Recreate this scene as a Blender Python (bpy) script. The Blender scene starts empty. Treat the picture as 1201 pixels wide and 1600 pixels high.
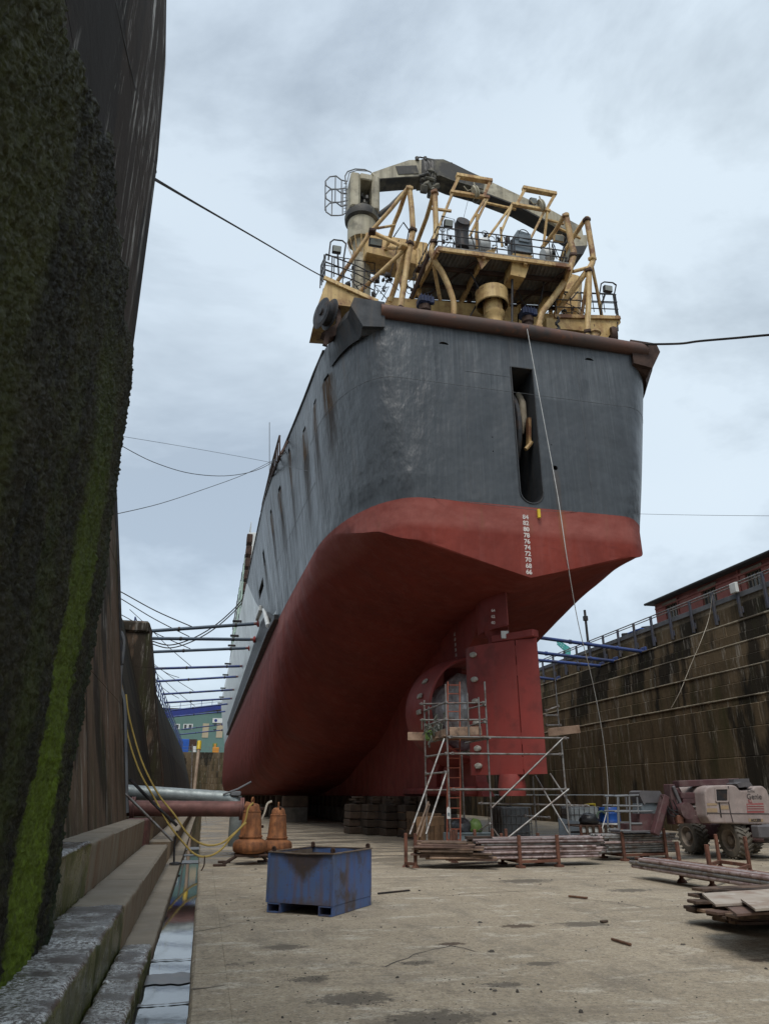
import bpy, bmesh, math, random
from mathutils import Vector, Matrix, noise as mnoise
R = math.radians
random.seed(7)
SC = bpy.context.scene
COL = SC.collection

# ------------------------------------------------------------------ camera
FPX, EYE = 1110.0, 1.55
PITCH, YAW = math.atan(442 / FPX), math.atan(283.5 / math.hypot(442, FPX))
cam_data = bpy.data.cameras.new('camera')
cam_data.sensor_fit = 'VERTICAL'
cam_data.sensor_height = 24.0
cam_data.lens = 24.0 * FPX / 1600.0
cam_data.clip_start = 0.05
cam_data.clip_end = 3000
cam = bpy.data.objects.new('camera', cam_data)
cam.location = (0, 0, EYE)
cam.rotation_euler = (R(90) + PITCH, 0, -YAW)
COL.objects.link(cam)
SC.camera = cam

# ------------------------------------------------------------------ light
SUN_EL, SUN_AZ = 60.0, 202.0          # compass degrees from +Y, clockwise
world = bpy.data.worlds.new('World')
SC.world = world
world.use_nodes = True
wn, wl = world.node_tree.nodes, world.node_tree.links
wn.clear()
w_out = wn.new('ShaderNodeOutputWorld')
w_bg = wn.new('ShaderNodeBackground')
w_bg.inputs['Strength'].default_value = 0.15
w_sky = wn.new('ShaderNodeTexSky')
w_sky.sky_type = 'NISHITA'
w_sky.sun_disc = False
w_sky.sun_elevation = R(SUN_EL)
w_sky.sun_rotation = R(SUN_AZ)
w_sky.air_density = 1.0
w_sky.dust_density = 3.0
w_tc = wn.new('ShaderNodeTexCoord')
w_map = wn.new('ShaderNodeMapping')
w_map.inputs['Scale'].default_value = (1.0, 1.0, 1.7)
w_map.inputs['Location'].default_value = (3.1, 1.7, 0.4)
w_n1 = wn.new('ShaderNodeTexNoise')
w_n1.inputs['Scale'].default_value = 1.8
w_n1.inputs['Detail'].default_value = 7
w_n1.inputs['Roughness'].default_value = 0.6
w_n1.inputs['Distortion'].default_value = 0.25
w_r1 = wn.new('ShaderNodeValToRGB')           # cloud thickness -> cloud colour
cr = w_r1.color_ramp
cr.elements[0].position, cr.elements[0].color = 0.40, (2.6, 3.05, 3.45, 1)
cr.elements[1].position, cr.elements[1].color = 0.56, (3.95, 4.55, 5.05, 1)
w_n2 = wn.new('ShaderNodeTexNoise')
w_n2.inputs['Scale'].default_value = 0.9
w_n2.inputs['Detail'].default_value = 3
w_r2 = wn.new('ShaderNodeValToRGB')           # how much blue sky thins through
w_r2.color_ramp.elements[0].position, w_r2.color_ramp.elements[0].color = 0.35, (0.74, 0.74, 0.74, 1)
w_r2.color_ramp.elements[1].position, w_r2.color_ramp.elements[1].color = 0.65, (0.96, 0.96, 0.96, 1)
w_mix = wn.new('ShaderNodeMix')
w_mix.data_type = 'RGBA'
wl.new(w_tc.outputs['Generated'], w_map.inputs['Vector'])
wl.new(w_map.outputs['Vector'], w_n1.inputs['Vector'])
wl.new(w_map.outputs['Vector'], w_n2.inputs['Vector'])
wl.new(w_n1.outputs['Fac'], w_r1.inputs['Fac'])
wl.new(w_n2.outputs['Fac'], w_r2.inputs['Fac'])
wl.new(w_r2.outputs['Color'], w_mix.inputs[0])
wl.new(w_sky.outputs['Color'], w_mix.inputs[6])
wl.new(w_r1.outputs['Color'], w_mix.inputs[7])
wl.new(w_mix.outputs[2], w_bg.inputs['Color'])
wl.new(w_bg.outputs['Background'], w_out.inputs['Surface'])

sun_data = bpy.data.lights.new('sun', 'SUN')
sun_data.energy = 1.5
sun_data.angle = R(25)
sun_data.color = (1.0, 0.965, 0.91)
sun = bpy.data.objects.new('sun', sun_data)
sun.location = (0, 0, 60)
_az, _el = R(SUN_AZ), R(SUN_EL)
_d = Vector((math.sin(_az) * math.cos(_el), math.cos(_az) * math.cos(_el), math.sin(_el)))
sun.rotation_euler = _d.to_track_quat('Z', 'Y').to_euler()
COL.objects.link(sun)

vs = SC.view_settings
vs.view_transform = 'Standard'
vs.look = 'None'
vs.exposure = 0.36
vs.gamma = 1.0
vs.use_curve_mapping = False

# ------------------------------------------------------------------ geometry helpers
_cp, _sp, _cy, _sy = math.cos(PITCH), math.sin(PITCH), math.cos(YAW), math.sin(YAW)

def at(u, v, x=None, y=None, z=None):
    """the point of a real plane (x=, y= or z=) seen at photo pixel (u, v)"""
    U = (800 - v) * _cp + FPX * _sp
    F = FPX * _cp - (800 - v) * _sp
    L = u - 600.5
    r = (F * _sy + L * _cy, F * _cy - L * _sy, U)
    if x is not None: t = x / r[0]
    elif y is not None: t = y / r[1]
    else: t = (z - EYE) / r[2]
    return Vector((t * r[0], t * r[1], EYE + t * r[2]))

class MB:
    def __init__(s): s.v = []; s.f = []
    def add(s, vs_, fs):
        b = len(s.v); s.v += [tuple(q) for q in vs_]
        s.f += [tuple(i + b for i in q) for q in fs]
        return s
    def box(s, c, d, rz=0.0, m=None):
        """chamfer-free box: centre, size, turn about Z (or a full matrix)"""
        hx, hy, hz = d[0] / 2, d[1] / 2, d[2] / 2
        M = m if m is not None else Matrix.Translation(c) @ Matrix.Rotation(rz, 4, 'Z')
        p = [M @ Vector((sx * hx, sy * hy, sz * hz)) for sz in (-1, 1) for sx, sy in ((-1, -1), (1, -1), (1, 1), (-1, 1))]
        return s.add(p, [(3, 2, 1, 0), (4, 5, 6, 7), (0, 1, 5, 4), (1, 2, 6, 5), (2, 3, 7, 6), (3, 0, 4, 7)])
    def cbox(s, c, d, ch=0.02, rz=0.0, m=None):
        """box with chamfered edges: 24 verts"""
        h = (d[0] / 2, d[1] / 2, d[2] / 2)
        ch = min(ch, min(h) * 0.9)
        M = m if m is not None else Matrix.Translation(c) @ Matrix.Rotation(rz, 4, 'Z')
        idx, vs_ = {}, []
        for sx in (-1, 1):
            for sy in (-1, 1):
                for sz in (-1, 1):
                    for ax in range(3):
                        p = [sx * (h[0] - ch), sy * (h[1] - ch), sz * (h[2] - ch)]
                        p[ax] = (sx, sy, sz)[ax] * h[ax]
                        idx[(sx, sy, sz, ax)] = len(vs_); vs_.append(M @ Vector(p))
        fs = []
        for ax in range(3):
            a1, a2 = (ax + 1) % 3, (ax + 2) % 3
            for sg in (-1, 1):
                q = []
                for t1, t2 in ((-1, -1), (1, -1), (1, 1), (-1, 1)):
                    k = [0, 0, 0]; k[ax] = sg; k[a1] = t1; k[a2] = t2
                    q.append(idx[(k[0], k[1], k[2], ax)])
                fs.append(q if sg > 0 else q[::-1])
        for ax in range(3):      # edges parallel to ax
            a1, a2 = (ax + 1) % 3, (ax + 2) % 3
            for t1 in (-1, 1):
                for t2 in (-1, 1):
                    def K(sg, which):
                        k = [0, 0, 0]; k[ax] = sg; k[a1] = t1; k[a2] = t2
                        return idx[(k[0], k[1], k[2], which)]
                    q = [K(-1, a1), K(1, a1), K(1, a2), K(-1, a2)]
                    fs.append(q if t1 * t2 < 0 else q[::-1])
        for sx in (-1, 1):
            for sy in (-1, 1):
                for sz in (-1, 1):
                    q = [idx[(sx, sy, sz, k)] for k in range(3)]
                    fs.append(q if sx * sy * sz > 0 else q[::-1])
        return s.add(vs_, fs)
    def bar(s, a, b, w, h=None, up=(0, 0, 1), ch=0.0):
        """rectangular bar from a to b"""
        a, b = Vector(a), Vector(b); h = h or w
        d = (b - a); L = d.length; d.normalize()
        u = Vector(up)
        if abs(d.dot(u)) > 0.98: u = Vector((0, 1, 0))
        x = u.cross(d).normalized(); zz = d.cross(x)
        M = Matrix((x, d, zz)).transposed().to_4x4(); M.translation = (a + b) / 2
        return s.cbox(None, (w, L, h), ch, m=M) if ch else s.box(None, (w, L, h), m=M)
    def tube(s, pts, r, n=8, cap=True, r2=None):
        pts = [Vector(p) for p in pts]
        # drop repeated points
        q = [pts[0]]
        for p in pts[1:]:
            if (p - q[-1]).length > 1e-5: q.append(p)
        pts = q; k = len(pts)
        tg = []
        for i in range(k):
            a = pts[max(i - 1, 0)]; b = pts[min(i + 1, k - 1)]
            if 0 < i < k - 1: t = (pts[i] - a).normalized() + (b - pts[i]).normalized()
            else: t = b - a
            if t.length < 1e-6: t = b - pts[i]
            tg.append(t.normalized())
        n0 = Vector((0, 0, 1)) if abs(tg[0].z) < 0.9 else Vector((1, 0, 0))
        n0 = (n0 - tg[0] * n0.dot(tg[0])).normalized()
        vs_ = []
        for i in range(k):
            n0 = n0 - tg[i] * n0.dot(tg[i]); n0.normalize()
            b0 = tg[i].cross(n0)
            st = 1.0
            if 0 < i < k - 1:
                st = 1 / max(0.5, math.cos((pts[i] - pts[i - 1]).angle(pts[i + 1] - pts[i]) / 2))
            rr = (r if r2 is None else r + (r2 - r) * i / (k - 1))
            for j in range(n):
                a = 2 * math.pi * j / n
                vs_.append(pts[i] + (n0 * math.cos(a) + b0 * math.sin(a)) * rr * (st if st < 1.3 else 1.3))
        fs = [(i * n + j, i * n + (j + 1) % n, (i + 1) * n + (j + 1) % n, (i + 1) * n + j) for i in range(k - 1) for j in range(n)]
        if cap: fs += [tuple(range(n - 1, -1, -1)), tuple((k - 1) * n + j for j in range(n))]
        return s.add(vs_, fs)
    def lathe(s, prof, c=(0, 0, 0), n=16, m=None, cap=True):
        M = m if m is not None else Matrix.Translation(c)
        vs_ = []; k = len(prof)
        for r, z in prof:
            for j in range(n):
                a = 2 * math.pi * j / n
                vs_.append(M @ Vector((r * math.cos(a), r * math.sin(a), z)))
        fs = [(i * n + j, i * n + (j + 1) % n, (i + 1) * n + (j + 1) % n, (i + 1) * n + j) for i in range(k - 1) for j in range(n)]
        if cap: fs += [tuple(range(n - 1, -1, -1)), tuple((k - 1) * n + j for j in range(n))]
        return s.add(vs_, fs)
    def prism(s, poly, off):
        """polygon (3D points) swept by vector off"""
        off = Vector(off); p = [Vector(q) for q in poly]; k = len(p)
        nrm = Vector((0, 0, 0))
        for i in range(k): nrm += p[i].cross(p[(i + 1) % k])
        if nrm.dot(off) > 0: p = p[::-1]
        return s.add(p + [q + off for q in p], [tuple(range(k)), tuple(range(2 * k - 1, k - 1, -1))] + [((i + 1) % k, i, k + i, k + (i + 1) % k) for i in range(k)])
    def quad(s, a, b, c, d): return s.add([a, b, c, d], [(0, 1, 2, 3)])
    def mesh(s, name, mat, smooth=None):
        me = bpy.data.meshes.new(name)
        me.from_pydata([tuple(q) for q in s.v], [], s.f)
        if mat: me.materials.append(mat)
        if smooth:
            me.polygons.foreach_set('use_smooth', [True] * len(me.polygons))
            me.set_sharp_from_angle(angle=R(smooth))
        me.update()
        return me

def tag(o, label=None, cat=None, group=None, kind=None):
    if label: o['label'] = label
    if cat: o['category'] = cat
    if group: o['group'] = group
    if kind: o['kind'] = kind
    return o

def thing(name, label, cat, loc=(0, 0, 0), rz=0.0, group=None):
    o = bpy.data.objects.new(name, None)
    o.empty_display_size = 0.2
    o.location = loc; o.rotation_euler = (0, 0, rz)
    COL.objects.link(o)
    return tag(o, label, cat, group)

def link(name, me, parent=None, world=True):
    """world=True: the mesh is in world coordinates although its parent stands elsewhere"""
    o = bpy.data.objects.new(name, me)
    COL.objects.link(o)
    if parent is not None:
        o.parent = parent
        if world:
            off = Vector((0, 0, 0)); p = parent
            while p is not None: off += p.location; p = p.parent
            o.location = -off
    return o

def part(name, mb, mat, parent=None, smooth=None, world=True, kind=None, label=None):
    o = link(name, mb.mesh(name, mat, smooth), parent, world)
    if kind: o['kind'] = kind
    if label: o['label'] = label
    return o

def rough_stone(name, c, d, mat, parent, ch=0.03, cut=0.09, amp=0.012, seed=0):
    """a worn block: bevelled, cut up and pushed about by noise, edges chipped most"""
    bm = bmesh.new(); bmesh.ops.create_cube(bm, size=1.0)
    bmesh.ops.scale(bm, vec=d, verts=bm.verts)
    bmesh.ops.bevel(bm, geom=list(bm.edges), offset=ch, segments=3, profile=0.6, affect='EDGES')
    for ax in range(3):
        n = int(d[ax] / cut)
        for k in range(1, n):
            co = Vector((0, 0, 0)); co[ax] = -d[ax] / 2 + d[ax] * k / n; no = Vector((0, 0, 0)); no[ax] = 1
            bmesh.ops.bisect_plane(bm, geom=list(bm.verts) + list(bm.edges) + list(bm.faces), plane_co=co, plane_no=no)
    for v in bm.verts:
        p = v.co + Vector(c)
        e = sum(1 for q in range(3) if abs(v.co[q]) > d[q] / 2 - ch * 1.6)
        f = amp * (0.6 + 0.6 * (e >= 2))
        nv = Vector((mnoise.noise(p * 5 + Vector((seed, 0, 0))), mnoise.noise(p * 5 + Vector((0, seed + 9, 0))), mnoise.noise(p * 5 + Vector((0, 0, seed + 4)))))
        v.co += nv * f + Vector((mnoise.noise(p * 17), mnoise.noise(p * 17 + Vector((7, 0, 0))), mnoise.noise(p * 17 + Vector((0, 7, 0))))) * f * .45
    bmesh.ops.translate(bm, vec=c, verts=bm.verts)
    me = bpy.data.meshes.new(name); bm.to_mesh(me); bm.free(); me.materials.append(mat)
    me.polygons.foreach_set('use_smooth', [True] * len(me.polygons)); me.set_sharp_from_angle(angle=R(50))
    return link(name, me, parent)

def copy_tree(o, parent=None):
    c = o.copy(); COL.objects.link(c)
    if parent is not None: c.parent = parent
    for ch in list(o.children): copy_tree(ch, c)
    return c

# ------------------------------------------------------------------ materials
def new_mat(name):
    m = bpy.data.materials.new(name); m.use_nodes = True
    nt = m.node_tree; nt.nodes.clear()
    out = nt.nodes.new('ShaderNodeOutputMaterial'); b = nt.nodes.new('ShaderNodeBsdfPrincipled')
    nt.links.new(b.outputs['BSDF'], out.inputs['Surface'])
    return m, nt, b

class NT:
    """small node helper"""
    def __init__(s, nt): s.nt = nt; s.n = nt.nodes; s.l = nt.links; s._c = None
    def coord(s):
        if s._c is None: s._c = s.n.new('ShaderNodeTexCoord')
        return s._c.outputs['Object']
    def sep(s):
        q = s.n.new('ShaderNodeSeparateXYZ'); s.l.new(s.coord(), q.inputs[0]); return q
    def noise(s, scale, stretch=(1, 1, 1), detail=5, rough=0.55, off=(0, 0, 0), dist=0.0):
        mp = s.n.new('ShaderNodeMapping'); mp.inputs['Scale'].default_value = stretch; mp.inputs['Location'].default_value = off
        t = s.n.new('ShaderNodeTexNoise'); t.inputs['Scale'].default_value = scale; t.inputs['Detail'].default_value = detail
        t.inputs['Roughness'].default_value = rough; t.inputs['Distortion'].default_value = dist
        s.l.new(s.coord(), mp.inputs['Vector']); s.l.new(mp.outputs[0], t.inputs['Vector'])
        return t.outputs['Fac']
    def ramp(s, fac, a, b, c0=0.0, c1=1.0):
        r = s.n.new('ShaderNodeMapRange'); r.inputs['From Min'].default_value = a; r.inputs['From Max'].default_value = b
        r.inputs['To Min'].default_value = c0; r.inputs['To Max'].default_value = c1
        s.l.new(fac, r.inputs['Value']); return r.outputs[0]
    def math(s, op, a, b=None):
        m = s.n.new('ShaderNodeMath'); m.operation = op
        for i, q in enumerate((a, b)):
            if q is None: continue
            if isinstance(q, (int, float)): m.inputs[i].default_value = q
            else: s.l.new(q, m.inputs[i])
        return m.outputs[0]
    def mix(s, fac, a, b):
        m = s.n.new('ShaderNodeMix'); m.data_type = 'RGBA'
        if isinstance(fac, (int, float)): m.inputs[0].default_value = fac
        else: s.l.new(fac, m.inputs[0])
        for i, q in ((6, a), (7, b)):
            if isinstance(q, tuple): m.inputs[i].default_value = (q[0], q[1], q[2], 1)
            else: s.l.new(q, m.inputs[i])
        return m.outputs[2]
    def bump(s, h, strength, dist=0.02, prev=None):
        b = s.n.new('ShaderNodeBump'); b.inputs['Strength'].default_value = strength; b.inputs['Distance'].default_value = dist
        s.l.new(h, b.inputs['Height'])
        if prev is not None: s.l.new(prev, b.inputs['Normal'])
        return b.outputs[0]
    def info(s):
        return s.n.new('ShaderNodeObjectInfo').outputs['Random']

def pm(name, c1, c2=None, scale=2.0, rough=0.75, metal=0.0, bump=0.15, bscale=18.0, streak=None, stain=None, spot=None, rvar=0.15, spec=0.4, hue=0.0):
    """weathered surface: two tones in a noise, vertical streaks (colour, amount, scale), blotchy stains and small spots"""
    m, nt, b = new_mat(name); k = NT(nt)
    c2 = c2 or tuple(q * 0.6 for q in c1)
    n1 = k.noise(scale, detail=8, rough=0.62)
    col = k.mix(k.ramp(n1, 0.32, 0.68), c1, c2)
    if streak:
        sc, amt, ss = streak
        f = k.ramp(k.noise(ss, (1, 1, 0.06), 5, 0.6, (3, 1, 2)), 0.47, 0.7, 0, amt)
        col = k.mix(f, col, sc)
    if stain:
        sc, amt, ss = stain
        f = k.ramp(k.noise(ss, detail=9, rough=0.68, off=(9, 4, 7)), 0.5, 0.62, 0, amt)
        col = k.mix(f, col, sc)
    if spot:
        sc, amt, ss = spot
        f = k.ramp(k.noise(ss, detail=3, rough=0.5, off=(5, 5, 1)), 0.63, 0.7, 0, amt)
        col = k.mix(f, col, sc)
    if hue:
        inf = k.info()
        dk = k.mix(inf, (1 - hue, 1 - hue, 1 - hue), (1 + hue, 1 + hue * 0.95, 1 + hue * 0.9))
        mm = k.n.new('ShaderNodeMix'); mm.data_type = 'RGBA'; mm.blend_type = 'MULTIPLY'; mm.inputs[0].default_value = 1
        k.l.new(col, mm.inputs[6]); k.l.new(dk, mm.inputs[7]); col = mm.outputs[2]
    k.l.new(col, b.inputs['Base Color'])
    b.inputs['Metallic'].default_value = metal
    b.inputs['Specular IOR Level'].default_value = spec
    k.l.new(k.ramp(n1, 0.25, 0.75, max(0.05, rough - rvar), min(1, rough + rvar)), b.inputs['Roughness'])
    if bump:
        nb = k.bump(k.noise(bscale, detail=8, rough=0.65), bump, 0.03)
        k.l.new(nb, b.inputs['Normal'])
    return m

M = {}
M['galv'] = pm('galvanised_tube', (0.33, 0.33, 0.32), (0.2, 0.19, 0.18), 6, 0.5, 0.55, 0.05, 60, stain=((0.13, 0.07, 0.045), 0.7, 5), hue=0.25)
M['tube_pink'] = pm('rusty_scaffold_tube', (0.40, 0.34, 0.335), (0.24, 0.17, 0.16), 3, 0.6, 0.35, 0.06, 60, stain=((0.11, 0.05, 0.035), 0.8, 4), spot=((0.62, 0.6, 0.58), 0.8, 9), hue=0.4)
M['rust_post'] = pm('rusty_post', (0.20, 0.085, 0.055), (0.10, 0.045, 0.03), 5, 0.85, 0.1, 0.2, 40, stain=((0.05, 0.03, 0.025), 0.6, 4), hue=0.2)
M['plank'] = pm('scaffold_plank', (0.30, 0.21, 0.15), (0.17, 0.11, 0.075), 3, 0.85, 0, 0.2, 30, stain=((0.07, 0.05, 0.04), 0.8, 2.5), hue=0.45)
M['plank_dark'] = pm('wet_plank', (0.13, 0.085, 0.06), (0.06, 0.04, 0.03), 3, 0.8, 0, 0.25, 30, stain=((0.03, 0.022, 0.018), 0.8, 2.5), hue=0.45)
M['ply'] = pm('weathered_plywood', (0.42, 0.37, 0.315), (0.33, 0.275, 0.225), 2.2, 0.8, 0, 0.1, 50, stain=((0.22, 0.14, 0.10), 0.6, 2.0), spot=((0.55, 0.52, 0.47), 0.5, 5))
M['ply_red'] = pm('reddish_plywood', (0.20, 0.125, 0.095), (0.12, 0.075, 0.06), 2.2, 0.75, 0, 0.1, 50, stain=((0.06, 0.04, 0.035), 0.6, 2.5))
M['blue_bin'] = pm('scuffed_blue_paint', (0.065, 0.14, 0.37), (0.115, 0.15, 0.235), 3.0, 0.5, 0.1, 0.12, 40, streak=((0.15, 0.085, 0.05), 0.7, 7), stain=((0.085, 0.06, 0.045), 0.85, 2.3), spot=((0.03, 0.09, 0.40), 0.8, 2.0))
M['bin_in'] = pm('rusty_bin_inside', (0.20, 0.16, 0.125), (0.11, 0.07, 0.045), 5, 0.85, 0.1, 0.2, 40)
M['orange_rust'] = pm('orange_rusted_iron', (0.36, 0.15, 0.058), (0.20, 0.078, 0.034), 5, 0.8, 0.15, 0.25, 30, streak=((0.075, 0.033, 0.018), 0.7, 9), stain=((0.11, 0.05, 0.028), 0.7, 6), hue=0.12)
M['red_pipe'] = pm('red_oxide_pipe', (0.20, 0.082, 0.068), (0.12, 0.055, 0.047), 3, 0.6, 0.1, 0.1, 40, stain=((0.07, 0.04, 0.035), 0.6, 3))
M['grey_pipe'] = pm('galvanised_pipe', (0.33, 0.37, 0.36), (0.24, 0.27, 0.27), 5, 0.5, 0.4, 0.05, 60, stain=((0.42, 0.45, 0.45), 0.6, 9))
M['hose_yellow'] = pm('yellow_hose', (0.45, 0.33, 0.09), (0.30, 0.21, 0.06), 4, 0.55, 0, 0.0)
M['hose_white'] = pm('white_hose', (0.55, 0.5, 0.42), (0.4, 0.35, 0.28), 4, 0.6, 0, 0.0)
M['rope_dark'] = pm('dark_rope', (0.035, 0.03, 0.026), (0.02, 0.018, 0.016), 8, 0.9, 0, 0.3, 90)
M['rope_white'] = pm('white_rope', (0.6, 0.6, 0.58), (0.45, 0.44, 0.42), 8, 0.8, 0, 0.0)
M['wire'] = pm('thin_grey_wire', (0.12, 0.13, 0.14), (0.08, 0.085, 0.09), 8, 0.6, 0.2, 0.0)
M['cream'] = pm('cream_yellow_paint', (0.60, 0.42, 0.175), (0.42, 0.27, 0.10), 1.3, 0.55, 0, 0.08, 30, streak=((0.20, 0.10, 0.04), 0.6, 5), stain=((0.24, 0.115, 0.045), 0.75, 1.9), spot=((0.10, 0.045, 0.022), 0.85, 5), hue=0.1)
M['cream_rust'] = pm('rusting_cream_paint', (0.62, 0.455, 0.21), (0.42, 0.255, 0.10), 1.3, 0.6, 0, 0.1, 30, streak=((0.22, 0.095, 0.04), 0.6, 9), stain=((0.16, 0.065, 0.03), 0.95, 1.0), spot=((0.12, 0.05, 0.025), 0.8, 13), hue=0.15)
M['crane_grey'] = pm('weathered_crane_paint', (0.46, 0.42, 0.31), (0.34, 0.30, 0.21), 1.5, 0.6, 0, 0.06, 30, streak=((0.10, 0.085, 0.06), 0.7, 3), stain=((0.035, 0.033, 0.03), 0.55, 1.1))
M['crane_dark'] = pm('sooty_shaded_crane_paint', (0.022, 0.021, 0.02), (0.045, 0.042, 0.036), 1.5, 0.6, 0, 0.08, 30, stain=((0.2, 0.18, 0.12), 0.5, 1.2))  # soot; below the boom this dark colour also stands in for shade
M['grating'] = pm('dark_deck_grating', (0.24, 0.23, 0.215), (0.13, 0.125, 0.12), 3, 0.7, 0.2, 0.1, 30, stain=((0.13, 0.07, 0.035), 0.5, 2))
M['black_steel'] = pm('black_steel', (0.03, 0.03, 0.032), (0.018, 0.018, 0.02), 5, 0.55, 0.2, 0.08, 30, stain=((0.09, 0.05, 0.03), 0.4, 4))
M['dark_rust'] = pm('dark_rusted_steel', (0.075, 0.04, 0.026), (0.036, 0.022, 0.018), 4, 0.8, 0.15, 0.15, 30)
M['roller'] = pm('rusty_stern_tube', (0.135, 0.06, 0.04), (0.085, 0.06, 0.05), 0.7, 0.55, 0.2, 0.1, 25, stain=((0.05, 0.046, 0.044), 0.8, 0.9), spot=((0.2, 0.08, 0.04), 0.6, 3))
M['grey_box'] = pm('grey_painted_box', (0.16, 0.19, 0.21), (0.12, 0.14, 0.155), 3, 0.5, 0.1, 0.05, 30)
M['blue_motor'] = pm('dark_blue_motor', (0.012, 0.022, 0.075), (0.01, 0.014, 0.03), 4, 0.5, 0.1, 0.1, 30)
M['lamp_glass'] = pm('floodlight_glass', (0.30, 0.31, 0.27), (0.2, 0.21, 0.19), 6, 0.3, 0, 0.0)
M['white'] = pm('dirty_white_paint', (0.70, 0.71, 0.69), (0.52, 0.53, 0.51), 2, 0.6, 0, 0.03, 30, streak=((0.3, 0.27, 0.22), 0.4, 3))
M['mark'] = pm('white_mark_paint', (0.72, 0.68, 0.64), (0.5, 0.42, 0.39), 6, 0.7, 0, 0.0)
M['anode'] = pm('zinc_anode', (0.46, 0.43, 0.37), (0.32, 0.30, 0.26), 6, 0.65, 0.1, 0.15, 30)
M['plastic_wrap'] = pm('crumpled_plastic_wrap', (0.85, 0.87, 0.88), (0.40, 0.42, 0.43), 4.0, 0.2, 0.2, 0.9, 9, streak=((0.06, 0.06, 0.065), 0.7, 7), rvar=0.1, spec=0.7)
M['rubber'] = pm('muddy_tyre_rubber', (0.15, 0.135, 0.11), (0.075, 0.068, 0.058), 5, 0.9, 0, 0.2, 40, stain=((0.17, 0.145, 0.11), 0.7, 4))
M['rim'] = pm('muddy_rim', (0.30, 0.25, 0.20), (0.18, 0.15, 0.125), 5, 0.85, 0.1, 0.1, 30)
M['lift_pink'] = pm('dusty_lift_cowl', (0.34, 0.285, 0.262), (0.26, 0.212, 0.195), 2.4, 0.7, 0, 0.05, 30, streak=((0.22, 0.15, 0.14), 0.5, 5), stain=((0.42, 0.33, 0.30), 0.5, 3))
M['lift_red'] = pm('dark_red_lift_arm', (0.105, 0.045, 0.048), (0.065, 0.035, 0.036), 3, 0.65, 0.05, 0.08, 30, stain=((0.13, 0.09, 0.085), 0.7, 3))
M['lift_grey'] = pm('grey_basket_steel', (0.13, 0.125, 0.13), (0.085, 0.08, 0.085), 3, 0.65, 0.1, 0.08, 30)
M['decal_red'] = pm('faded_red_decal', (0.33, 0.085, 0.085), (0.27, 0.10, 0.095), 5, 0.6, 0, 0.0)
M['decal_yellow'] = pm('faded_yellow_decal', (0.36, 0.26, 0.15), (0.28, 0.2, 0.13), 9, 0.6, 0, 0.0)
M['print_dark'] = pm('dark_print', (0.07, 0.055, 0.055), (0.05, 0.045, 0.045), 9, 0.7, 0, 0.0)
M['blue_strut'] = pm('blue_painted_strut', (0.035, 0.068, 0.235), (0.04, 0.06, 0.15), 2.0, 0.5, 0.1, 0.05, 30, stain=((0.06, 0.055, 0.06), 0.6, 1.5), hue=0.2)
M['slate_strut'] = pm('grey_blue_strut', (0.05, 0.085, 0.13), (0.06, 0.075, 0.095), 2.0, 0.5, 0.1, 0.05, 30, hue=0.1)
M['red_pad'] = pm('red_strut_pad', (0.33, 0.035, 0.03), (0.2, 0.03, 0.025), 4, 0.6, 0, 0.05, 30)
M['rail_grey'] = pm('grey_blue_rail', (0.18, 0.19, 0.20), (0.115, 0.12, 0.13), 1.6, 0.6, 0.1, 0.05, 30, stain=((0.2, 0.2, 0.2), 0.5, 2), hue=0.1)
M['rail_blue'] = pm('dark_blue_post', (0.075, 0.085, 0.13), (0.075, 0.076, 0.082), 2, 0.6, 0.1, 0.08, 30, stain=((0.09, 0.075, 0.06), 0.7, 3), hue=0.15)
M['block_wood'] = pm('brown_block_timber', (0.085, 0.055, 0.036), (0.05, 0.034, 0.024), 3, 0.85, 0, 0.25, 25, stain=((0.04, 0.03, 0.022), 0.6, 2.5), hue=0.3)
M['barrier'] = pm('tan_barrier_plastic', (0.27, 0.16, 0.085), (0.17, 0.10, 0.055), 3, 0.75, 0, 0.08, 25, stain=((0.07, 0.045, 0.03), 0.6, 3), hue=0.25)
M['block_conc'] = pm('keel_block_concrete', (0.14, 0.125, 0.105), (0.08, 0.07, 0.06), 3, 0.9, 0, 0.25, 25, hue=0.15)
M['ibc_white'] = pm('ibc_plastic', (0.62, 0.64, 0.62), (0.5, 0.52, 0.5), 2, 0.5, 0, 0.03, 20, stain=((0.3, 0.29, 0.26), 0.4, 2))
M['ibc_grey'] = pm('dirty_ibc_plastic', (0.20, 0.20, 0.195), (0.12, 0.12, 0.118), 2, 0.55, 0, 0.05, 20)
M['drum_blue'] = pm('blue_drum_plastic', (0.015, 0.085, 0.36), (0.012, 0.06, 0.25), 3, 0.4, 0, 0.02, 20)
M['foil'] = pm('silver_foil', (0.40, 0.45, 0.49), (0.25, 0.28, 0.31), 5, 0.35, 0.4, 0.4, 12)
M['bag_black'] = pm('black_rubbish_bag', (0.018, 0.018, 0.02), (0.03, 0.03, 0.032), 6, 0.35, 0, 0.4, 14)
M['bag_green'] = pm('green_bag', (0.13, 0.21, 0.05), (0.08, 0.13, 0.035), 6, 0.5, 0, 0.3, 14)
M['hivis'] = pm('tangled_cords', (0.14, 0.15, 0.12), (0.04, 0.045, 0.035), 9, 0.7, 0, 0.3, 20)
M['skip_grey'] = pm('pale_blue_grey_tub', (0.21, 0.26, 0.285), (0.15, 0.185, 0.20), 3, 0.6, 0, 0.05, 20)
M['ladder_red'] = pm('red_ladder', (0.36, 0.095, 0.05), (0.22, 0.065, 0.04), 4, 0.65, 0.1, 0.05, 30)
M['yellow'] = pm('bright_yellow_paint', (0.72, 0.52, 0.03), (0.6, 0.42, 0.03), 3, 0.5, 0, 0.02, 20)
M['orange_pl'] = pm('orange_plastic', (0.6, 0.25, 0.03), (0.5, 0.2, 0.03), 3, 0.5, 0, 0.02, 20)
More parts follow.
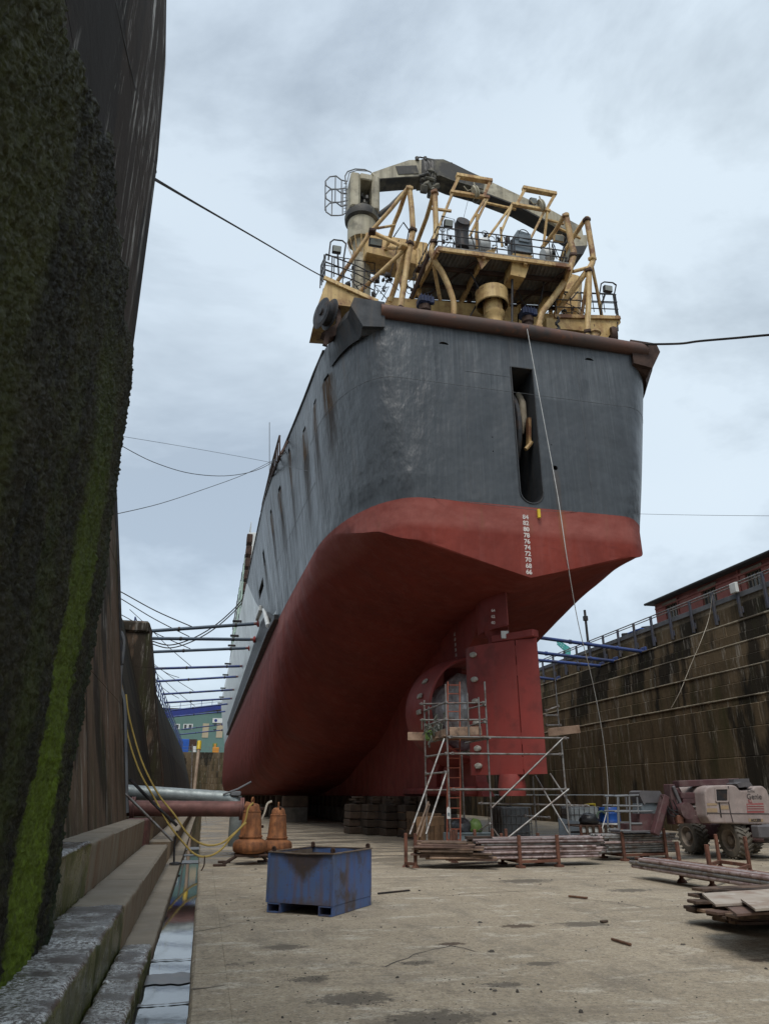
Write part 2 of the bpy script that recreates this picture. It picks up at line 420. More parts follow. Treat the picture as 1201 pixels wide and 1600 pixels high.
M['brick_red'] = pm('red_painted_brick', (0.26, 0.085, 0.07), (0.20, 0.068, 0.058), 1.2, 0.85, 0, 0.15, 10, streak=((0.15, 0.06, 0.05), 0.4, 1.2), stain=((0.29, 0.13, 0.10), 0.5, 0.8))
M['sandstone'] = pm('brown_sandstone', (0.20, 0.165, 0.12), (0.13, 0.105, 0.08), 2, 0.85, 0, 0.15, 20)
M['roof_dark'] = pm('dark_roof_edge', (0.035, 0.033, 0.034), (0.022, 0.022, 0.024), 2, 0.7, 0, 0.05, 20)
M['glass_dark'] = pm('dirty_window_glass', (0.05, 0.055, 0.055), (0.035, 0.04, 0.04), 2, 0.15, 0, 0.02, 4, rvar=0.05, spec=0.6)
M['green_clad'] = pm('grey_green_cladding', (0.115, 0.20, 0.175), (0.10, 0.175, 0.155), 0.2, 0.65, 0, 0.02, 5, streak=((0.085, 0.15, 0.13), 0.4, 0.8))
M['container_blue'] = pm('blue_container', (0.02, 0.10, 0.42), (0.02, 0.085, 0.34), 0.6, 0.5, 0, 0.02, 5)
M['crane_blue'] = pm('royal_blue_steel', (0.02, 0.035, 0.21), (0.018, 0.03, 0.16), 0.6, 0.5, 0, 0.02, 5)
M['teal'] = pm('teal_crane_paint', (0.08, 0.36, 0.33), (0.06, 0.27, 0.25), 0.6, 0.5, 0, 0.02, 5)
M['tan'] = pm('tan_door', (0.42, 0.35, 0.24), (0.36, 0.30, 0.2), 1, 0.7, 0, 0.02, 5)
M['timber_pole'] = pm('pale_timber_pole', (0.42, 0.33, 0.25), (0.3, 0.22, 0.16), 1.5, 0.8, 0, 0.1, 10)
M['ship_green'] = pm('pale_green_paint', (0.36, 0.56, 0.35), (0.44, 0.6, 0.43), 0.6, 0.6, 0, 0.02, 10, streak=((0.6, 0.62, 0.58), 0.6, 1.5))
M['rubble'] = pm('dark_rubble', (0.07, 0.062, 0.052), (0.035, 0.032, 0.03), 9, 0.9, 0, 0.2, 40, hue=0.4)
M['rusty_flat'] = pm('rust_flakes', (0.16, 0.08, 0.045), (0.08, 0.045, 0.03), 9, 0.9, 0, 0.2, 40)
M['quay'] = pm('quay_concrete', (0.24, 0.23, 0.21), (0.17, 0.165, 0.15), 0.5, 0.9, 0, 0.1, 8)
# ------------------------------------------------------------------ setting materials
def wall_mat(name, c1, c2, dark, pale, rough=0.8, green=None, wet=0.0, s=1.0, lime=0.0):
    m, nt, b = new_mat(name); k = NT(nt)
    n1 = k.noise(0.55 * s, (1, 1, 0.45), 9, 0.66)
    col = k.mix(k.ramp(n1, 0.3, 0.7), c1, c2)
    col = k.mix(k.ramp(k.noise(6 * s, detail=8, rough=0.7, off=(2, 2, 2)), 0.35, 0.75, 0, 0.55), col, tuple(q * 0.45 for q in c1))
    # water runs: narrow vertical streaks, then broad black patches with ragged sides
    col = k.mix(k.ramp(k.noise(1.1 * s, (1, 1, 0.05), 6, 0.62, (4, 0, 0)), 0.5, 0.66, 0, 0.75), col, dark)
    col = k.mix(k.ramp(k.noise(0.32 * s, (1, 1, 0.28), 6, 0.55, (1.2, 7.1, 3)), 0.53, 0.56, 0, 0.85), col, dark)
    if green: col = k.mix(k.ramp(k.noise(0.9 * s, (1, 1, 0.2), 7, 0.65, (8, 3, 1)), 0.52, 0.7, 0, 0.75), col, green)
    f = k.math('MULTIPLY', k.ramp(k.noise(2.6 * s, (1, 1, 0.22), 8, 0.7, (3, 9, 2)), 0.62, 0.7), k.ramp(k.noise(0.5 * s, detail=3, off=(6, 6, 6)), 0.5, 0.6))
    col = k.mix(k.math('MULTIPLY', f, 0.8), col, pale)
    if lime:
        f2 = k.math('MULTIPLY', k.ramp(k.noise(5.0, (1, 1, 0.09), 8, 0.78, (13, 5, 2)), 0.53, 0.63), k.ramp(k.noise(1.1, (1, 1, 0.25), 4, 0.6, (16, 2, 6)), 0.46, 0.54))
        col = k.mix(k.math('MULTIPLY', f2, lime), col, pale)
    k.l.new(col, b.inputs['Base Color'])
    b.inputs['Specular IOR Level'].default_value = 0.12 if lime else 0.25
    k.l.new(k.ramp(n1, 0.3, 0.7, rough - wet, rough + 0.12), b.inputs['Roughness'])
    h1 = k.bump(k.noise(3.5 * s, detail=9, rough=0.68), 0.35, 0.05)
    k.l.new(k.bump(k.noise(30 * s, detail=6, rough=0.6), 0.25, 0.01, h1), b.inputs['Normal'])
    return m
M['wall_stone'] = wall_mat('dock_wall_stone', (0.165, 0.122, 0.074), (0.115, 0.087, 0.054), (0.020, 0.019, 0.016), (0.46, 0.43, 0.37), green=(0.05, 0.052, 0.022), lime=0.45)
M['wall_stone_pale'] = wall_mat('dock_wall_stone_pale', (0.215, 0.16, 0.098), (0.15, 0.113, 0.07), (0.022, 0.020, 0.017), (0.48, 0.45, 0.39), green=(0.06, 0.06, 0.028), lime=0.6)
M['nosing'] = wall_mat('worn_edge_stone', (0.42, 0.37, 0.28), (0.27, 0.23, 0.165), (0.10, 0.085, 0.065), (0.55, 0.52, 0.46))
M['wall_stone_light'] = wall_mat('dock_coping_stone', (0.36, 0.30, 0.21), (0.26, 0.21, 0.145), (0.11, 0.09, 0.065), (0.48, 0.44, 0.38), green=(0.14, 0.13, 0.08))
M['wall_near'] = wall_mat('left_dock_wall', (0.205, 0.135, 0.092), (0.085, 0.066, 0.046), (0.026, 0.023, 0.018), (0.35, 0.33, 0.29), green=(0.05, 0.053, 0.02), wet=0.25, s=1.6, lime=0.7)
M['wall_far_left'] = wall_mat('dark_dock_wall', (0.06, 0.05, 0.034), (0.042, 0.037, 0.025), (0.014, 0.014, 0.012), (0.16, 0.15, 0.13), green=(0.03, 0.033, 0.016), s=0.7)  # darker stone tone for the far left wall, step core and sill
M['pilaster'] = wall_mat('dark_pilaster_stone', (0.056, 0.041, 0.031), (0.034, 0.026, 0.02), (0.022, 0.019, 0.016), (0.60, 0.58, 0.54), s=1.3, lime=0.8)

def floor_mat():
    m, nt, b = new_mat('worn_dock_concrete'); k = NT(nt)
    n1 = k.noise(0.45, detail=9, rough=0.65)
    col = k.mix(k.ramp(n1, 0.3, 0.7), (0.47, 0.395, 0.29), (0.335, 0.28, 0.203))
    col = k.mix(k.ramp(k.noise(1.7, (1, 0.45, 1), 9, 0.68, (3, 3, 0)), 0.52, 0.64, 0, 0.6), col, (0.22, 0.19, 0.148))
    col = k.mix(k.ramp(k.noise(2.6, (0.5, 1.1, 1), 9, 0.7, (8, 1, 0)), 0.54, 0.64, 0, 0.8), col, (0.60, 0.545, 0.45))
    col = k.mix(k.ramp(k.noise(34, detail=4, rough=0.7, off=(1, 4, 0)), 0.53, 0.64, 0, 0.6), col, (0.17, 0.148, 0.115))
    col = k.mix(k.ramp(k.noise(60, detail=3, rough=0.6, off=(7, 4, 0)), 0.62, 0.72, 0, 0.6), col, (0.48, 0.45, 0.39))
    col = k.mix(k.ramp(k.noise(0.8, (1, 2.2, 1), 7, 0.7, (2, 6, 0)), 0.66, 0.71, 0, 0.65), col, (0.10, 0.085, 0.068))
    col = k.mix(k.ramp(k.noise(11, detail=8, rough=0.75, off=(4, 4, 0)), 0.5, 0.62, 0, 0.55), col, (0.19, 0.165, 0.13))
    col = k.mix(k.ramp(k.noise(16, detail=8, rough=0.75, off=(14, 4, 0)), 0.56, 0.66, 0, 0.55), col, (0.60, 0.545, 0.45))
    col = k.mix(k.ramp(k.noise(24, (1, 1, 1), 6, 0.8, (4, 9, 0)), 0.55, 0.6, 0, 0.65), col, (0.13, 0.11, 0.085))
    col = k.mix(k.ramp(k.noise(19, (1, 1, 1), 6, 0.8, (24, 9, 0)), 0.57, 0.63, 0, 0.6), col, (0.62, 0.555, 0.45))
    col = k.mix(k.ramp(k.noise(4.5, (1, .6, 1), 8, 0.75, (1, 19, 0)), 0.54, 0.62, 0, 0.5), col, (0.21, 0.178, 0.135))
    # two sets of faint wheel tracks across the floor
    wv = k.noise(0.35, (1.0, 5.0, 1), 6, 0.6, (0, 3, 0), 0.6)
    col = k.mix(k.ramp(wv, 0.56, 0.64, 0, 0.35), col, (0.19, 0.165, 0.13))
    # black grit and rust scale near the drain
    nd = k.noise(1.3, (1.3, 1, 1), 9, 0.75, (5, 8, 0))
    nsm = k.noise(9, (1, 1, 1), 8, 0.8, (2, 2, 2))
    xx = k.sep()
    near = k.ramp(xx.outputs['X'], 3.0, 1.0)
    col = k.mix(k.math('MULTIPLY', k.ramp(nd, 0.59, 0.65, 0, 0.7), near), col, (0.06, 0.052, 0.045))
    bw = (at(811, 1447, z=0), at(704, 1475, z=0), at(1185, 1500, z=0))
    for cx_, cy_, rr_ in ((bw[0].x, bw[0].y, .2), (bw[1].x, bw[1].y, .14), (bw[2].x, bw[2].y, .12), (1.35, 6.75, .30), (1.8, 6.05, .34), (1.1, 7.5, .18), (2.2, 7.9, .15), (0.75, 5.9, .25), (2.7, 6.9, .15), (3.4, 7.6, .16), (4.9, 9.6, .3), (7.4, 12.6, .35), (6.2, 14.4, .5), (1.0, 9.0, .22), (5.8, 7.2, .2)):
        dx = k.math('MULTIPLY', k.math('SUBTRACT', xx.outputs['X'], cx_), .6); dy = k.math('SUBTRACT', xx.outputs['Y'], cy_)
        dd = k.math('SQRT', k.math('ADD', k.math('MULTIPLY', dx, dx), k.math('MULTIPLY', dy, dy)))
        dd = k.math('ADD', dd, k.math('MULTIPLY', k.math('SUBTRACT', nsm, .5), rr_ * 2.6))
        col = k.mix(k.ramp(dd, rr_ * .75, rr_ * .5, 0, .85), col, (0.075, 0.05, 0.036) if any(abs(cx_ - q.x) < .01 for q in bw) else (0.12, 0.104, 0.083))
    # damp strip beside the drain by the pumps
    damp = k.math('MULTIPLY', k.ramp(xx.outputs['Y'], 15.0, 21.0), k.ramp(k.noise(0.6, (0.6, 1.6, 1), 5, 0.6, (1, 1, 0)), 0.47, 0.53))
    col = k.mix(k.math('MULTIPLY', damp, 0.6), col, (0.105, 0.095, 0.08))
    k.l.new(col, b.inputs['Base Color'])
    rg = k.ramp(n1, 0.3, 0.7, 0.82, 0.95)
    k.l.new(k.math('SUBTRACT', rg, k.math('MULTIPLY', damp, 0.55)), b.inputs['Roughness'])
    b.inputs['Specular IOR Level'].default_value = 0.3
    h1 = k.bump(k.noise(4, detail=10, rough=0.7), 0.5, 0.03)
    h2 = k.bump(k.noise(30, detail=7, rough=0.72, off=(1, 4, 0)), 1.0, 0.022, h1)
    k.l.new(h2, b.inputs['Normal'])
    return m
M['floor'] = floor_mat()

def stone_mat(name, c1, c2, face, wet=False):
    m, nt, b = new_mat(name); k = NT(nt)
    n1 = k.noise(1.2, detail=9, rough=0.66)
    top = k.mix(k.ramp(n1, 0.3, 0.7), c1, c2)
    if wet:
        f = k.ramp(k.noise(34, detail=6, rough=0.8), 0.46, 0.58)
        f = k.math('MULTIPLY', f, k.ramp(k.noise(1.4, detail=5, rough=0.6, off=(1, 7, 2)), 0.44, 0.52))
        top = k.mix(k.math('MULTIPLY', f, 0.95), top, (0.68, 0.70, 0.69))
    side = k.mix(k.ramp(k.noise(3.0, (1, 1, 0.12), 7, 0.65, (2, 2, 2)), 0.4, 0.65), face[0], face[1])
    g = k.n.new('ShaderNodeNewGeometry'); sp = k.n.new('ShaderNodeSeparateXYZ'); k.l.new(g.outputs['Normal'], sp.inputs[0])
    nz = k.ramp(k.math('ADD', sp.outputs['Z'], k.math('MULTIPLY', k.math('SUBTRACT', n1, 0.5), 0.4)), 0.35, 0.65)
    k.l.new(k.mix(nz, side, top), b.inputs['Base Color'])
    r = k.ramp(k.noise(1.8, detail=6, rough=0.6, off=(4, 4, 4)), 0.42, 0.58, 0.08 if wet else 0.7, 0.5 if wet else 0.92)
    k.l.new(r, b.inputs['Roughness'])
    b.inputs['Specular IOR Level'].default_value = 0.5 if wet else 0.3
    h1 = k.bump(k.noise(7, detail=9, rough=0.7), 0.6 if wet else 0.35, 0.03)
    k.l.new(k.bump(k.noise(45, detail=5, rough=0.6), 0.5 if wet else 0.25, 0.01, h1), b.inputs['Normal'])
    return m
M['step'] = stone_mat('altar_step_stone', (0.29, 0.25, 0.195), (0.20, 0.17, 0.13), ((0.21, 0.172, 0.122), (0.17, 0.105, 0.06)))
M['step_wet'] = stone_mat('wet_mossy_step_stone', (0.115, 0.105, 0.09), (0.055, 0.036, 0.026), ((0.085, 0.09, 0.02), (0.035, 0.042, 0.014)), True)
M['kerb'] = stone_mat('drain_kerb_stone', (0.32, 0.285, 0.225), (0.22, 0.195, 0.15), ((0.09, 0.08, 0.065), (0.05, 0.045, 0.04)))

m, nt, b = new_mat('drain_water'); k = NT(nt)
b.inputs['Base Color'].default_value = (0.018, 0.02, 0.02, 1); b.inputs['Roughness'].default_value = 0.04
b.inputs['Specular IOR Level'].default_value = 0.9; b.inputs['IOR'].default_value = 1.5
k.l.new(k.bump(k.noise(9, (1, 0.5, 1), 4, 0.5), 0.03, 0.01), b.inputs['Normal']); M['water'] = m
m, nt, b = new_mat('wet_stain'); k = NT(nt)
k.l.new(k.mix(k.ramp(k.noise(6, detail=6, rough=0.6), 0.4, 0.6), (0.075, 0.05, 0.035), (0.045, 0.036, 0.028)), b.inputs['Base Color'])
b.inputs['Roughness'].default_value = 0.3; M['wet_stain'] = m

def moss_mat():
    m, nt, b = new_mat('wet_moss'); k = NT(nt)
    n1 = k.noise(2.2, (1, 1, 0.6), 9, 0.7)
    col = k.mix(k.ramp(n1, 0.34, 0.66), (0.050, 0.044, 0.020), (0.012, 0.011, 0.007))
    col = k.mix(k.ramp(k.noise(9, (1, 1, 0.6), 8, 0.75, (3, 2, 1)), 0.5, 0.64, 0, 0.7), col, (0.078, 0.082, 0.022))
    # the bright algae runs down the face in strips
    yy = k.sep()
    wob = k.math('ADD', yy.outputs['Y'], k.math('MULTIPLY', k.math('SUBTRACT', k.noise(0.9, (1, 1, 0.5), 6, 0.65, (7, 7, 7)), 0.5), 0.9))
    skew = k.math('ADD', wob, k.math('MULTIPLY', k.math('SUBTRACT', 1.0, yy.outputs['Z']), -0.02))
    def band(lo, hi, z0, z1, amt, colr, c):
        f = k.math('MULTIPLY', k.ramp(skew, lo - 0.10, lo + 0.06), k.ramp(skew, hi + 0.10, hi - 0.06))
        f = k.math('MULTIPLY', f, k.ramp(yy.outputs['Z'], z1, z0))
        f = k.math('MULTIPLY', f, k.ramp(k.noise(14, (1, 1, 0.35), 7, 0.7, (1, 1, 5)), 0.3, 0.6, 0.35, 1))
        return k.mix(k.math('MULTIPLY', f, amt), c, colr)
    col = band(5.25, 6.2, 1.2, 5.4, 1.0, (0.185, 0.265, 0.016), col)
    col = band(4.4, 4.75, 0.5, 5.5, 0.6, (0.09, 0.12, 0.016), col)
    col = band(2.2, 3.5, 4.0, 7.5, 0.6, (0.105, 0.115, 0.02), col)
    col = band(6.62, 6.95, 1.5, 6.0, 0.5, (0.022, 0.05, 0.014), col)
    k.l.new(col, b.inputs['Base Color'])
    b.inputs['Specular IOR Level'].default_value = 0.35
    k.l.new(k.ramp(k.noise(30, detail=5), 0.35, 0.65, 0.45, 0.9), b.inputs['Roughness'])
    h = k.bump(k.noise(26, (1, 1, 0.5), 9, 0.78), 1.0, 0.05)
    k.l.new(k.bump(k.noise(90, (1, 1, 0.5), 5, 0.7), 0.6, 0.01, h), b.inputs['Normal'])
    return m
M['moss'] = moss_mat()

# ------------------------------------------------------------------ dock floor, drain, steps
QZ = 10.4                                            # quay level
def struct(name, mb, mat, parent=None, smooth=None):
    o = part(name, mb, mat, parent, smooth)
    o['kind'] = 'structure'
    return o
base = struct('dock_floor', MB().quad((-9, -14, -0.2), (40, -14, -0.2), (40, 190, -0.2), (-9, 190, -0.2)), M['floor'])
rnd = random.Random(3)
ys = [-12, -8]
while ys[-1] < 36: ys.append(ys[-1] + 2.62)
ys += [44, 54, 68, 84, 110, 140, 176]
xs = [0.3525, 5.4, 10.6, 15.9, 21.4]
for i in range(len(ys) - 1):
    for j in range(4):
        dz = rnd.uniform(-0.003, 0.003)
        part('floor_slab', MB().cbox(((xs[j] + xs[j + 1]) / 2, (ys[i] + ys[i + 1]) / 2, -0.1 + dz), (xs[j + 1] - xs[j] - 0.002, ys[i + 1] - ys[i] - 0.014, 0.2), 0.005), M['floor'], base)
y = -10.0
while y < 46:
    L = rnd.uniform(0.85, 1.35)
    kx, kw = 0.035 + rnd.uniform(-0.012, 0.012), rnd.uniform(.02, .05)
    kz = rnd.uniform(-.002, .001)
    part('kerb_stone', MB().prism([(kx, y, -.2), (.353, y, -.2), (.353, y, kz), (kx + kw, y, kz), (kx + kw * .3, y, kz - .018), (kx, y, kz - .05)], (0, L - .010, 0)), M['floor'], base)
    y += L
part('kerb_stone', MB().cbox((0.195, 111, -0.1), (0.31, 129.9, 0.2), 0.02), M['floor'], base)
y = -10.0
while y < 18.9:
    L = min(rnd.uniform(2.0, 2.9), 18.95 - y)
    wet = y + L < 9.0
    if abs(y + L - 8.85) < 1.3: L = 8.85 - y
    if L < 0.3: break
    wet = y + L < 9.0
    h = 0.12 if wet else 0.045
    if y > 3 and y < 12: rough_stone('ledge_stone', (-0.53 if wet else -0.545, y + L / 2, -0.2 + (h + 0.2) / 2), (0.30 if wet else 0.33, L - 0.014, h + 0.2), M['step_wet'] if wet else M['step'], base, .045, .07, .010, y)
    else: part('ledge_stone', MB().cbox((-0.53 if wet else -0.545, y + L / 2, -0.2 + (h + 0.2) / 2), (0.30 if wet else 0.33, L - 0.012, h + 0.2), 0.03 if wet else 0.015), M['step_wet'] if wet else M['step'], base)
    y += L
y = 18.96
while y < 60:
    L = 3.2
    part('ledge_stone', MB().cbox((-0.545, y + L / 2, -0.08), (0.33, L - 0.012, 0.24), 0.015), M['step'], base); y += L
struct('drain_water', MB().quad((-0.40, -12, -0.055), (0.045, -12, -0.055), (0.045, 130, -0.055), (-0.40, 130, -0.055)), M['water'])
mud = MB()
for yy_, w_, dx in ((8.05, 0.42, 0), (7.15, 0.05, 0), (8.9, 0.05, 0), (6.55, 0.04, 0), (20.9, 0.9, 0), (23.2, 0.5, 0), (26, 1.2, 0)):
    n = 14; top, botm = [], []
    for i in range(n + 1):
        x_ = -0.372 + 0.41 * i / n
        top.append((x_, yy_ + w_ / 2 + mnoise.noise((x_ * 9, yy_, 0)) * 0.09, -0.047)); botm.append((x_, yy_ - w_ / 2 + mnoise.noise((x_ * 9, yy_, 5)) * 0.09, -0.047))
    for i in range(n): mud.quad(botm[i], botm[i + 1], top[i + 1], top[i])
part('mud', mud, M['wet_stain'], None, kind='stuff')

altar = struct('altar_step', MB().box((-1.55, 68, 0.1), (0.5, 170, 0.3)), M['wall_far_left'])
def stones(bounds, x0, x1, z1, wet_to, z0=-0.2):
    for a_, b_ in zip(bounds[:-1], bounds[1:]):
        if b_ <= 12.5 and a_ > -1:
            rough_stone('step_stone', ((x0 + x1) / 2, (a_ + b_) / 2, (z0 + z1) / 2), (x1 - x0, b_ - a_ - 0.014, z1 - z0), M['step_wet'] if b_ <= wet_to else M['step'], altar, .055, .08, .012, a_); continue
        part('step_stone', MB().cbox(((x0 + x1) / 2 + rnd.uniform(-.004, .004), (a_ + b_) / 2, (z0 + z1) / 2 + rnd.uniform(-.004, .004)), (x1 - x0, b_ - a_ - 0.012, z1 - z0), 0.03), M['step_wet'] if b_ <= wet_to else M['step'], altar)
stones([-9, -6, -3.2, -0.4, 2.1, 4.6, 6.75, 8.91, 11.4, 13.95, 16.5, 18.96], -1.245, -0.69, 0.48, 9.0)
stones([6.86, 9.95, 12.4, 14.8, 16.7, 18.6], -1.95, -1.24, 1.03, 10.0)
stones([20.8 + 3.1 * i for i in range(14)] + [90, 168], -1.245, -0.69, 0.46, 0)
stones([22.6 + 3.1 * i for i in range(13)] + [90, 168], -2.2, -1.25, 1.0, 0)

# ------------------------------------------------------------------ left dock wall
lw = thing('dock_wall', 'dark battered stone dock wall standing on the altar steps left of the ship', 'dock wall', (-4, 30, 0))
def batter_block(name, y0, y1_, prof, back, mat, parent, z_extra=0):
    """wall piece whose face follows prof [(x, z)...] between y0 and y1_"""
    poly = [(x_, y0, z_) for x_, z_ in prof] + [(back, y0, prof[-1][1]), (back, y0, prof[0][1])]
    return part(name, MB().prism(poly, (0, y1_ - y0, 0)), mat, parent)
def xface(z_): return -1.66 - (z_ - 1.03) * 0.165
for a_, b_ in ((6.86, 12.7), (12.712, 18.71)):
    for z0_, z1_ in ((0.9, 3.55), (3.562, 7.0), (7.012, 10.4)):
        j = rnd.uniform(-.01, .01)
        batter_block('wall_panel', a_, b_, [(xface(z0_) + j, z0_), (xface(z1_) + j, z1_)], -9, M['wall_near'], lw)
batter_block('wall_panel', 18.72, 20.8, [(-2.95, -0.2), (-3.9, 10.38)], -9, M['wall_near'], lw)
def xfar(z_): return -2.02 - max(0, z_ - 1.0) * 0.322
for a_, b_ in [(20.81, 26), (26.01, 33), (33.01, 41), (43.4, 56), (56.01, 76), (76.01, 110), (110.01, 169)]:
    for z0_, z1_ in ((0.0, 5.2), (5.21, 10.4)):
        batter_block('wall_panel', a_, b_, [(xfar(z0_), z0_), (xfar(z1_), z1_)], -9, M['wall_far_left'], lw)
bt = thing('buttress', 'square topped stone buttress with white lime streaks left of the struts', 'buttress', (-5, 42, 0))
for i, (z0_, z1_, xa, xb) in enumerate(((-0.1, 2.6, -1.8, -2.2), (2.61, 5.2, -2.2, -2.75), (5.21, 8.0, -2.75, -3.25), (8.01, 9.85, -3.25, -3.6))):
    batter_block('stone_block', 41.0, 43.39, [(xa, z0_), (xb, z1_)], -9, M['wall_near'], bt)
part('coping_stone', MB().cbox((-6.3, 42.2, 10.2), (5.25, 2.7, 0.66), 0.12), M['wall_near'], bt)

# the tall pilaster beside the camera, its face overgrown
pil = thing('pilaster', 'tall dark stone pilaster overgrown with wet moss at the left edge', 'pilaster', (-3, 2, 0.48))
prof = [(-1.125, 0.48), (-1.125, 3.0), (-1.125, 5.2), (-1.135, 6.2), (-1.18, 8.6), (-1.27, 10.3), (-1.40, 11.6), (-1.75, 13.2), (-2.4, 14.2)]
PIL_Y = 6.85
zz = [0.48, 2.1, 3.9, 5.7, 7.4, 9.0, 10.3, 11.5]
def pil_x(z_):
    for (xa, za), (xb, zb) in zip(prof[:-1], prof[1:]):
        if z_ <= zb: return xa + (xb - xa) * (z_ - za) / (zb - za)
    return prof[-1][0]
for i in range(len(zz) - 1):
    n = 5; pr = [(pil_x(zz[i] + (zz[i + 1] - zz[i] - 0.008) * q / n), zz[i] + (zz[i + 1] - zz[i] - 0.008) * q / n) for q in range(n + 1)]
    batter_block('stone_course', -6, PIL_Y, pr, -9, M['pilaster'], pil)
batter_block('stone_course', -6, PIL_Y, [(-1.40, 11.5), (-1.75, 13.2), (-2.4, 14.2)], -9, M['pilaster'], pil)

def fbm(p, o=4):
    a_, s_, t_ = 1.0, 1.0, 0.0
    for _ in range(o):
        t_ += a_ * mnoise.noise((p[0] * s_, p[1] * s_, p[2] * s_)); a_ *= 0.55; s_ *= 2.1
    return t_
edge = [(0.4, 7.0), (4.9, 6.99), (5.75, 6.5), (5.9, 5.75), (6.02, 5.06), (5.91, 4.54), (6.03, 4.2), (5.82, 3.78), (5.72, 3.47), (5.62, 3.21), (5.60, 2.92), (5.58, 2.5)]
def moss_mesh():
    """a lumpy mat: a grid over the face that wraps the corner, thickness from noise, dying out along a ragged upper edge"""
    mb = MB(); NY, NZ = 340, 400
    y0_, y1_ = 1.6, 6.99
    zt = 6.35
    def lim(y_):                                        # top of the moss at depth y
        pts = sorted([(b_, a_) for a_, b_ in edge])
        if y_ <= pts[0][0]: return 5.6
        for (ya, za), (yb, zb) in zip(pts[:-1], pts[1:]):
            if ya <= y_ <= yb and yb > ya: return za + (zb - za) * (y_ - ya) / (yb - ya)
        return 4.9
    grid = {}
    for i in range(NY + 1):
        y_ = y0_ + (y1_ - y0_) * i / NY
        for j in range(NZ + 1):
            z_ = 0.47 + (zt - 0.47) * j / NZ
            p = (0.0, y_ * 1.5, z_ * 1.1)
            top = lim(min(y_, 6.85)) + 0.22 * fbm((3, y_ * 3.1, z_ * 1.4), 3)
            if y_ > 6.4: top = max(top, 5.6 + 0.5 * fbm((1, y_ * 2, 7), 3))
            d = top - z_
            if d < 0: continue
            fall = min(1.0, d / 0.10) ** 0.5
            ridge = 0.05 * max(0, 1 - abs(y_ - 5.1 - 0.12 * (z_ - 3)) / 0.35) + 0.07 * max(0, 1 - abs(y_ - 3.75 - 0.16 * (z_ - 4)) / 0.3)
            th = 0.035 + 0.026 * fbm(p, 3) + ridge * .6 + 0.028 * abs(fbm((2, y_ * 10, z_ * 4.4), 4)) + 0.022 * fbm((5, y_ * 26, z_ * 11), 3) + 0.017 * mnoise.noise((9, y_ * 52, z_ * 38)) + 0.012 * mnoise.noise((4, y_ * 95, z_ * 80)) + 0.02 * max(0, fbm((8, y_ * 0.9, z_ * 0.7), 2))
            th = max(0.006, th) * fall + 0.004
            x_ = pil_x(z_) + th
            yy2 = y_
            if y_ > PIL_Y - 0.02:                        # fold round the corner
                e = (y_ - PIL_Y + 0.02)
                x_ = pil_x(z_) + th * max(0.0, 1 - e / 0.12) - e * 1.6
                yy2 = PIL_Y + 0.004 + th * min(1, e / 0.05)
            grid[(i, j)] = len(mb.v); mb.v.append((x_, yy2, z_))
    for i in range(NY):
        for j in range(NZ):
            q = [grid.get(t) for t in ((i, j), (i + 1, j), (i + 1, j + 1), (i, j + 1))]
            if None not in q: mb.f.append(tuple(q))
    return mb
part('moss', moss_mesh(), M['moss'], pil, smooth=80, kind='stuff')

# ------------------------------------------------------------------ right dock wall: courses of stone blocks stepping back
rw = thing('dock_wall', 'stepped brown stone dock wall with long altar ledges right of the ship', 'dock wall', (23, 35, 0))
courses = [(-0.2, 1.55, 21.3), (1.55, 3.0, 21.36), (3.0, 4.15, 21.44), (4.15, 5.05, 21.52), (5.05, 5.46, 21.75), (5.46, 6.12, 22.28), (6.12, 6.73, 22.34),
           (6.73, 7.34, 22.86), (7.34, 7.94, 22.92), (7.94, 8.5, 23.42), (8.5, 9.08, 23.5), (9.08, 10.03, 24.1), (10.03, 10.4, 24.14)]
courses[4] = (5.05, 5.46, 21.98)
for ci, (z0_, z1_, xf) in enumerate(courses):
    L = 3.5 if ci < 5 else 2.9
    y = 11.0 + (ci % 2) * L * 0.5
    mt = M['wall_stone_light'] if ci == 12 else M['wall_stone_pale'] if ci in (4, 6, 8, 10) else M['wall_stone']
    bnd = [-10, y]
    while bnd[-1] < 56: bnd.append(bnd[-1] + L * rnd.uniform(0.85, 1.15))
    bnd += [80, 120, 168]
    for a_, b_ in zip(bnd[:-1], bnd[1:]):
        xj = xf + rnd.uniform(-0.014, 0.014)
        part('stone_block', MB().cbox(((xj + 26.5) / 2, (a_ + b_) / 2, (z0_ + z1_) / 2), (26.5 - xj, b_ - a_ - 0.012, z1_ - z0_ - 0.008), 0.022), mt, rw)
        # worn, paler nosing along the altar edges
    if ci in (4, 6, 8, 10):
        for q in range(26):
            L_ = 3.0; part('worn_nosing', MB().cbox((xf + 0.10 + rnd.uniform(-.012, .012), 9 + q * L_, z1_ - 0.02 + rnd.uniform(-.008, .008)), (0.26, L_ - .02, 0.075 + rnd.uniform(-.012, .012)), .02), M['nosing'], rw)
# head wall
hw = thing('dock_wall', 'far end wall of the dock in dark stone courses below the green building', 'dock wall', (9, 171, 0))
for i in range(8):
    z0_ = -0.2 + i * 1.325
    for j in range(6):
        part('stone_block', MB().cbox((-3.5 + j * 5.8 + (i % 2) * 1.2, 171.4 + i * 0.22, z0_ + 0.66), (5.78, 2.5, 1.30), 0.03), M['wall_stone'], hw)
# quay ground out to the horizon
qg = MB()
for (x0_, y0_, x1_, y1_) in ((-1500, -400, -8.9, 1500), (26.4, -400, 1500, 1500), (-8.9, 174.0, 26.4, 1500)):
    qg.quad((x0_, y0_, QZ - 0.02), (x1_, y0_, QZ - 0.02), (x1_, y1_, QZ - 0.02), (x0_, y1_, QZ - 0.02))
struct('quay_ground', qg, M['quay'])
# wall ends behind the camera so the dock stays closed
struct('dock_gate_sill', MB().box((8, -13, 1.0), (40, 1.0, 2.4)), M['wall_far_left'])
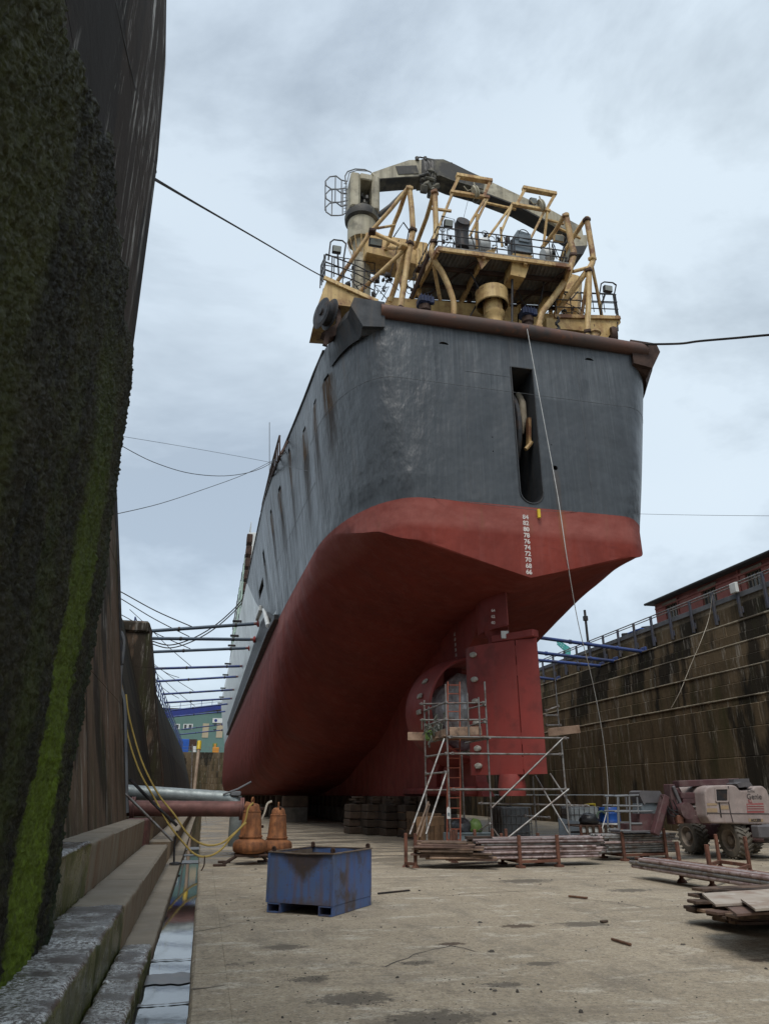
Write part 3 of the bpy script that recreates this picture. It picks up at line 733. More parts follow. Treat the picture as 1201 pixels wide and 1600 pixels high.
# ------------------------------------------------------------------ the ship
XC, YT, ZD, ZW = 9.12, 19.2, 16.5, 10.0              # centreline, transom, deck edge, paint line
ship = thing('ship', 'black and red ship on keel blocks with cream stern gantry and rudder towards us', 'ship', (XC, 30, 1.5))

def lerp(a, b, t): return a + (b - a) * t
def clamp(t): return max(0.0, min(1.0, t))
def smooth(t): t = clamp(t); return t * t * (3 - 2 * t)
def hb(ty, z):
    """half breadth at distance ty ahead of the transom, height z"""
    q = clamp((z - ZW) / (ZD - ZW))
    lo = clamp((ZW - z) / 1.4)
    bf = lerp(3.25, 4.55, q ** 0.8) + 0.15 * lo
    bm = lerp(5.75, 6.25, q) - 0.15 * lo
    L = lerp(6.0, 3.4, q)
    g = lerp(0.35, 1.0, q)
    t = clamp(ty / L)
    b_ = bf + (bm - bf) * math.sqrt(max(0, 1 - (1 - t) ** 2)) + g * smooth(ty / 19.0)
    if ty > 118: b_ *= max(0.02, 1 - ((ty - 118) / 27.0) ** 1.7 * (1.0 - 0.25 * q))
    return b_
def curve(tab, t):
    if t <= tab[0][0]: return tab[0][1]
    for (a, va), (b_, vb) in zip(tab[:-1], tab[1:]):
        if t <= b_: return lerp(va, vb, smooth((t - a) / (b_ - a)) * 0.5 + 0.5 * (t - a) / (b_ - a))
    return tab[-1][1]
ZS = [(0, 8.62), (1.0, 9.15), (3.7, 9.9), (8, 10.0)]
ZK = [(0, 7.68), (6, 7.6), (12, 6.3), (20, 3.9), (30, 2.2), (40, 1.5)]
PP = [(0, 1.02), (1.2, 1.15), (4, 1.5), (9, 2.1), (14, 2.6), (25, 4.2), (40, 7.0)]
TOP = [(0, ZD), (30, ZD), (60, 17.0), (140, 18.5)]
NS, NB = 20, 20
def ring(ty):
    """starboard half section from deck edge to keel"""
    zs, zk, p, zd = curve(ZS, ty), curve(ZK, ty), curve(PP, ty), curve(TOP, ty)
    out = []
    for i in range(NS):
        z_ = zd + (zs - zd) * i / NS
        out.append((hb(ty, min(z_, ZD)), z_))
    B = hb(ty, zs)
    for i in range(NB + 1):
        ph = math.pi / 2 * i / NB
        out.append((B * max(0.0, math.cos(ph)) ** (2 / p) if i < NB else 0.0, zs - (zs - zk) * math.sin(ph) ** (2 / p)))
    return out
def ystern(x_, z_):
    """slight camber of the transom"""
    return 0.0
tys = [6.0 * (k / 16) ** 2 for k in range(17)] + [7 + k for k in range(16)] + [24 + 3 * k for k in range(32)] + [120 + 2.5 * k for k in range(11)]
hv, hf = [], []
rows = []
for ty in tys:
    r_ = ring(ty); n = len(r_)
    idx = []
    for s_ in (-1, 1):
        cur = []
        for i, (b_, z_) in enumerate(r_):
            if i == n - 1 and s_ == 1: cur.append(idx[0][-1]); continue
            cur.append(len(hv)); hv.append((XC + s_ * b_, YT + ty, z_))
        idx.append(cur)
    rows.append(idx)
for a_, b_ in zip(rows[:-1], rows[1:]):
    for i in range(len(a_[0]) - 1):
        hf.append((a_[0][i], b_[0][i], b_[0][i + 1], a_[0][i + 1]))
        hf.append((a_[1][i + 1], b_[1][i + 1], b_[1][i], a_[1][i]))
    hf.append((b_[0][0], a_[0][0], a_[1][0], b_[1][0]))          # deck
NCAP = 10
first = rows[0]; r0 = ring(0.0); capr = []
for i in range(len(r0)):
    b_, z_ = r0[i]
    if i == len(r0) - 1: capr.append([first[0][i]] * (NCAP + 1)); continue
    row = [first[0][i]]
    for k in range(1, NCAP):
        row.append(len(hv)); hv.append((XC - b_ + 2 * b_ * k / NCAP, YT, z_))
    row.append(first[1][i]); capr.append(row)
for i in range(len(capr) - 1):
    for k in range(NCAP):
        q = []
        for t in (capr[i][k], capr[i + 1][k], capr[i + 1][k + 1], capr[i][k + 1]):
            if t not in q: q.append(t)
        hf.append(tuple(q))
last = rows[-1]
for i in range(len(last[0]) - 1):
    q = []
    for t in (last[0][i], last[1][i], last[1][i + 1], last[0][i + 1]):
        if t not in q: q.append(t)
    hf.append(tuple(q))
# the deck line at transom: strip between cap row 0 and first deck quad shares verts first[0][0], first[1][0]
hf[:] = hf
deckfix = tuple(capr[0])
for n_, f in enumerate(hf):
    if first[0][0] in f and first[1][0] in f and rows[1][0][0] in f:
        hf[n_] = (rows[1][0][0],) + deckfix + (rows[1][1][0],)

def hull_mat():
    m, nt, b = new_mat('weathered_hull_paint'); k = NT(nt)
    sp = k.sep(); Z, Y = sp.outputs['Z'], sp.outputs['Y']
    n1 = k.noise(0.6, (1, 1, 0.5), 9, 0.66)
    # black topsides: chalky grey, fine vertical wash streaks, rust runs
    blk = k.mix(k.ramp(n1, 0.3, 0.7), (0.034, 0.039, 0.044), (0.066, 0.074, 0.081))
    blk = k.mix(k.ramp(k.noise(3.2, (1, 1, 0.05), 7, 0.7, (2, 0, 1)), 0.42, 0.72, 0, 0.7), blk, (0.090, 0.098, 0.104))
    blk = k.mix(k.ramp(k.noise(1.6, (1, 1, 0.08), 6, 0.65, (7, 3, 1)), 0.5, 0.7, 0, 0.65), blk, (0.024, 0.028, 0.034))
    blk = k.mix(k.ramp(k.noise(13, (1, 1, 0.025), 7, 0.75, (3, 5, 1)), 0.5, 0.68, 0, 0.6), blk, (0.135, 0.147, 0.155))
    blk = k.mix(k.ramp(k.noise(9, (1, 1, 0.03), 7, 0.75, (1, 9, 4)), 0.54, 0.7, 0, 0.6), blk, (0.018, 0.02, 0.023))
    f = k.math('MULTIPLY', k.ramp(k.noise(26, detail=5, rough=0.75), 0.56, 0.68), k.ramp(k.noise(0.7, detail=4, off=(4, 2, 8)), 0.5, 0.62))
    blk = k.mix(k.math('MULTIPLY', f, 0.3), blk, (0.13, 0.135, 0.135))
    rust = k.math('MULTIPLY', k.ramp(k.noise(1.5, (1, 1, 0.07), 6, 0.6, (9, 5, 0)), 0.56, 0.68), k.ramp(k.noise(0.3, detail=3, off=(5, 9, 1)), 0.47, 0.56))
    blk = k.mix(k.math('MULTIPLY', rust, 0.6), blk, (0.085, 0.062, 0.045))
    def run(axis, c, hw, zt_, zl, colr, amt, base_):
        d = k.math('ABSOLUTE', k.math('SUBTRACT', k.math('ADD', axis, k.math('MULTIPLY', k.math('SUBTRACT', k.noise(1.6, (1, 1, .35), 5, .6, (c, 2, 2)), .5), hw * 1.6)), c))
        f_ = k.math('MULTIPLY', k.ramp(d, hw, hw * .25), k.math('MULTIPLY', k.ramp(Z, zt_ + .03, zt_ - .05), k.ramp(Z, zt_ - zl, zt_ - zl * .25)))
        f_ = k.math('MULTIPLY', f_, k.ramp(k.noise(4, (1, 1, .05), 5, .65, (c, 7, 3)), .38, .56, .15, 1))
        if axis is Y:
            f_ = k.math('MULTIPLY', f_, port_)
            rmask.append(f_)
        return k.mix(k.math('MULTIPLY', f_, amt), base_, colr)
    rmask = []; port_ = k.ramp(sp.outputs['X'], XC - 2, XC - 3)
    port = k.ramp(sp.outputs['X'], XC - 2, XC - 3)
    for yy_, hw_, zt_, zl in ((YT + 2.55, .75, 15.4, 4.2), (YT + 4.3, .6, 15.3, 4.6), (YT + 6.5, .8, 15.25, 5.0), (YT + 9.6, .5, 15.8, 4.5), (YT + 12.5, .7, 15.2, 4.4), (YT + 15.5, .6, 15.1, 4.0), (YT + 20.4, .8, 14.0, 2.5)):
        blk2 = run(Y, yy_, hw_, zt_, zl, (0.085, 0.05, 0.026), 1.0, blk)
        blk = k.mix(port, blk, blk2)
    hx0 = at(867, 731, y=YT)
    blk = run(sp.outputs['X'], hx0.x, .16, hx0.z - .08, 2.6, (0.13, 0.075, 0.035), .8, blk)
    # older and newer coats: a darker band low on the topsides
    blk = k.mix(k.ramp(k.math('ADD', Z, k.math('MULTIPLY', n1, 0.15)), 14.22, 14.12, 0, 0.6), blk, (0.032, 0.037, 0.042))
    # the forward part is white above a black belt
    edge_ = k.math('SUBTRACT', Y, k.math('ADD', 37.0, k.math('MULTIPLY', k.math('POWER', k.math('MAXIMUM', k.math('SUBTRACT', Z, 10.6), 0.0), 0.6), 5.4)))
    wht = k.mix(k.ramp(k.noise(1.2, (1, 1, 0.1), 6, 0.6), 0.4, 0.7), (0.62, 0.64, 0.62), (0.45, 0.46, 0.44))
    blk = k.mix(k.ramp(edge_, 0.0, 0.25), blk, wht)
    # anti-fouling red
    red = k.mix(k.ramp(k.noise(0.5, (1, 1, 0.6), 9, 0.65, (3, 3, 3)), 0.3, 0.7), (0.235, 0.042, 0.028), (0.155, 0.030, 0.022))
    red = k.mix(k.ramp(k.noise(2.2, (1, 1, 0.10), 7, 0.65, (1, 8, 3)), 0.48, 0.72, 0, 0.5), red, (0.25, 0.075, 0.063))
    red = k.mix(k.ramp(k.noise(7, (0.35, 0.35, 1.6), 6, 0.7, (5, 8, 3)), 0.55, 0.72, 0, 0.45), red, (0.115, 0.028, 0.026))
    # paler scum belt just under the paint line
    belt = k.math('MULTIPLY', k.ramp(Z, 9.0, 9.25), k.ramp(Z, 10.05, 9.8, 0.35, 0.85))
    red = k.mix(k.math('MULTIPLY', belt, k.ramp(k.noise(1.8, (0.5, 0.5, 1), 8, 0.7, (6, 1, 1)), 0.3, 0.6, 0.3, 0.9)), red, (0.31, 0.105, 0.085))
    red = k.mix(k.math('MULTIPLY', k.math('MULTIPLY', rust, belt), 0.6), red, (0.20, 0.095, 0.05))
    red = run(sp.outputs['X'], at(867, 731, y=YT).x + .03, .17, 10.3, 2.1, (0.28, 0.115, 0.05), .7, red)
    zz_ = k.math('ADD', Z, k.math('MULTIPLY', k.math('SUBTRACT', k.noise(9, detail=4), 0.5), 0.02))
    k.l.new(k.mix(k.ramp(zz_, ZW - 0.006, ZW + 0.006), red, blk), b.inputs['Base Color'])
    b.inputs['Specular IOR Level'].default_value = 0.55
    rg = k.ramp(n1, 0.3, 0.7, 0.32, 0.5)
    rust_all = rmask[0]
    for q in rmask[1:]: rust_all = k.math('MAXIMUM', rust_all, q)
    rg = k.math('ADD', rg, k.math('MULTIPLY', rust_all, .45))
    k.l.new(k.mix(k.ramp(Z, ZW - .01, ZW + .01), (0.74, 0.74, 0.74), rg), b.inputs['Roughness'])
    k.l.new(k.math('SUBTRACT', k.ramp(Z, ZW - .01, ZW + .01, .22, .55), k.math('MULTIPLY', rust_all, .45)), b.inputs['Specular IOR Level'])
    wv = k.math('SINE', k.math('MULTIPLY', Y, 2 * math.pi / 0.78))
    wv = k.math('MULTIPLY', wv, k.ramp(k.noise(0.35, detail=3, off=(8, 8, 8)), .35, .65, .1, 1))
    wv = k.math('MULTIPLY', wv, k.ramp(Z, ZW + .2, ZW + 1.5))
    wv = k.math('MULTIPLY', wv, k.ramp(Y, 48, 40))
    ribs = k.bump(wv, 0.3, 0.03)
    dent = k.bump(k.noise(0.75, (1, 1, 0.8), 3, 0.5, (2, 7, 5)), 0.45, 0.4, ribs)
    dent = k.bump(k.math('MULTIPLY', k.noise(1.9, (1, 1, 0.35), 4, 0.6, (4, 1, 9)), k.math('MULTIPLY', port_, k.ramp(Z, ZW, ZW + .8))), 0.75, 0.14, dent)
    fine = k.bump(k.noise(14, (1, 1, 0.35), 8, 0.7), 0.22, 0.02, dent)
    k.l.new(fine, b.inputs['Normal'])
    return m
M['hull'] = hull_mat()
M['red_paint'] = pm('red_antifouling', (0.30, 0.052, 0.043), (0.225, 0.040, 0.034), 0.9, 0.6, 0, 0.10, 16, streak=((0.25, 0.075, 0.063), 0.4, 3), stain=((0.12, 0.03, 0.027), 0.5, 1.3))
M['recess_dark'] = pm('dark_recess_steel', (0.05, 0.055, 0.06), (0.03, 0.033, 0.037), 2, 0.6, 0.1, 0.08, 20, streak=((0.10, 0.075, 0.055), 0.5, 3))

hme = bpy.data.meshes.new('hull'); hme.from_pydata(hv, [], hf); hme.materials.append(M['hull']); hme.materials.append(M['recess_dark'])
hull_tmp = bpy.data.objects.new('hull', hme); COL.objects.link(hull_tmp)
# cutters: the tall slot in the transom, a drain hole, half-moon scuppers, wash ports along the port side
def slot_cut():
    a = at(797, 573, y=YT); b_ = at(830, 578, y=YT); c = at(822, 786, y=YT)
    x0, x1, zt, zb = a.x, b_.x + 0.02, a.z, c.z
    r_ = (x1 - x0) / 2
    poly = [(x0, YT - 1, zt), (x1, YT - 1, zt)] + [((x0 + x1) / 2 + r_ * math.cos(t), YT - 1, zb + r_ + r_ * math.sin(t)) for t in [-math.pi * q / 12 for q in range(13)]]
    return MB().prism(poly, (0, 3.4, 0)), (x0, x1, zt, zb)
sc, SLOT = slot_cut()
hol = at(867, 731, y=YT)
sc.lathe([(0.085, -1), (0.085, 1.2)], m=Matrix.Translation(hol) @ Matrix.Rotation(R(90), 4, 'X'), n=14)
for px, py in ((693, 538), (920, 563)):
    p = at(px, py, y=YT)
    sc.prism([(p.x + 0.17 * math.cos(t), YT - 1, p.z + 0.10 * math.sin(t)) for t in [math.pi * q / 8 for q in range(9)]], (0, 1.5, 0))
for px, py in ((769, 683), (770, 705), (861, 695)):
    p = at(px, py, y=YT); sc.lathe([(0.022, -1), (0.022, 1.05)], m=Matrix.Translation(p) @ Matrix.Rotation(R(90), 4, 'X'), n=8)
for ty, zz_, ln, hh in ((2.55, 15.42, 0.5, 0.13), (4.2, 15.35, 0.45, 0.13), (6.4, 15.3, 0.5, 0.16), (9.6, 15.9, 0.35, 0.22), (12.5, 15.25, 0.6, 0.2), (15.5, 15.2, 0.5, 0.2)):
    p = Vector((XC - hb(ty, zz_), YT + ty, zz_))
    sc.box(p, (1.0, ln, hh))
for ty, zz_, ln, hh in ((20.5, 14.3, 0.9, 0.8), (24.0, 13.4, 3.4, 0.55)):
    sc.box((XC - hb(ty, zz_), YT + ty, zz_), (1.2, ln, hh))
cme = sc.mesh('cut', M['recess_dark']); cut = bpy.data.objects.new('cut', cme); COL.objects.link(cut)
md = hull_tmp.modifiers.new('b', 'BOOLEAN'); md.operation = 'DIFFERENCE'; md.solver = 'EXACT'; md.object = cut
md.material_mode = 'TRANSFER'
dg = bpy.context.evaluated_depsgraph_get()
hull_me = bpy.data.meshes.new_from_object(hull_tmp.evaluated_get(dg))
hull_tmp.modifiers.clear()
bpy.data.objects.remove(hull_tmp); bpy.data.objects.remove(cut)
hull_me.polygons.foreach_set('use_smooth', [True] * len(hull_me.polygons))
hull_me.set_sharp_from_angle(angle=R(28))
hull = link('hull', hull_me, ship)

def side_pt(ty, z_, s_=-1, out=0.0): return Vector((XC + s_ * (hb(ty, z_) + out), YT + ty, z_))
def outline(z_, out=0.0, ty_max=6.0, n=14):
    """points round the stern at height z, port to starboard, pushed outwards"""
    pts = []
    L = [ty_max * (k / n) ** 2 for k in range(n, -1, -1)]
    for s_ in (-1, 1):
        side = []
        for ty in L:
            e = 0.02; t0 = max(0, ty - e)
            db = (hb(ty + e, z_) - hb(t0, z_)) / (ty + e - t0)
            nn = Vector((s_ * 1.0, -db, 0)).normalized()
            side.append(Vector((XC + s_ * hb(ty, z_), YT + ty, z_)) + nn * out)
        pts += side if s_ < 0 else side[::-1]
    return pts
# weld seams proud of the plating
w = MB()
w.tube([p for p in outline(14.17, 0.0, 5.5, 20) if p.y > YT - 0.01 or True], 0.008, 6)
w.tube([(XC + 0.1 - 1.9, YT - 0.002, 16.2), (XC - 1.8, YT - 0.002, 10.1)], 0.006, 5)
w.tube([(XC + 2.4, YT - 0.002, 16.2), (XC + 2.4, YT - 0.002, 10.1)], 0.006, 5)
w.tube([(XC - 1.8, YT - 0.002, 14.75), (SLOT[0] - .02, YT - 0.002, 14.75)], 0.007, 5)
for ty in (8.0, 12.2, 17.0): w.tube([side_pt(ty, z_) for z_ in (16.3, 15, 14, 13, 12, 11, 10.1)], 0.007, 5)
w.tube([side_pt(ty, 12.4) for ty in (5, 7, 9, 11, 13, 15, 17, 20)], 0.007, 5)
M['weld'] = pm('pale_weld_bead', (0.115, 0.12, 0.122), (0.07, 0.075, 0.078), 4, .6, 0, .1, 40)
part('weld_seam', w, M['weld'], hull, smooth=60)
# slot rim and what stands inside
rim = MB(); x0, x1, zt, zb = SLOT; r_ = (x1 - x0) / 2
loop = [(x0, YT - .01, zt), (x0, YT - .01, zb + r_)] + [((x0 + x1) / 2 - r_ * math.cos(t), YT - .01, zb + r_ - r_ * math.sin(t)) for t in [math.pi * q / 12 for q in range(1, 12)]] + [(x1, YT - .01, zb + r_), (x1, YT - .01, zt), (x0, YT - .01, zt)]
rim.tube(loop, 0.028, 6)
part('slot_rim', rim, M['recess_dark'], hull, smooth=60)
fin = MB()   # big black guide wheel standing in the slot
cx = lerp(x0, x1, 0.27)
fin.lathe([(0.0, -0.15), (1.85, -0.15), (2.0, -0.06), (2.0, 0.06), (1.85, 0.15), (0.0, 0.15)], m=Matrix.Translation((cx, YT + 2.05, lerp(zb, zt, 0.60))) @ Matrix.Rotation(R(90), 4, 'Y'), n=40, cap=False)
part('guide_wheel', fin, M['black_steel'], ship, smooth=40)
g = MB(); cx2 = lerp(x0, x1, 0.78)
g.tube([(cx2 + .02, YT + 0.9, zt - 0.5), (cx2, YT + 0.6, zt - 1.0), (cx2, YT + 0.6, zt - 1.6), (cx2 - 0.06, YT + 0.8, zt - 2.1)], 0.12, 10)
part('canvas_roll', g, pm('beige_canvas', (0.36, 0.31, 0.23), (0.22, 0.18, 0.13), 5, 0.85, 0, 0.2, 20), ship, smooth=50)
g = MB().bar((cx2 + .05, YT + 0.32, zt - 1.75), (cx2 + .05, YT + 0.5, zt - 2.75), 0.10, 0.2)
g.tube([(cx2 - .12, YT + .4, zt - 2.9), (cx2 + .02, YT + .4, zt - 2.75), (cx2 + .12, YT + .4, zt - 2.6)], 0.07, 8)
part('slot_bracket', g, M['cream_rust'], ship)
# stern tube and the black corner horns
lt, rt = at(594, 503, y=YT - 0.05), at(1008, 548, y=YT - 0.05)
rol = MB().tube([(lt.x, lt.y, 16.62), (lerp(lt.x, rt.x, .5), lt.y - .1, 16.62), (rt.x, rt.y, 16.62)], 0.25, 18)
for t in (0.12, 0.3, 0.36, 0.55, 0.74, 0.9):
    c = Vector((lerp(lt.x, rt.x, t), lt.y - .1 * (1 - abs(2 * t - 1)), 16.62)); rol.lathe([(0.253, -.012), (0.253, .012)], m=Matrix.Translation(c) @ Matrix.Rotation(R(90), 4, 'Y'), n=18)
part('stern_tube', rol, M['roller'], ship, smooth=50)
for s_ in (-1, 1):
    hn = MB(); secs = []
    for k in range(13):
        t = k / 12; ty = lerp(-0.15, 2.0, t)
        tt = max(ty, 0.0)
        zt_ = lerp(16.95, 16.45, smooth(t * 1.1)); zb_ = lerp(15.75, 15.5, t) if t > .15 else 15.85
        o_ = 0.46 * (1 - smooth(max(0, t - .15) / .85)) + 0.02
        x_in = XC + s_ * (hb(max(tt, 0.02), 16.2) - 0.1)
        xo = lambda z_, o: XC + s_ * (min(hb(max(tt, 0.35), min(z_, 16.5)), 99) + o)
        secs.append([(x_in, YT + ty, zt_), (xo(16.5, o_ * .7), YT + ty, zt_), (xo(16.3, o_), YT + ty, zt_ - .35), (xo(15.9, o_ * .25), YT + ty, zb_), (x_in, YT + ty, zb_ + .1)])
    n = 5
    for sec in secs: hn.v += [tuple(q) for q in sec]
    for k in range(len(secs) - 1):
        for j in range(n):
            q = (k * n + j, k * n + (j + 1) % n, (k + 1) * n + (j + 1) % n, (k + 1) * n + j)
            hn.f.append(q if s_ < 0 else q[::-1])
    hn.f.append(tuple(range(n)) if s_ > 0 else tuple(range(n - 1, -1, -1))); e = (len(secs) - 1) * n
    hn.f.append(tuple(e + j for j in range(n)))
    part('corner_fender', hn, M['recess_dark'] if s_ < 0 else M['dark_rust'], ship)
# bulwark rail along the port deck edge
br = MB().tube([side_pt(ty, 16.5) for ty in (2.5, 4, 6, 8, 10, 13, 16, 20, 26, 34)], 0.06, 8)
part('bulwark_rail', br, M['black_steel'], hull, smooth=60)
# black rubbing belt where the white topsides begin
rb = MB()
for z0_, z1_, ya, yb, o_ in ((ZW - 0.05, ZW + 0.22, 17.2, 96, 0.30),):
    tyl = [ya + (yb - ya) * k / 24 for k in range(25)]
    for k in range(24):
        a, b_ = tyl[k], tyl[k + 1]
        oa, ob = (o_, o_) if k else (0.22, o_)
        A, B = side_pt(a, ZW + 0.1), side_pt(b_, ZW + 0.1)
        rb.add([(A.x - oa, A.y, z0_), (A.x + .2, A.y, z0_), (A.x + .2, A.y, z1_), (A.x - oa, A.y, z1_), (B.x - ob, B.y, z0_), (B.x + .2, B.y, z0_), (B.x + .2, B.y, z1_), (B.x - ob, B.y, z1_)],
               [(0, 3, 7, 4), (0, 4, 5, 1), (3, 2, 6, 7)] + ([(0, 1, 2, 3)] if k == 0 else []))
part('rubbing_belt', rb, M['black_steel'], hull)
bl = MB()
tyl = [18.0 + 78 * (k / 20) for k in range(21)]
for k in range(20):
    a, b_ = tyl[k], tyl[k + 1]
    bl.quad(side_pt(a, ZW + .22, out=.012), side_pt(a, ZW + .3 + 1.5 * clamp((a - 18) / 5), out=.02), side_pt(b_, ZW + .3 + 1.5 * clamp((b_ - 18) / 5), out=.02), side_pt(b_, ZW + .22, out=.012))
part('boot_strip', bl, M['black_steel'], hull)
# painted draught marks on the transom
def text_part(name, txt, size, loc, rz, parent, mat, ext=0.002, bold=.03):
    cu = bpy.data.curves.new(name, 'FONT'); cu.body = txt; cu.size = size; cu.extrude = ext; cu.offset = size * bold; cu.align_x = 'CENTER'; cu.align_y = 'CENTER'
    o = bpy.data.objects.new(name, cu); COL.objects.link(o)
    me = bpy.data.meshes.new_from_object(o.evaluated_get(bpy.context.evaluated_depsgraph_get()))
    bpy.data.objects.remove(o); bpy.data.curves.remove(cu)
    me.transform(Matrix.Translation(loc) @ Matrix.Rotation(rz, 4, 'Z') @ Matrix.Rotation(R(90), 4, 'X'))
    me.materials.clear(); me.materials.append(mat)
    return link(name, me, parent)
for i, tx in enumerate(('84', '82', '80', '78', '76', '74', '72', '70', '68', '66')):
    p = at(820.5 + i * 0.62, 808 + i * 9.55, y=YT - 0.006)
    text_part('draught_mark', tx, 0.20, p, 0, hull, M['mark'])
# ------------------------------------------------------------------ skeg, headbox, rudder, wrapped propeller
SW = 0.36
NZC, NR, NYA, NYF = 4.42, 1.68, 24.3, 26.9          # propeller nozzle: height, inner radius, aft and forward rims
skp = [(22.5, 7.75), (22.6, 7.35), (23.3, 6.75), (24.25, 6.22), (24.6, NZC + NR + .02), (26.8, NZC + NR + .1), (27.2, 4.2), (27.3, 2.9), (28.2, 2.3), (28.2, 1.5), (62, 1.5), (62, 3.5), (40, 5.0), (34, 7.4), (30, 8.2)]
skeg = part('skeg', MB().prism([(XC - SW, y_, z_) for y_, z_ in skp], (2 * SW, 0, 0)), M['red_paint'], ship)
nzp = [(NR, 0.0), (NR - .04, .5), (NR - .06, 1.3), (NR + .02, 2.1), (NR + .12, NYF - NYA - .06), (NR + .2, NYF - NYA), (NR + .27, NYF - NYA - .12), (NR + .26, 1.6), (NR + .18, .8), (NR + .08, .05), (NR, 0.0)]
noz = part('nozzle', MB().lathe(nzp, m=Matrix.Translation((XC, NYA, NZC)) @ Matrix.Rotation(R(-90), 4, 'X'), n=64, cap=False), M['red_paint'], ship, smooth=40)
for av in (150, 167, 184, 212):
    a = R(av); q = Vector((math.cos(a), 0, math.sin(a)))
    part('anode', MB().cbox(None, (.08, .42, .16), .02, m=Matrix.Translation(Vector((XC, NYA + .85, NZC)) + q * (NR + .225)) @ Matrix.Rotation(-a, 4, 'Y')), M['anode'], noz)
part('nozzle_foot', MB().prism([(XC - .2, y_, z_) for y_, z_ in ((24.6, 2.8), (27.3, 2.85), (28.2, 2.2), (28.2, 1.5), (23.6, 1.5), (24.2, 1.95))], (.4, 0, 0)), M['red_paint'], skeg)
for i, tx in enumerate(('62', '60', '58', '56', '54', '52')):
    text_part('draught_mark', tx, 0.17, (XC - SW - .006, 25.4 - i * .02, 7.2 - i * .2), R(-90), skeg, M['mark'])
# headbox above the rudder
hbx = MB()
b0, b1 = at(785, 945, x=XC), at(785, 984, x=XC)
HY = b1.y
def foil(cx, cy, ang, c, t, z0_, z1_, c0=0.0, c1=1.0, n=14):
    """NACA section swept up; chord from nose (0) towards the tail (1); ang = heading of the tail direction"""
    mb = MB(); up, lo = [], []
    for i in range(n + 1):
        f = c0 + (c1 - c0) * i / n
        th_ = 5 * t * c * (0.2969 * math.sqrt(max(f, 0)) - 0.126 * f - 0.3516 * f * f + 0.2843 * f ** 3 - 0.1015 * f ** 4) + 0.012
        up.append((f * c, th_)); lo.append((f * c, -th_))
    poly = up + lo[::-1]
    dx, dy = math.cos(ang), math.sin(ang)
    P3 = lambda q, z_: (cx + q[0] * dx - q[1] * dy, cy + q[0] * dy + q[1] * dx, z_)
    k = len(poly)
    mb.v = [P3(q, z0_) for q in poly] + [P3(q, z1_) for q in poly]
    mb.f = [tuple(range(k)), tuple(range(2 * k - 1, k - 1, -1))] + [((i + 1) % k, i, k + i, k + (i + 1) % k) for i in range(k)]
    return mb
hbx.v = []; hbx.f = []
hx = foil(XC - 0.1, HY + 1.5, R(-90), 2.2, 0.34, b1.z, 7.9)
part('rudder_headbox', hx, M['red_paint'], ship, smooth=40)
for i, tx in enumerate(('64', '62', '60')):
    p = at(770, 954 + i * 9.5, y=HY - 0.4); text_part('draught_mark', tx, 0.13, p, 0, ship, M['mark'])
N0, N1 = at(727, 1013, x=8.2), at(837, 990, x=9.72)
ang = math.atan2(N1.y - N0.y, N1.x - N0.x); chord = math.hypot(N1.x - N0.x, N1.y - N0.y)
ZR0, ZR1 = 2.12, 6.12
rud = part('rudder', foil(N0.x, N0.y, ang, chord, 0.17, ZR0, ZR1, 0, 0.735), M['red_paint'], ship, smooth=40)
part('rudder_flap', foil(N0.x, N0.y, ang, chord, 0.17, ZR0 + .0, ZR1, 0.75, 1.0, 5), M['red_paint'], rud, smooth=30)
hd = Vector((math.cos(ang), math.sin(ang), 0)); nn_ = Vector((hd.y, -hd.x, 0))
for z0_, z1_ in ((2.25, 2.6), (2.95, 3.3), (5.0, 5.35), (5.6, 5.95)):
    hp = Vector((N0.x, N0.y, 0)) + hd * chord * 0.742 + nn_ * 0.105
    part('flap_hinge', MB().bar(hp + Vector((0, 0, z0_)), hp + Vector((0, 0, z1_)), 0.12, 0.05, up=nn_, ch=0.015), M['red_paint'], rud)
cap_ = MB(); a = Vector((N0.x, N0.y, ZR1 + .02)); cap_.bar(a + hd * chord * 0.42 + Vector((0, 0, .12)), a + hd * chord * 1.0 + Vector((0, 0, .12)), 0.34, 0.24, ch=0.03)
part('rudder_head', cap_, M['red_paint'], rud)
st = MB().lathe([(0.28, ZR1), (0.28, ZR1 + .25), (0.42, ZR1 + .5), (0.42, ZR1 + 0.75), (0.3, ZR1 + .8), (0.3, 7.2)], c=(XC - .05, HY + 0.45, 0), n=18)
part('rudder_stock', st, M['red_paint'], ship, smooth=40)
pin = MB().lathe([(0.40, 1.52), (0.42, 1.8), (0.36, 2.13)], c=(N0.x + hd.x * chord * .55, N0.y + hd.y * chord * .55, 0), n=20)
part('rudder_pintle', pin, M['red_paint'], rud, smooth=40)
wp = at(782, 995, y=at(782, 995, x=9.0).y); part('white_plate', MB().cbox(wp + Vector((0, -.35, 0)), (0.24, .03, 0.24), .005, rz=ang * 0.3), M['white'], rud)
for q, (u, v) in enumerate(((745, 1026), (747, 1064), (751, 1097), (755, 1170), (757, 1197), (755, 1130))):
    s_ = 0.18
    z_ = at(u, v, x=8.5).z
    p = Vector((N0.x, N0.y, z_)) + hd * chord * s_ + nn_ * 0.27
    a2 = MB().lathe([(0.0, -.05), (0.13, -.045), (0.15, 0), (0.12, .045), (0, .05)], m=Matrix.Translation(p) @ Matrix.Rotation(ang, 4, 'Z') @ Matrix.Rotation(R(90), 4, 'X') @ Matrix.Diagonal((.98, .62, 1.1, 1)), n=12, cap=False)
    part('anode', a2, M['anode'], rud, smooth=60)
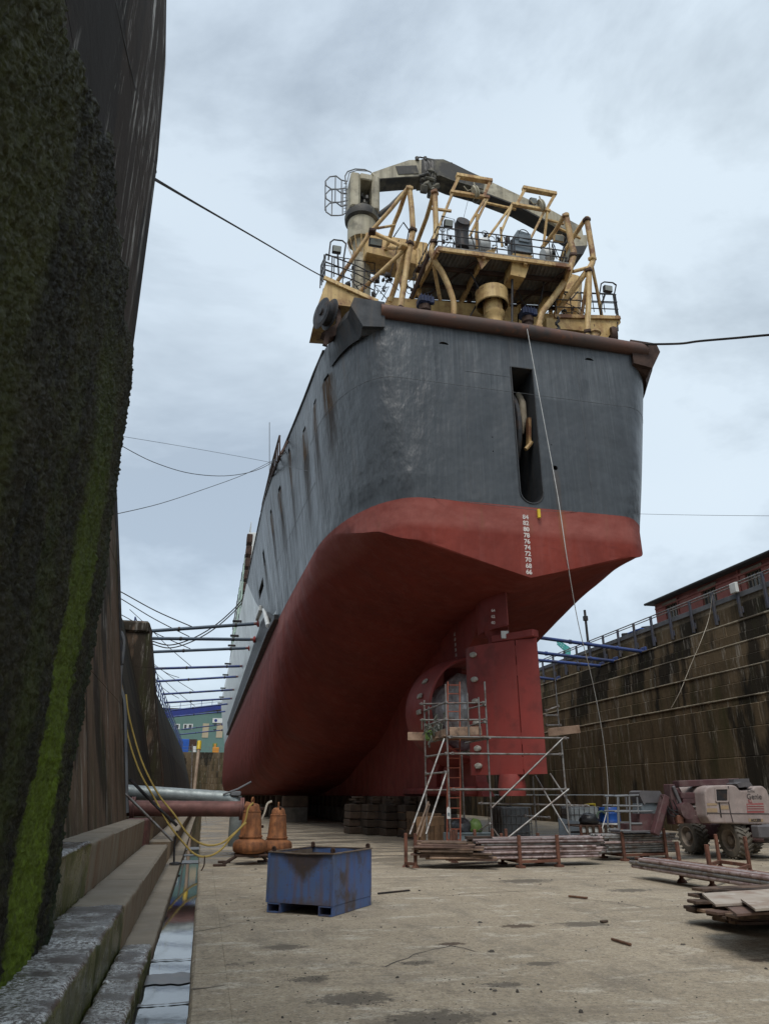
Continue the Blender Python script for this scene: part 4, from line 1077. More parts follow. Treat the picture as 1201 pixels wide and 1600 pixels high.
# propeller, bagged in crumpled plastic
pc = Vector((XC, 25.9, NZC))
pw = MB(); n = 40; k = 28
for i in range(k + 1):
    la = math.pi * i / k
    for j in range(n):
        lo_ = 2 * math.pi * j / n
        d = Vector((math.sin(la) * math.cos(lo_), math.cos(la), math.sin(la) * math.sin(lo_)))
        r_ = 1 + 0.07 * fbm(tuple(d * 4.0), 3) + 0.05 * abs(mnoise.noise(tuple(d * 9)))
        lobes = 1 + 0.06 * math.cos(4 * lo_)
        pw.v.append((XC + d.x * 1.3 * r_ * lobes, 25.9 + d.y * 0.75 * r_, pc.z + d.z * 1.3 * r_ * lobes))
for i in range(k):
    for j in range(n): pw.f.append((i * n + j, i * n + (j + 1) % n, (i + 1) * n + (j + 1) % n, (i + 1) * n + j))
part('wrapped_propeller', pw, M['plastic_wrap'], ship, smooth=70)
part('propeller_hub', MB().lathe([(0.45, -2.4), (0.6, 0.2), (0.5, 1.2), (0.2, 1.5)], m=Matrix.Translation((XC, 27.0, pc.z)) @ Matrix.Rotation(R(90), 4, 'X') @ Matrix.Diagonal((.6, .6, .8, 1)), n=16), M['dark_rust'], ship, smooth=40)
sole = MB().cbox((XC - .2, 28.4, 1.66), (0.7, 8.6, 0.3), .08); part('sole_piece', sole, M['red_paint'], ship)
# accommodation block far forward, flush with the ship side
ac = MB()
def house(mb, y0, y1, z0, z1, dx=0.0): mb.cbox((XC, (y0 + y1) / 2, (z0 + z1) / 2), (2 * (hb(25, 16.5) - 0.05 + dx), y1 - y0, z1 - z0), 0.06)
acc = None
sh_ = MB(); house(sh_, 62, 100, 16.4, 23.8, -0.1)
acc = part('deckhouse', sh_, M['white'], ship)
xs_ = XC - hb(25, 16.5) + 0.15 - 0.03
for y0, y1, z0, z1 in ((64, 70, 17, 22.5), (74, 78, 17, 22.8), (83, 92, 17.2, 21)): part('green_panel', MB().box((xs_, (y0 + y1) / 2, (z0 + z1) / 2), (0.05, y1 - y0, z1 - z0)), M['ship_green'], acc)
for z_ in (18.2, 20.6, 22.6):
    for y_ in range(63, 99, 3):
        part('window', MB().cbox((xs_ - 0.02, y_ + .5, z_), (0.08, 0.9, 0.8), .05), M['glass_dark'], acc)
for i, (u, v, du, dv, mt) in enumerate(((404, 930, 2.2, 22, 'ship_green'), (408, 958, 3, 16, 'white'), (398, 962, 2, 20, 'ship_green'), (392, 985, 2, 26, 'white'), (386, 1000, 2, 24, 'ship_green'), (380, 1020, 2, 20, 'tan'), (375, 1040, 1.6, 22, 'white'), (368, 1062, 1.5, 18, 'tan'), (362, 1085, 1.4, 20, 'white'), (396, 935, 1.6, 12, 'recess_dark'), (389, 965, 1.6, 14, 'recess_dark'), (383, 985, 1.4, 14, 'recess_dark'))):
    q0, q1 = at(u, v - dv / 2, x=2.55), at(u - dv * .35, v + dv / 2, x=2.55)
    part('side_fitting', MB().bar(q0, q1, .28, .35, ch=.04), M[mt], acc)
part('side_pipe', MB().tube([at(413, 953, x=2.7), at(419, 978, x=2.7)], .13, 10), M['white'], acc, smooth=50)
rl = MB()
for z_ in (24.3, 24.8): rl.tube([(xs_ + .2, 62, z_), (xs_ + .2, 100, z_)], 0.03, 5)
for y_ in range(62, 101, 3): rl.tube([(xs_ + .2, y_, 23.8), (xs_ + .2, y_, 24.8)], 0.03, 5)
part('deck_rail', rl, M['white'], acc)
part('mast', MB().tube([at(421, 660, y=75), at(421, 745, y=75)], 0.045, 5), M['rail_grey'], ship)
fr = MB(); 
for t in range(6): fr.cbox((xs_ + 0.1, 60.6 - t * .02, 17 + t * 1.1), (0.5, 1.2, .8), .05)
part('fire_station', fr, M['dark_rust'], acc)
# slatted rusty gangway standing on the port deck edge
gw = MB(); p0, p1 = at(437, 682, y=40.0), at(421, 770, y=40.0)
A0 = Vector((2.25, 38.0, 16.5)); 
pts_lo = [at(u, v, x=2.0) for u, v in ((408, 800), (421, 752), (437, 712))]
pts_hi = [at(u, v, x=2.0) for u, v in ((410, 788), (425, 725), (437, 681))]
for L in (pts_lo, pts_hi): gw.tube(L, 0.05, 6)
for k in range(11):
    t = k / 10; i = min(1, int(t * 2)); f = t * 2 - i
    a = pts_lo[i].lerp(pts_lo[i + 1], f); b_ = pts_hi[i].lerp(pts_hi[i + 1], f)
    gw.tube([a, b_], 0.035, 5); gw.bar(a + Vector((.05, 0, .1)), a.lerp(b_, .8) + Vector((.4, 0, .05)), 0.12, 0.04)
part('gangway', gw, M['dark_rust'], ship)
# paint tin hanging lock: yellow fender stick at the mark
yf = MB().tube([at(841, 796, y=YT - .08), at(842, 809, y=YT - .08)], 0.055, 10)
tag(part('marker_float', yf, M['yellow'], None, smooth=50), 'small yellow float hanging on the transom just right of the white draught numerals', 'float')
# ------------------------------------------------------------------ stern gear of the ship
def c1(x_, y_, Y): return at(480 + x_ / 4.0, 230 + y_ / 4.0, y=Y)
def c2(x_, y_, Y): return at(720 + x_ / 3.753, 250 + y_ / 3.753, y=Y)
def poly1(pts, Y): return [c1(a, b_, Y) for a, b_ in pts]
def poly2(pts, Y): return [c2(a, b_, Y) for a, b_ in pts]
def tb(name, pts, r, mat=None, parent=None, n=8): return part(name, MB().tube(pts, r, n), mat or M['cream_rust'], parent or ship, smooth=50)
gantry = part('gantry', MB().tube([c2(-60, 690, 20.9), c2(560, 770, 20.9)], 0.1, 8), M['cream'], ship, smooth=50)
def arm(pts, r=0.095, mat=None):
    if len(pts) > 4:
        P_, sm = list(pts), []
        for i in range(len(P_) - 1):
            p0, p1, p2, p3 = P_[max(i - 1, 0)], P_[i], P_[i + 1], P_[min(i + 2, len(P_) - 1)]
            for k in range(5):
                t = k / 5; sm.append(.5 * ((2 * p1) + (p2 - p0) * t + (2 * p0 - 5 * p1 + 4 * p2 - p3) * t * t + (3 * p1 - p0 - 3 * p2 + p3) * t ** 3))
        pts = sm + [P_[-1]]
    return tb('gantry_arm', pts, r, mat or M['cream_rust'], gantry, 8)
FY = 19.75
arm(poly1([(636, 250), (650, 370), (658, 490), (657, 540), (640, 620), (612, 800), (578, 1035)], FY), 0.11)
arm([c1(630, 252, FY), c1(520, 390, FY + .3), c1(400, 525, FY + .6), c1(190, 835, FY + 1.2)], 0.075)
arm([c1(622, 262, FY + .1), c1(575, 400, FY + 1.0), c1(545, 470, FY + 1.3), c1(490, 640, FY + 2.0)], 0.085)
arm([c1(640, 600, FY + .1), c1(590, 720, FY + .5), c1(545, 880, FY + 1), c1(515, 965, FY + 1.2)], 0.10)
arm([c1(630, 618, FY + .1), c1(330, 902, FY + .8)], 0.075)
arm([c1(405, 530, FY + .6), c1(600, 622, FY + .2)], 0.075)
arm([c1(440, 506, FY + .7), c1(545, 488, FY + 1.2)], 0.055)
arm(poly1([(796, 272), (800, 400), (803, 540), (785, 600), (775, 660), (800, 720), (840, 780), (885, 880), (915, 985), (908, 1092)], FY), 0.11)
arm([c1(790, 285, FY + .1), c1(745, 440, FY + 1.0), c1(670, 640, FY + 2.0)], 0.085)
arm([c1(788, 600, FY + .1), c1(740, 720, FY + .6), c1(648, 945, FY + 1.2)], 0.085, M['dark_rust'])
arm([c1(780, 690, FY), c1(800, 800, FY + .4), c1(830, 960, FY + .9)], 0.07)
arm([c1(565, 620, FY + 1.5), c1(570, 760, FY + 1.5), c1(600, 930, FY + 1.5)], 0.08)
arm([c1(510, 628, FY + 1.6), c1(600, 630, FY + 1.0)], 0.08)
# right hand pair
arm(poly2([(612, 318), (630, 400), (645, 490), (660, 550), (645, 615), (630, 670), (590, 735), (530, 820), (470, 905), (448, 1010)], FY), 0.12)
arm([c2(605, 325, FY), c2(550, 420, FY + .8), c2(470, 520, FY + 1.6)], 0.09)
arm(poly2([(735, 340), (755, 460), (772, 570), (766, 610), (750, 650), (748, 780), (737, 1045)], FY), 0.115)
arm([c2(728, 345, FY + .1), c2(650, 465, FY + .8), c2(580, 590, FY + 1.6)], 0.09)
arm([c2(745, 640, FY), c2(650, 770, FY + .5), c2(552, 905, FY + 1)], 0.11)
arm([c2(768, 630, FY), c2(795, 760, FY + .4), c2(828, 940, FY + .8)], 0.065)
arm([c2(738, 700, FY), c2(702, 940, FY + .6)], 0.07)
arm([c2(655, 655, FY + .1), c2(755, 628, FY)], 0.07)
arm([c2(660, 560, FY + .2), c2(560, 690, FY + 1.2), c2(300, 900, FY + 2.2)], 0.08, M['dark_rust'])
arm([c2(620, 640, FY + .3), c2(440, 900, FY + 1.6)], 0.10, M['cream'])
# two goal-post frames on the working platform
GY = 20.9
def barp(name, a, b_, w_, h_=None, mat=None, parent=None, ch=0.01): return part(name, MB().bar(a, b_, w_, h_, ch=ch), mat or M['cream_rust'], parent or gantry)
barp('frame_bar', c1(930, 178, GY), c1(1152, 215, GY), 0.22, 0.16)
barp('frame_bar', c1(892, 280, GY), c1(1135, 318, GY), 0.18, 0.13)
barp('frame_bar', c1(945, 190, GY), c1(900, 285, GY), 0.13)
barp('frame_bar', c1(1138, 222, GY), c1(1098, 318, GY), 0.13)
for a, b_ in (((905, 290), (818, 510)), ((1108, 325), (935, 610)), ((1125, 320), (985, 620)), ((1062, 420), (1050, 620)), ((900, 400), (770, 382))):
    barp('frame_leg', c1(*a, GY), c1(*b_, GY + .2), 0.10, mat=M['cream'])
barp('frame_bar', c2(360, 166, GY), c2(556, 203, GY), 0.22, 0.16)
barp('frame_bar', c2(295, 258, GY), c2(520, 300, GY), 0.15, 0.12)
barp('frame_bar', c2(372, 175, GY), c2(325, 262, GY), 0.13)
barp('frame_bar', c2(546, 208, GY), c2(495, 300, GY), 0.13)
for a, b_ in (((300, 262), (160, 452)), ((295, 275), (232, 430)), ((485, 305), (408, 460)), ((505, 305), (482, 510)), ((150, 252), (320, 290)), ((510, 352), (600, 375)), ((560, 395), (700, 460)), ((95, 370), (92, 520)), ((232, 395), (240, 510))):
    barp('frame_leg', c2(*a, GY), c2(*b_, GY + .2), 0.09, mat=M['cream'])
for cc, (x_, y_) in ((c1, (1050, 275)), (c2, (470, 262))):        # hanging rope blocks
    b_ = MB(); p = cc(x_, y_, GY - .1)
    b_.lathe([(0.0, -.09), (.17, -.09), (.19, -.03), (.12, 0), (.19, .03), (.17, .09), (0, .09)], m=Matrix.Translation(p) @ Matrix.Rotation(R(70), 4, 'Y') @ Matrix.Diagonal((1.5, .9, 1, 1)), n=14, cap=False)
    b_.tube([p + Vector((0, 0, .2)), p + Vector((-.05, 0, .45))], 0.03, 6); b_.tube([p + Vector((-.1, 0, .1)), p + Vector((-.35, 0, -.05)), p + Vector((-.5, 0, .15))], 0.02, 5)
    part('rope_block', b_, M['crane_grey'], gantry, smooth=40)
# working platform seen from underneath
plat_z = 19.95
PN0, PN1, PF0, PF1 = at(684, 385, z=plat_z), at(888, 412, z=plat_z), at(640, 466, z=plat_z), at(868, 478, z=plat_z)
plat = MB(); plat.prism([PN0, PN1, PF1, PF0], (0, 0, 0.05))
platform = part('platform', plat, M['grating'], ship)
def pl(s, t): return PN0.lerp(PN1, s).lerp(PF0.lerp(PF1, s), t)
for k in range(34):
    s = (k + .5) / 34
    part('grating_bar', MB().bar(pl(s, 0.02) + Vector((0, 0, -.02)), pl(s, .98) + Vector((0, 0, -.02)), 0.035, 0.045), M['grating'], platform)
for s, t0, t1, ww in ((0.0, 0, 1, .14), (0.34, 0, 1, .12), (0.66, 0, 1, .12), (1.0, 0, 1, .14)):
    part('platform_beam', MB().bar(pl(s, t0) + Vector((0, 0, -.16)), pl(s, t1) + Vector((0, 0, -.16)), ww, .24, ch=.01), M['cream_rust'], platform)
for t in (0.0, 0.33, 0.66, 1.0):
    part('platform_beam', MB().bar(pl(0, t) + Vector((0, 0, -.13)), pl(1, t) + Vector((0, 0, -.13)), .10, .17, ch=.01), M['cream_rust'] if t == 0 else M['dark_rust'], platform)
for s0, s1 in ((0.05, 0.3), (0.36, 0.62), (0.7, 0.97)):
    part('platform_brace', MB().bar(pl(s0, 1) + Vector((0, 0, -.2)), pl(s1, .1) + Vector((0, 0, -.2)), .06), M['dark_rust'], platform)
def rail(pts, h, mat, parent, npost=6, rows=(1.0, 0.55), r=0.022, name='rail'):
    mb = MB()
    for f in rows: mb.tube([p + Vector((0, 0, h * f)) for p in pts], r, 6)
    L = [0]
    for a, b_ in zip(pts[:-1], pts[1:]): L.append(L[-1] + (b_ - a).length)
    for k in range(npost + 1):
        d = L[-1] * k / npost
        for i in range(len(pts) - 1):
            if d <= L[i + 1] + 1e-6:
                p = pts[i].lerp(pts[i + 1], (d - L[i]) / max(1e-6, L[i + 1] - L[i])); break
        mb.tube([p, p + Vector((0, 0, h))], r, 6)
    return part(name, mb, mat, parent, smooth=50)
rail([pl(0.01, .9), pl(0.01, .03), pl(.99, .03), pl(.99, .9)], 1.0, M['black_steel'], platform, 14, (1, .66, .33))
rail([pl(0.05, .97), pl(.97, .97)], 1.0, M['black_steel'], platform, 9, (1, .5))
# things on and under the platform
def lamp(name, p, w_, h_, mat, parent, tilt=20):
    Mx = Matrix.Translation(p) @ Matrix.Rotation(R(tilt), 4, 'X')
    o = part(name, MB().cbox(None, (w_, 0.16, h_), .02, m=Mx), mat, parent)
    part('lamp_glass', MB().cbox(None, (w_ * .86, 0.02, h_ * .8), .005, m=Mx @ Matrix.Translation((0, -.09, 0))), M['lamp_glass'], parent)
    return o
lamp('floodlight', c1(880, 480, 19.6), .34, .28, M['black_steel'], platform)
lamp('floodlight', c2(420, 243, GY), .30, .26, M['black_steel'], platform)
lamp('floodlight', c2(570, 462, 20.2), .42, .30, M['cream'], platform)
lamp('floodlight', c1(425, 598, 20.6), .5, .30, M['black_steel'], platform)
for cc, x_, y_ in ((c1, 880, 470), (c1, 890, 540)):
    p = cc(x_, y_, 19.7); tb('lamp_bracket', [p + Vector((-.25, 0, -.3)), p + Vector((-.25, 0, .25)), p + Vector((.25, 0, .2)), p + Vector((.25, 0, -.35))], .02, M['black_steel'], platform, 6)
cw = MB(); p = c1(965, 600, 20.6)
cw.tube([p + Vector((0, 0, -.3)), p + Vector((0, 0, .25)), p + Vector((0, -.03, .55)), p + Vector((0, -.15, .8)), p + Vector((0, -.3, .85))], 0.27, 14)
part('cowl_vent', cw, M['black_steel'], platform, smooth=50)
gb = c2(360, 475, 19.25)
part('winch_box', MB().prism([gb + Vector(q) for q in ((-.36, 0, -.5), (.36, 0, -.5), (.36, 0, .42), (-.16, 0, .5), (-.36, 0, .15))], (0, .6, 0)), M['grey_box'], platform)
part('box_hatch', MB().cbox(gb + Vector((.05, -.03, .1)), (.42, .06, .34), .02), M['grey_box'], platform)
bh = MB(); q = gb + Vector((.05, -.06, .3)); bh.tube([q + Vector((.2 * math.cos(t), 0, .2 * math.sin(t))) for t in [math.pi * k / 8 for k in range(9)]], .018, 6)
part('box_handle', bh, M['black_steel'], platform, smooth=60)
part('hanging_bracket', MB().prism([c2(305, 545, 19.3), c2(420, 560, 19.3), c2(375, 690, 19.3), c2(290, 672, 19.3)], (0, .7, 0)), M['cream'], platform)
part('edge_plate', MB().prism([c2(215, 505, 19.3), c2(90, 560, 19.3), c2(120, 640, 19.3), c2(190, 560, 19.3)], (0, .05, 0)), M['cream_rust'], platform)
# mushroom ventilator at the stern edge
VY = 20.05
vc = c2(176, 760, VY); b0 = c2(192, 1010, VY)
vent = MB(); zc_ = vc.z; cx_ = vc.x
zt_, zr0 = c2(172, 708, VY - .6).z, c2(172, 792, VY - .6).z
vent.lathe([(0.575, zr0), (0.6, zr0 + .03), (0.6, zt_ - .03), (0.57, zt_), (0.0, zt_ + .05)], c=(cx_, VY, 0), n=28, cap=False)
vent.lathe([(0.545, zt_ - .04), (0.55, zr0)], c=(cx_, VY, 0), n=28, cap=False)
ven = part('mushroom_vent', vent, M['cream'], ship, smooth=35)
sx = lerp(cx_, b0.x, .6)
part('vent_neck', MB().lathe([(0.355, c2(0, 885, VY).z), (0.36, zr0 + .25), (0.36, zt_ - .05)], c=(cx_ + .02, VY, 0), n=24), M['cream'], ven, smooth=40)
part('vent_stem', MB().lathe([(0.30, 16.3), (0.30, c2(0, 985, VY).z), (0.325, c2(0, 980, VY).z), (0.325, c2(0, 960, VY).z), (0.30, c2(0, 955, VY).z), (0.30, c2(0, 900, VY).z), (0.38, c2(0, 885, VY).z), (0.38, c2(0, 870, VY).z)], c=(cx_ + .06, VY, 0), n=24), M['cream'], ven, smooth=40)
ribs = MB()
for k in range(8):
    t = math.pi / 4 * k + .2; ribs.bar((cx_ + .34 * math.cos(t), VY + .34 * math.sin(t), zr0 + .2), (cx_ + .56 * math.cos(t), VY + .56 * math.sin(t), zr0 + .2), .03, .22)
part('vent_ribs', ribs, M['dark_rust'], ven)
tb('drain_pipe', [c2(295, 470, 19.4), c2(300, 560, 19.5), c2(298, 995, 19.6)], .045, M['black_steel'], ship, 8)
# cream deck coaming behind the stern tube
part('deck_coaming', MB().prism(poly1([(500, 935), (1320, 1000), (1320, 1125), (500, 1010)], 21.2), (0, 1.0, 0)), M['cream'], ship)
part('deck_coaming', MB().prism(poly2([(330, 900), (560, 900), (760, 940), (760, 1040), (330, 1000)], 21.2), (0, 1.0, 0)), M['cream'], ship)
for cc, x_, y_, dx in ((c1, 735, 970, 0), (c2, 392, 905, 0)):       # capstan motors
    p = cc(x_, y_, 19.8)
    mo = MB().cbox(p + Vector((0, .1, .08)), (.48, .5, .34), .06); mo.cbox(p + Vector((.22, -.12, .02)), (.16, .16, .3), .03)
    for k in range(4): mo.cbox(p + Vector((-.18 + .12 * k, -.17, .08)), (.03, .06, .3), .008)
    part('capstan_motor', mo, M['blue_motor'], ship)
    part('capstan_post', MB().lathe([(.17, -1.0), (.17, -.35), (.22, -.3), (.22, -.1)], c=p + Vector((.02, .1, 0)), n=16), M['dark_rust'], ship, smooth=40)
# side sponsons with rails, wheel and lamps
SY = 20.2
def sponson(face, depth, mat): return part('sponson', MB().prism(face, (0, depth, 0)), mat, ship)
sp1 = sponson(poly1([(125, 822), (430, 955), (520, 985), (520, 1035), (400, 1010), (180, 985), (70, 975)], SY), 2.4, M['cream'])
part('deck_edge', MB().bar(c1(105, 815, SY - .05), c1(440, 965, SY - .05), .08, .16, ch=.01), M['cream_rust'], sp1)
rail([c1(80, 880, SY + 1.4), c1(112, 815, SY + .1), c1(300, 885, SY + .1), c1(420, 945, SY + .1)], 1.05, M['black_steel'], sp1, 8, (1, .66, .33), .022)
rail([c1(100, 800, SY + 2), c1(420, 850, SY + 2.2)], 1.0, M['black_steel'], sp1, 5, (1, .5), .02)
wh = MB(); wc = c1(118, 1042, SY - .15)
for dx in (-.17, .12):
    wh.lathe([(0, -.03), (.52, -.03), (.56, 0), (.52, .03), (0, .03)], m=Matrix.Translation(wc + Vector((dx, 0, 0))) @ Matrix.Rotation(R(22), 4, 'Z') @ Matrix.Rotation(R(90), 4, 'Y'), n=28, cap=False)
wh.lathe([(.42, -.2), (.42, .14)], m=Matrix.Translation(wc) @ Matrix.Rotation(R(22), 4, 'Z') @ Matrix.Rotation(R(90), 4, 'Y'), n=24)
wh.lathe([(.13, -.26), (.13, .2)], m=Matrix.Translation(wc) @ Matrix.Rotation(R(22), 4, 'Z') @ Matrix.Rotation(R(90), 4, 'Y'), n=14)
part('cable_sheave', wh, M['black_steel'], sp1, smooth=40)
part('sheave_bracket', MB().prism(poly1([(100, 880), (205, 935), (215, 1150), (150, 1190), (90, 1160), (185, 1100), (190, 980)], SY + .15), (0, .35, 0)), M['dark_rust'], sp1)
part('sheave_bracket', MB().bar(c1(130, 1160, SY), c1(110, 1240, SY), .16, .12), M['dark_rust'], sp1)
part('sponson_pedestal', MB().lathe([(.46, 16.4), (.42, c1(330, 985, SY + .8).z)], c=(c1(330, 985, SY + .8).x, SY + .8, 0), n=20), M['cream'], sp1, smooth=40)
def lampframe(cc, x0, y0, x1, y1, Y, parent):
    tb('lamp_frame', [cc(x0, y1, Y), cc(x0 + .12 * (x1 - x0), y0 + .12 * (y1 - y0), Y), cc(x0 + .3 * (x1 - x0), y0, Y), cc(x0 + .8 * (x1 - x0), y0 + .05 * (y1 - y0), Y), cc(x1, y0 + .2 * (y1 - y0), Y), cc(x1 - .15 * (x1 - x0), y1, Y)], .028, M['black_steel'], parent, 6)
lampframe(c1, 132, 578, 242, 705, SY + .2, sp1)
lamp('floodlight', c1(183, 642, SY + .2), .32, .28, M['black_steel'], sp1, 10)
tb('lamp_post', [c1(190, 665, SY + .2), c1(196, 800, SY + .3)], .03, M['black_steel'], sp1, 6)
sp2 = sponson(poly2([(500, 925), (930, 920), (935, 955), (850, 1050), (760, 1010), (660, 995), (500, 985)], SY), 2.4, M['cream'])
part('deck_edge', MB().bar(c2(545, 915, SY - .05), c2(932, 925, SY - .05), .08, .16, ch=.01), M['cream_rust'], sp2)
rail([c2(560, 905, SY + .1), c2(925, 918, SY + .1), c2(905, 900, SY + 2.2)], 1.05, M['black_steel'], sp2, 9, (1, .66, .33), .022)
rail([c2(520, 880, SY + 2.2), c2(905, 895, SY + 2.2)], 1.0, M['black_steel'], sp2, 6, (1, .5), .02)
lampframe(c2, 808, 715, 908, 808, SY + .1, sp2)
lamp('floodlight', c2(858, 758, SY + .1), .36, .28, M['black_steel'], sp2, 8)
tb('lamp_post', [c2(845, 780, SY + .1), c2(822, 850, SY + .2), c2(820, 915, SY + .2)], .04, M['black_steel'], sp2, 6)
part('sponson_pedestal', MB().lathe([(.46, 16.4), (.42, c2(680, 1000, SY + .8).z)], c=(c2(680, 1000, SY + .8).x, SY + .8, 0), n=20), M['cream'], sp2, smooth=40)
wh = MB(); wc = c2(890, 1045, SY)
wh.lathe([(.0, -.1), (.42, -.1), (.45, 0), (.42, .1), (0, .1)], m=Matrix.Translation(wc) @ Matrix.Rotation(R(-20), 4, 'Z') @ Matrix.Rotation(R(90), 4, 'Y'), n=24, cap=False)
part('cable_sheave', wh, M['dark_rust'], sp2, smooth=40)
part('bollard', MB().lathe([(.2, -.35), (.2, .1), (.27, .14), (.27, .2), (0.0, .24)], c=c2(780, 1040, SY - .3), n=16, cap=False), M['cream_rust'], sp2, smooth=40)
ch_ = MB()
for k in range(14):
    p = c2(565 + 8 * math.sin(k), 925 + 7.2 * k, SY - .25); ch_.cbox(p, (.12 if k % 2 else .05, .05 if k % 2 else .12, .11), .02, rz=k)
for k in range(5):
    p = c2(917, 955 + 11 * k, SY - .05); ch_.cbox(p, (.07 if k % 2 else .03, .03 if k % 2 else .07, .10), .012, rz=k)
part('hanging_chain', ch_, M['black_steel'], sp2)
# valves, hand wheels and pipe runs among the rails
rg = random.Random(11); gear = MB()
for cc, x0, x1, y0, y1, n in ((c1, 410, 520, 800, 925, 16), (c1, 250, 420, 750, 870, 8), (c1, 620, 700, 850, 920, 6), (c2, 590, 720, 850, 925, 12), (c2, 470, 620, 430, 590, 16), (c1, 1180, 1200, 560, 640, 3), (c2, 0, 300, 430, 520, 14), (c1, 840, 930, 510, 600, 6)):
    for k in range(n):
        p = cc(rg.uniform(x0, x1), rg.uniform(y0, y1), rg.uniform(20.6, 21.6)); s_ = rg.uniform(.05, .15)
        if rg.random() < .5: gear.cbox(p, (s_ * rg.uniform(.6, 1.6), s_, s_ * rg.uniform(.6, 2)), .012, rz=rg.uniform(0, 3))
        elif rg.random() < .5: gear.tube([p + Vector((s_ * 1.2 * math.cos(t), 0, s_ * 1.2 * math.sin(t))) for t in [2 * math.pi * q / 10 for q in range(11)]], .014, 5)
        else: gear.tube([p, p + Vector((rg.uniform(-.4, .4), 0, rg.uniform(-.3, .3))), p + Vector((rg.uniform(-.2, .5), .1, -.45))], .02, 5)
part('deck_gear', gear, M['black_steel'], ship, smooth=50)
for x_, y_, Y in ((40, 495, 21.2), (128, 500, 21.2), (505, 560, 21)):
    dr = MB().lathe([(0, -.22), (.27, -.22), (.3, -.18), (.3, .18), (.27, .22), (0, .22)], m=Matrix.Translation(c2(x_, y_, Y)) @ Matrix.Rotation(R(75), 4, 'Y'), n=18, cap=False)
    part('winch_drum', dr, M['white'], ship, smooth=40)
part('deck_cabin', MB().cbox(c1(540, 690, 22.6), (2.6, 1.2, 1.1), .05), M['cream'], ship)
part('cabin_beam', MB().bar(c1(370, 640, 21.9), c1(700, 720, 21.9), .25, .5, ch=.02), M['cream'], ship)
barp('stern_pillar', c2(640, 930, 22.6), c2(655, 680, 22.6), .8, .8, M['cream'], ship, .3)
barp('stern_pillar', c2(460, 930, 22.6), c2(520, 760, 22.6), .3, .3, M['cream'], ship, .1)
# knuckle crane on the port side
KY = 22.9
col = MB(); base_ = c1(345, 860, KY); topz = c1(345, 600, KY).z; cxx = c1(338, 700, KY).x
col.lathe([(.40, 16.4), (.385, base_.z), (.37, topz), (.58, c1(0, 545, KY).z), (.60, c1(0, 530, KY).z), (.60, c1(0, 372, KY).z)], c=(cxx, KY, 0), n=28)
crane = part('crane_column', col, M['crane_grey'], ship, smooth=35)
kn = MB()
for k in range(14):
    t = 2 * math.pi * k / 14
    kn.prism([(cxx + .36 * math.cos(t + d), KY + .36 * math.sin(t + d), c1(0, 640, KY).z) for d in (-.05, .05)] + [(cxx + .6 * math.cos(t + d), KY + .6 * math.sin(t + d), c1(0, 550, KY).z) for d in (.03, -.03)], (0.02 * math.cos(t), .02 * math.sin(t), 0))
part('column_knees', kn, M['cream_rust'], crane)
part('slewing_ring', MB().lathe([(.62, c1(0, 425, KY).z), (.72, c1(0, 415, KY).z), (.74, c1(0, 390, KY).z), (.70, c1(0, 372, KY).z), (.60, c1(0, 355, KY).z)], c=(cxx, KY, 0), n=32), M['crane_dark'], crane, smooth=30)
hz0, hz1 = c1(0, 380, KY).z, c1(0, 160, KY).z
def hx_(x_): return c1(x_, 270, KY).x
hs = MB()
for xa, xb in ((258, 318), (388, 436)):
    hs.cbox(((hx_(xa) + hx_(xb)) / 2, KY, (hz0 + hz1) / 2), (hx_(xb) - hx_(xa), 1.15, hz1 - hz0), .09)
hs.cbox(((hx_(318) + hx_(388)) / 2, KY, c1(0, 180, KY).z), (hx_(388) - hx_(318) + .04, 1.13, hz1 - c1(0, 198, KY).z), .04)
hs.cbox(((hx_(318) + hx_(388)) / 2, KY + .45, (hz0 + hz1) / 2), (hx_(388) - hx_(318) + .04, .1, hz1 - hz0 - .1), .02)
part('crane_housing', hs, M['crane_grey'], crane)
inn = MB()
for k in range(12): inn.cbox((hx_(353) + rg.uniform(-.14, .14), KY - rg.uniform(-.1, .4), lerp(hz0, hz1, rg.uniform(.15, .75))), (.14, .14, .22), .03, rz=k)
part('slew_motor', inn, M['crane_dark'], crane)
BY = 22.55
part('inner_boom', MB().prism(poly1([(400, 160), (520, 118), (635, 80), (725, 77), (722, 178), (600, 184), (436, 196)], BY), (0, .75, 0)), M['crane_grey'], crane)
part('boom_hatch', MB().prism(poly1([(552, 118), (682, 113), (696, 163), (568, 168)], BY - .03), (0, .04, 0)), M['crane_dark'], crane)
part('boom_underside', MB().prism(poly1([(436, 196), (600, 184), (722, 178), (722, 183), (600, 189), (436, 201)], BY + .01), (0, .74, 0)), M['crane_dark'], crane)  # dark slab under the inner boom: soot plus shade put into the colour
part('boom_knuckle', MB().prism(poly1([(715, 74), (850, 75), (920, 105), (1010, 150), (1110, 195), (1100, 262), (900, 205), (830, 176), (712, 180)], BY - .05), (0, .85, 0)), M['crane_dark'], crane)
part('outer_boom', MB().prism(poly2([(95, 95), (180, 130), (330, 200), (540, 300), (705, 390), (715, 440), (660, 445), (540, 375), (330, 262), (180, 205), (100, 175)], BY), (0, .7, 0)), M['crane_grey'], crane)
part('boom_underside', MB().prism(poly2([(100, 176), (180, 206), (330, 263), (540, 376), (655, 446), (650, 452), (540, 383), (330, 270), (180, 212), (100, 182)], BY + .01), (0, .69, 0)), M['crane_dark'], crane)  # same below the outer boom, soot and painted shade together
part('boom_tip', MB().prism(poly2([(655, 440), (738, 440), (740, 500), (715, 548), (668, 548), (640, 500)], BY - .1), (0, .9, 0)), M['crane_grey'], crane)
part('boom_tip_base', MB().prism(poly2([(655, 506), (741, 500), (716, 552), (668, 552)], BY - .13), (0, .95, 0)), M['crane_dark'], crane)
tb('boom_cylinder', [c2(500, 350, BY - .2), c2(640, 430, BY - .2)], .09, M['crane_grey'], crane)
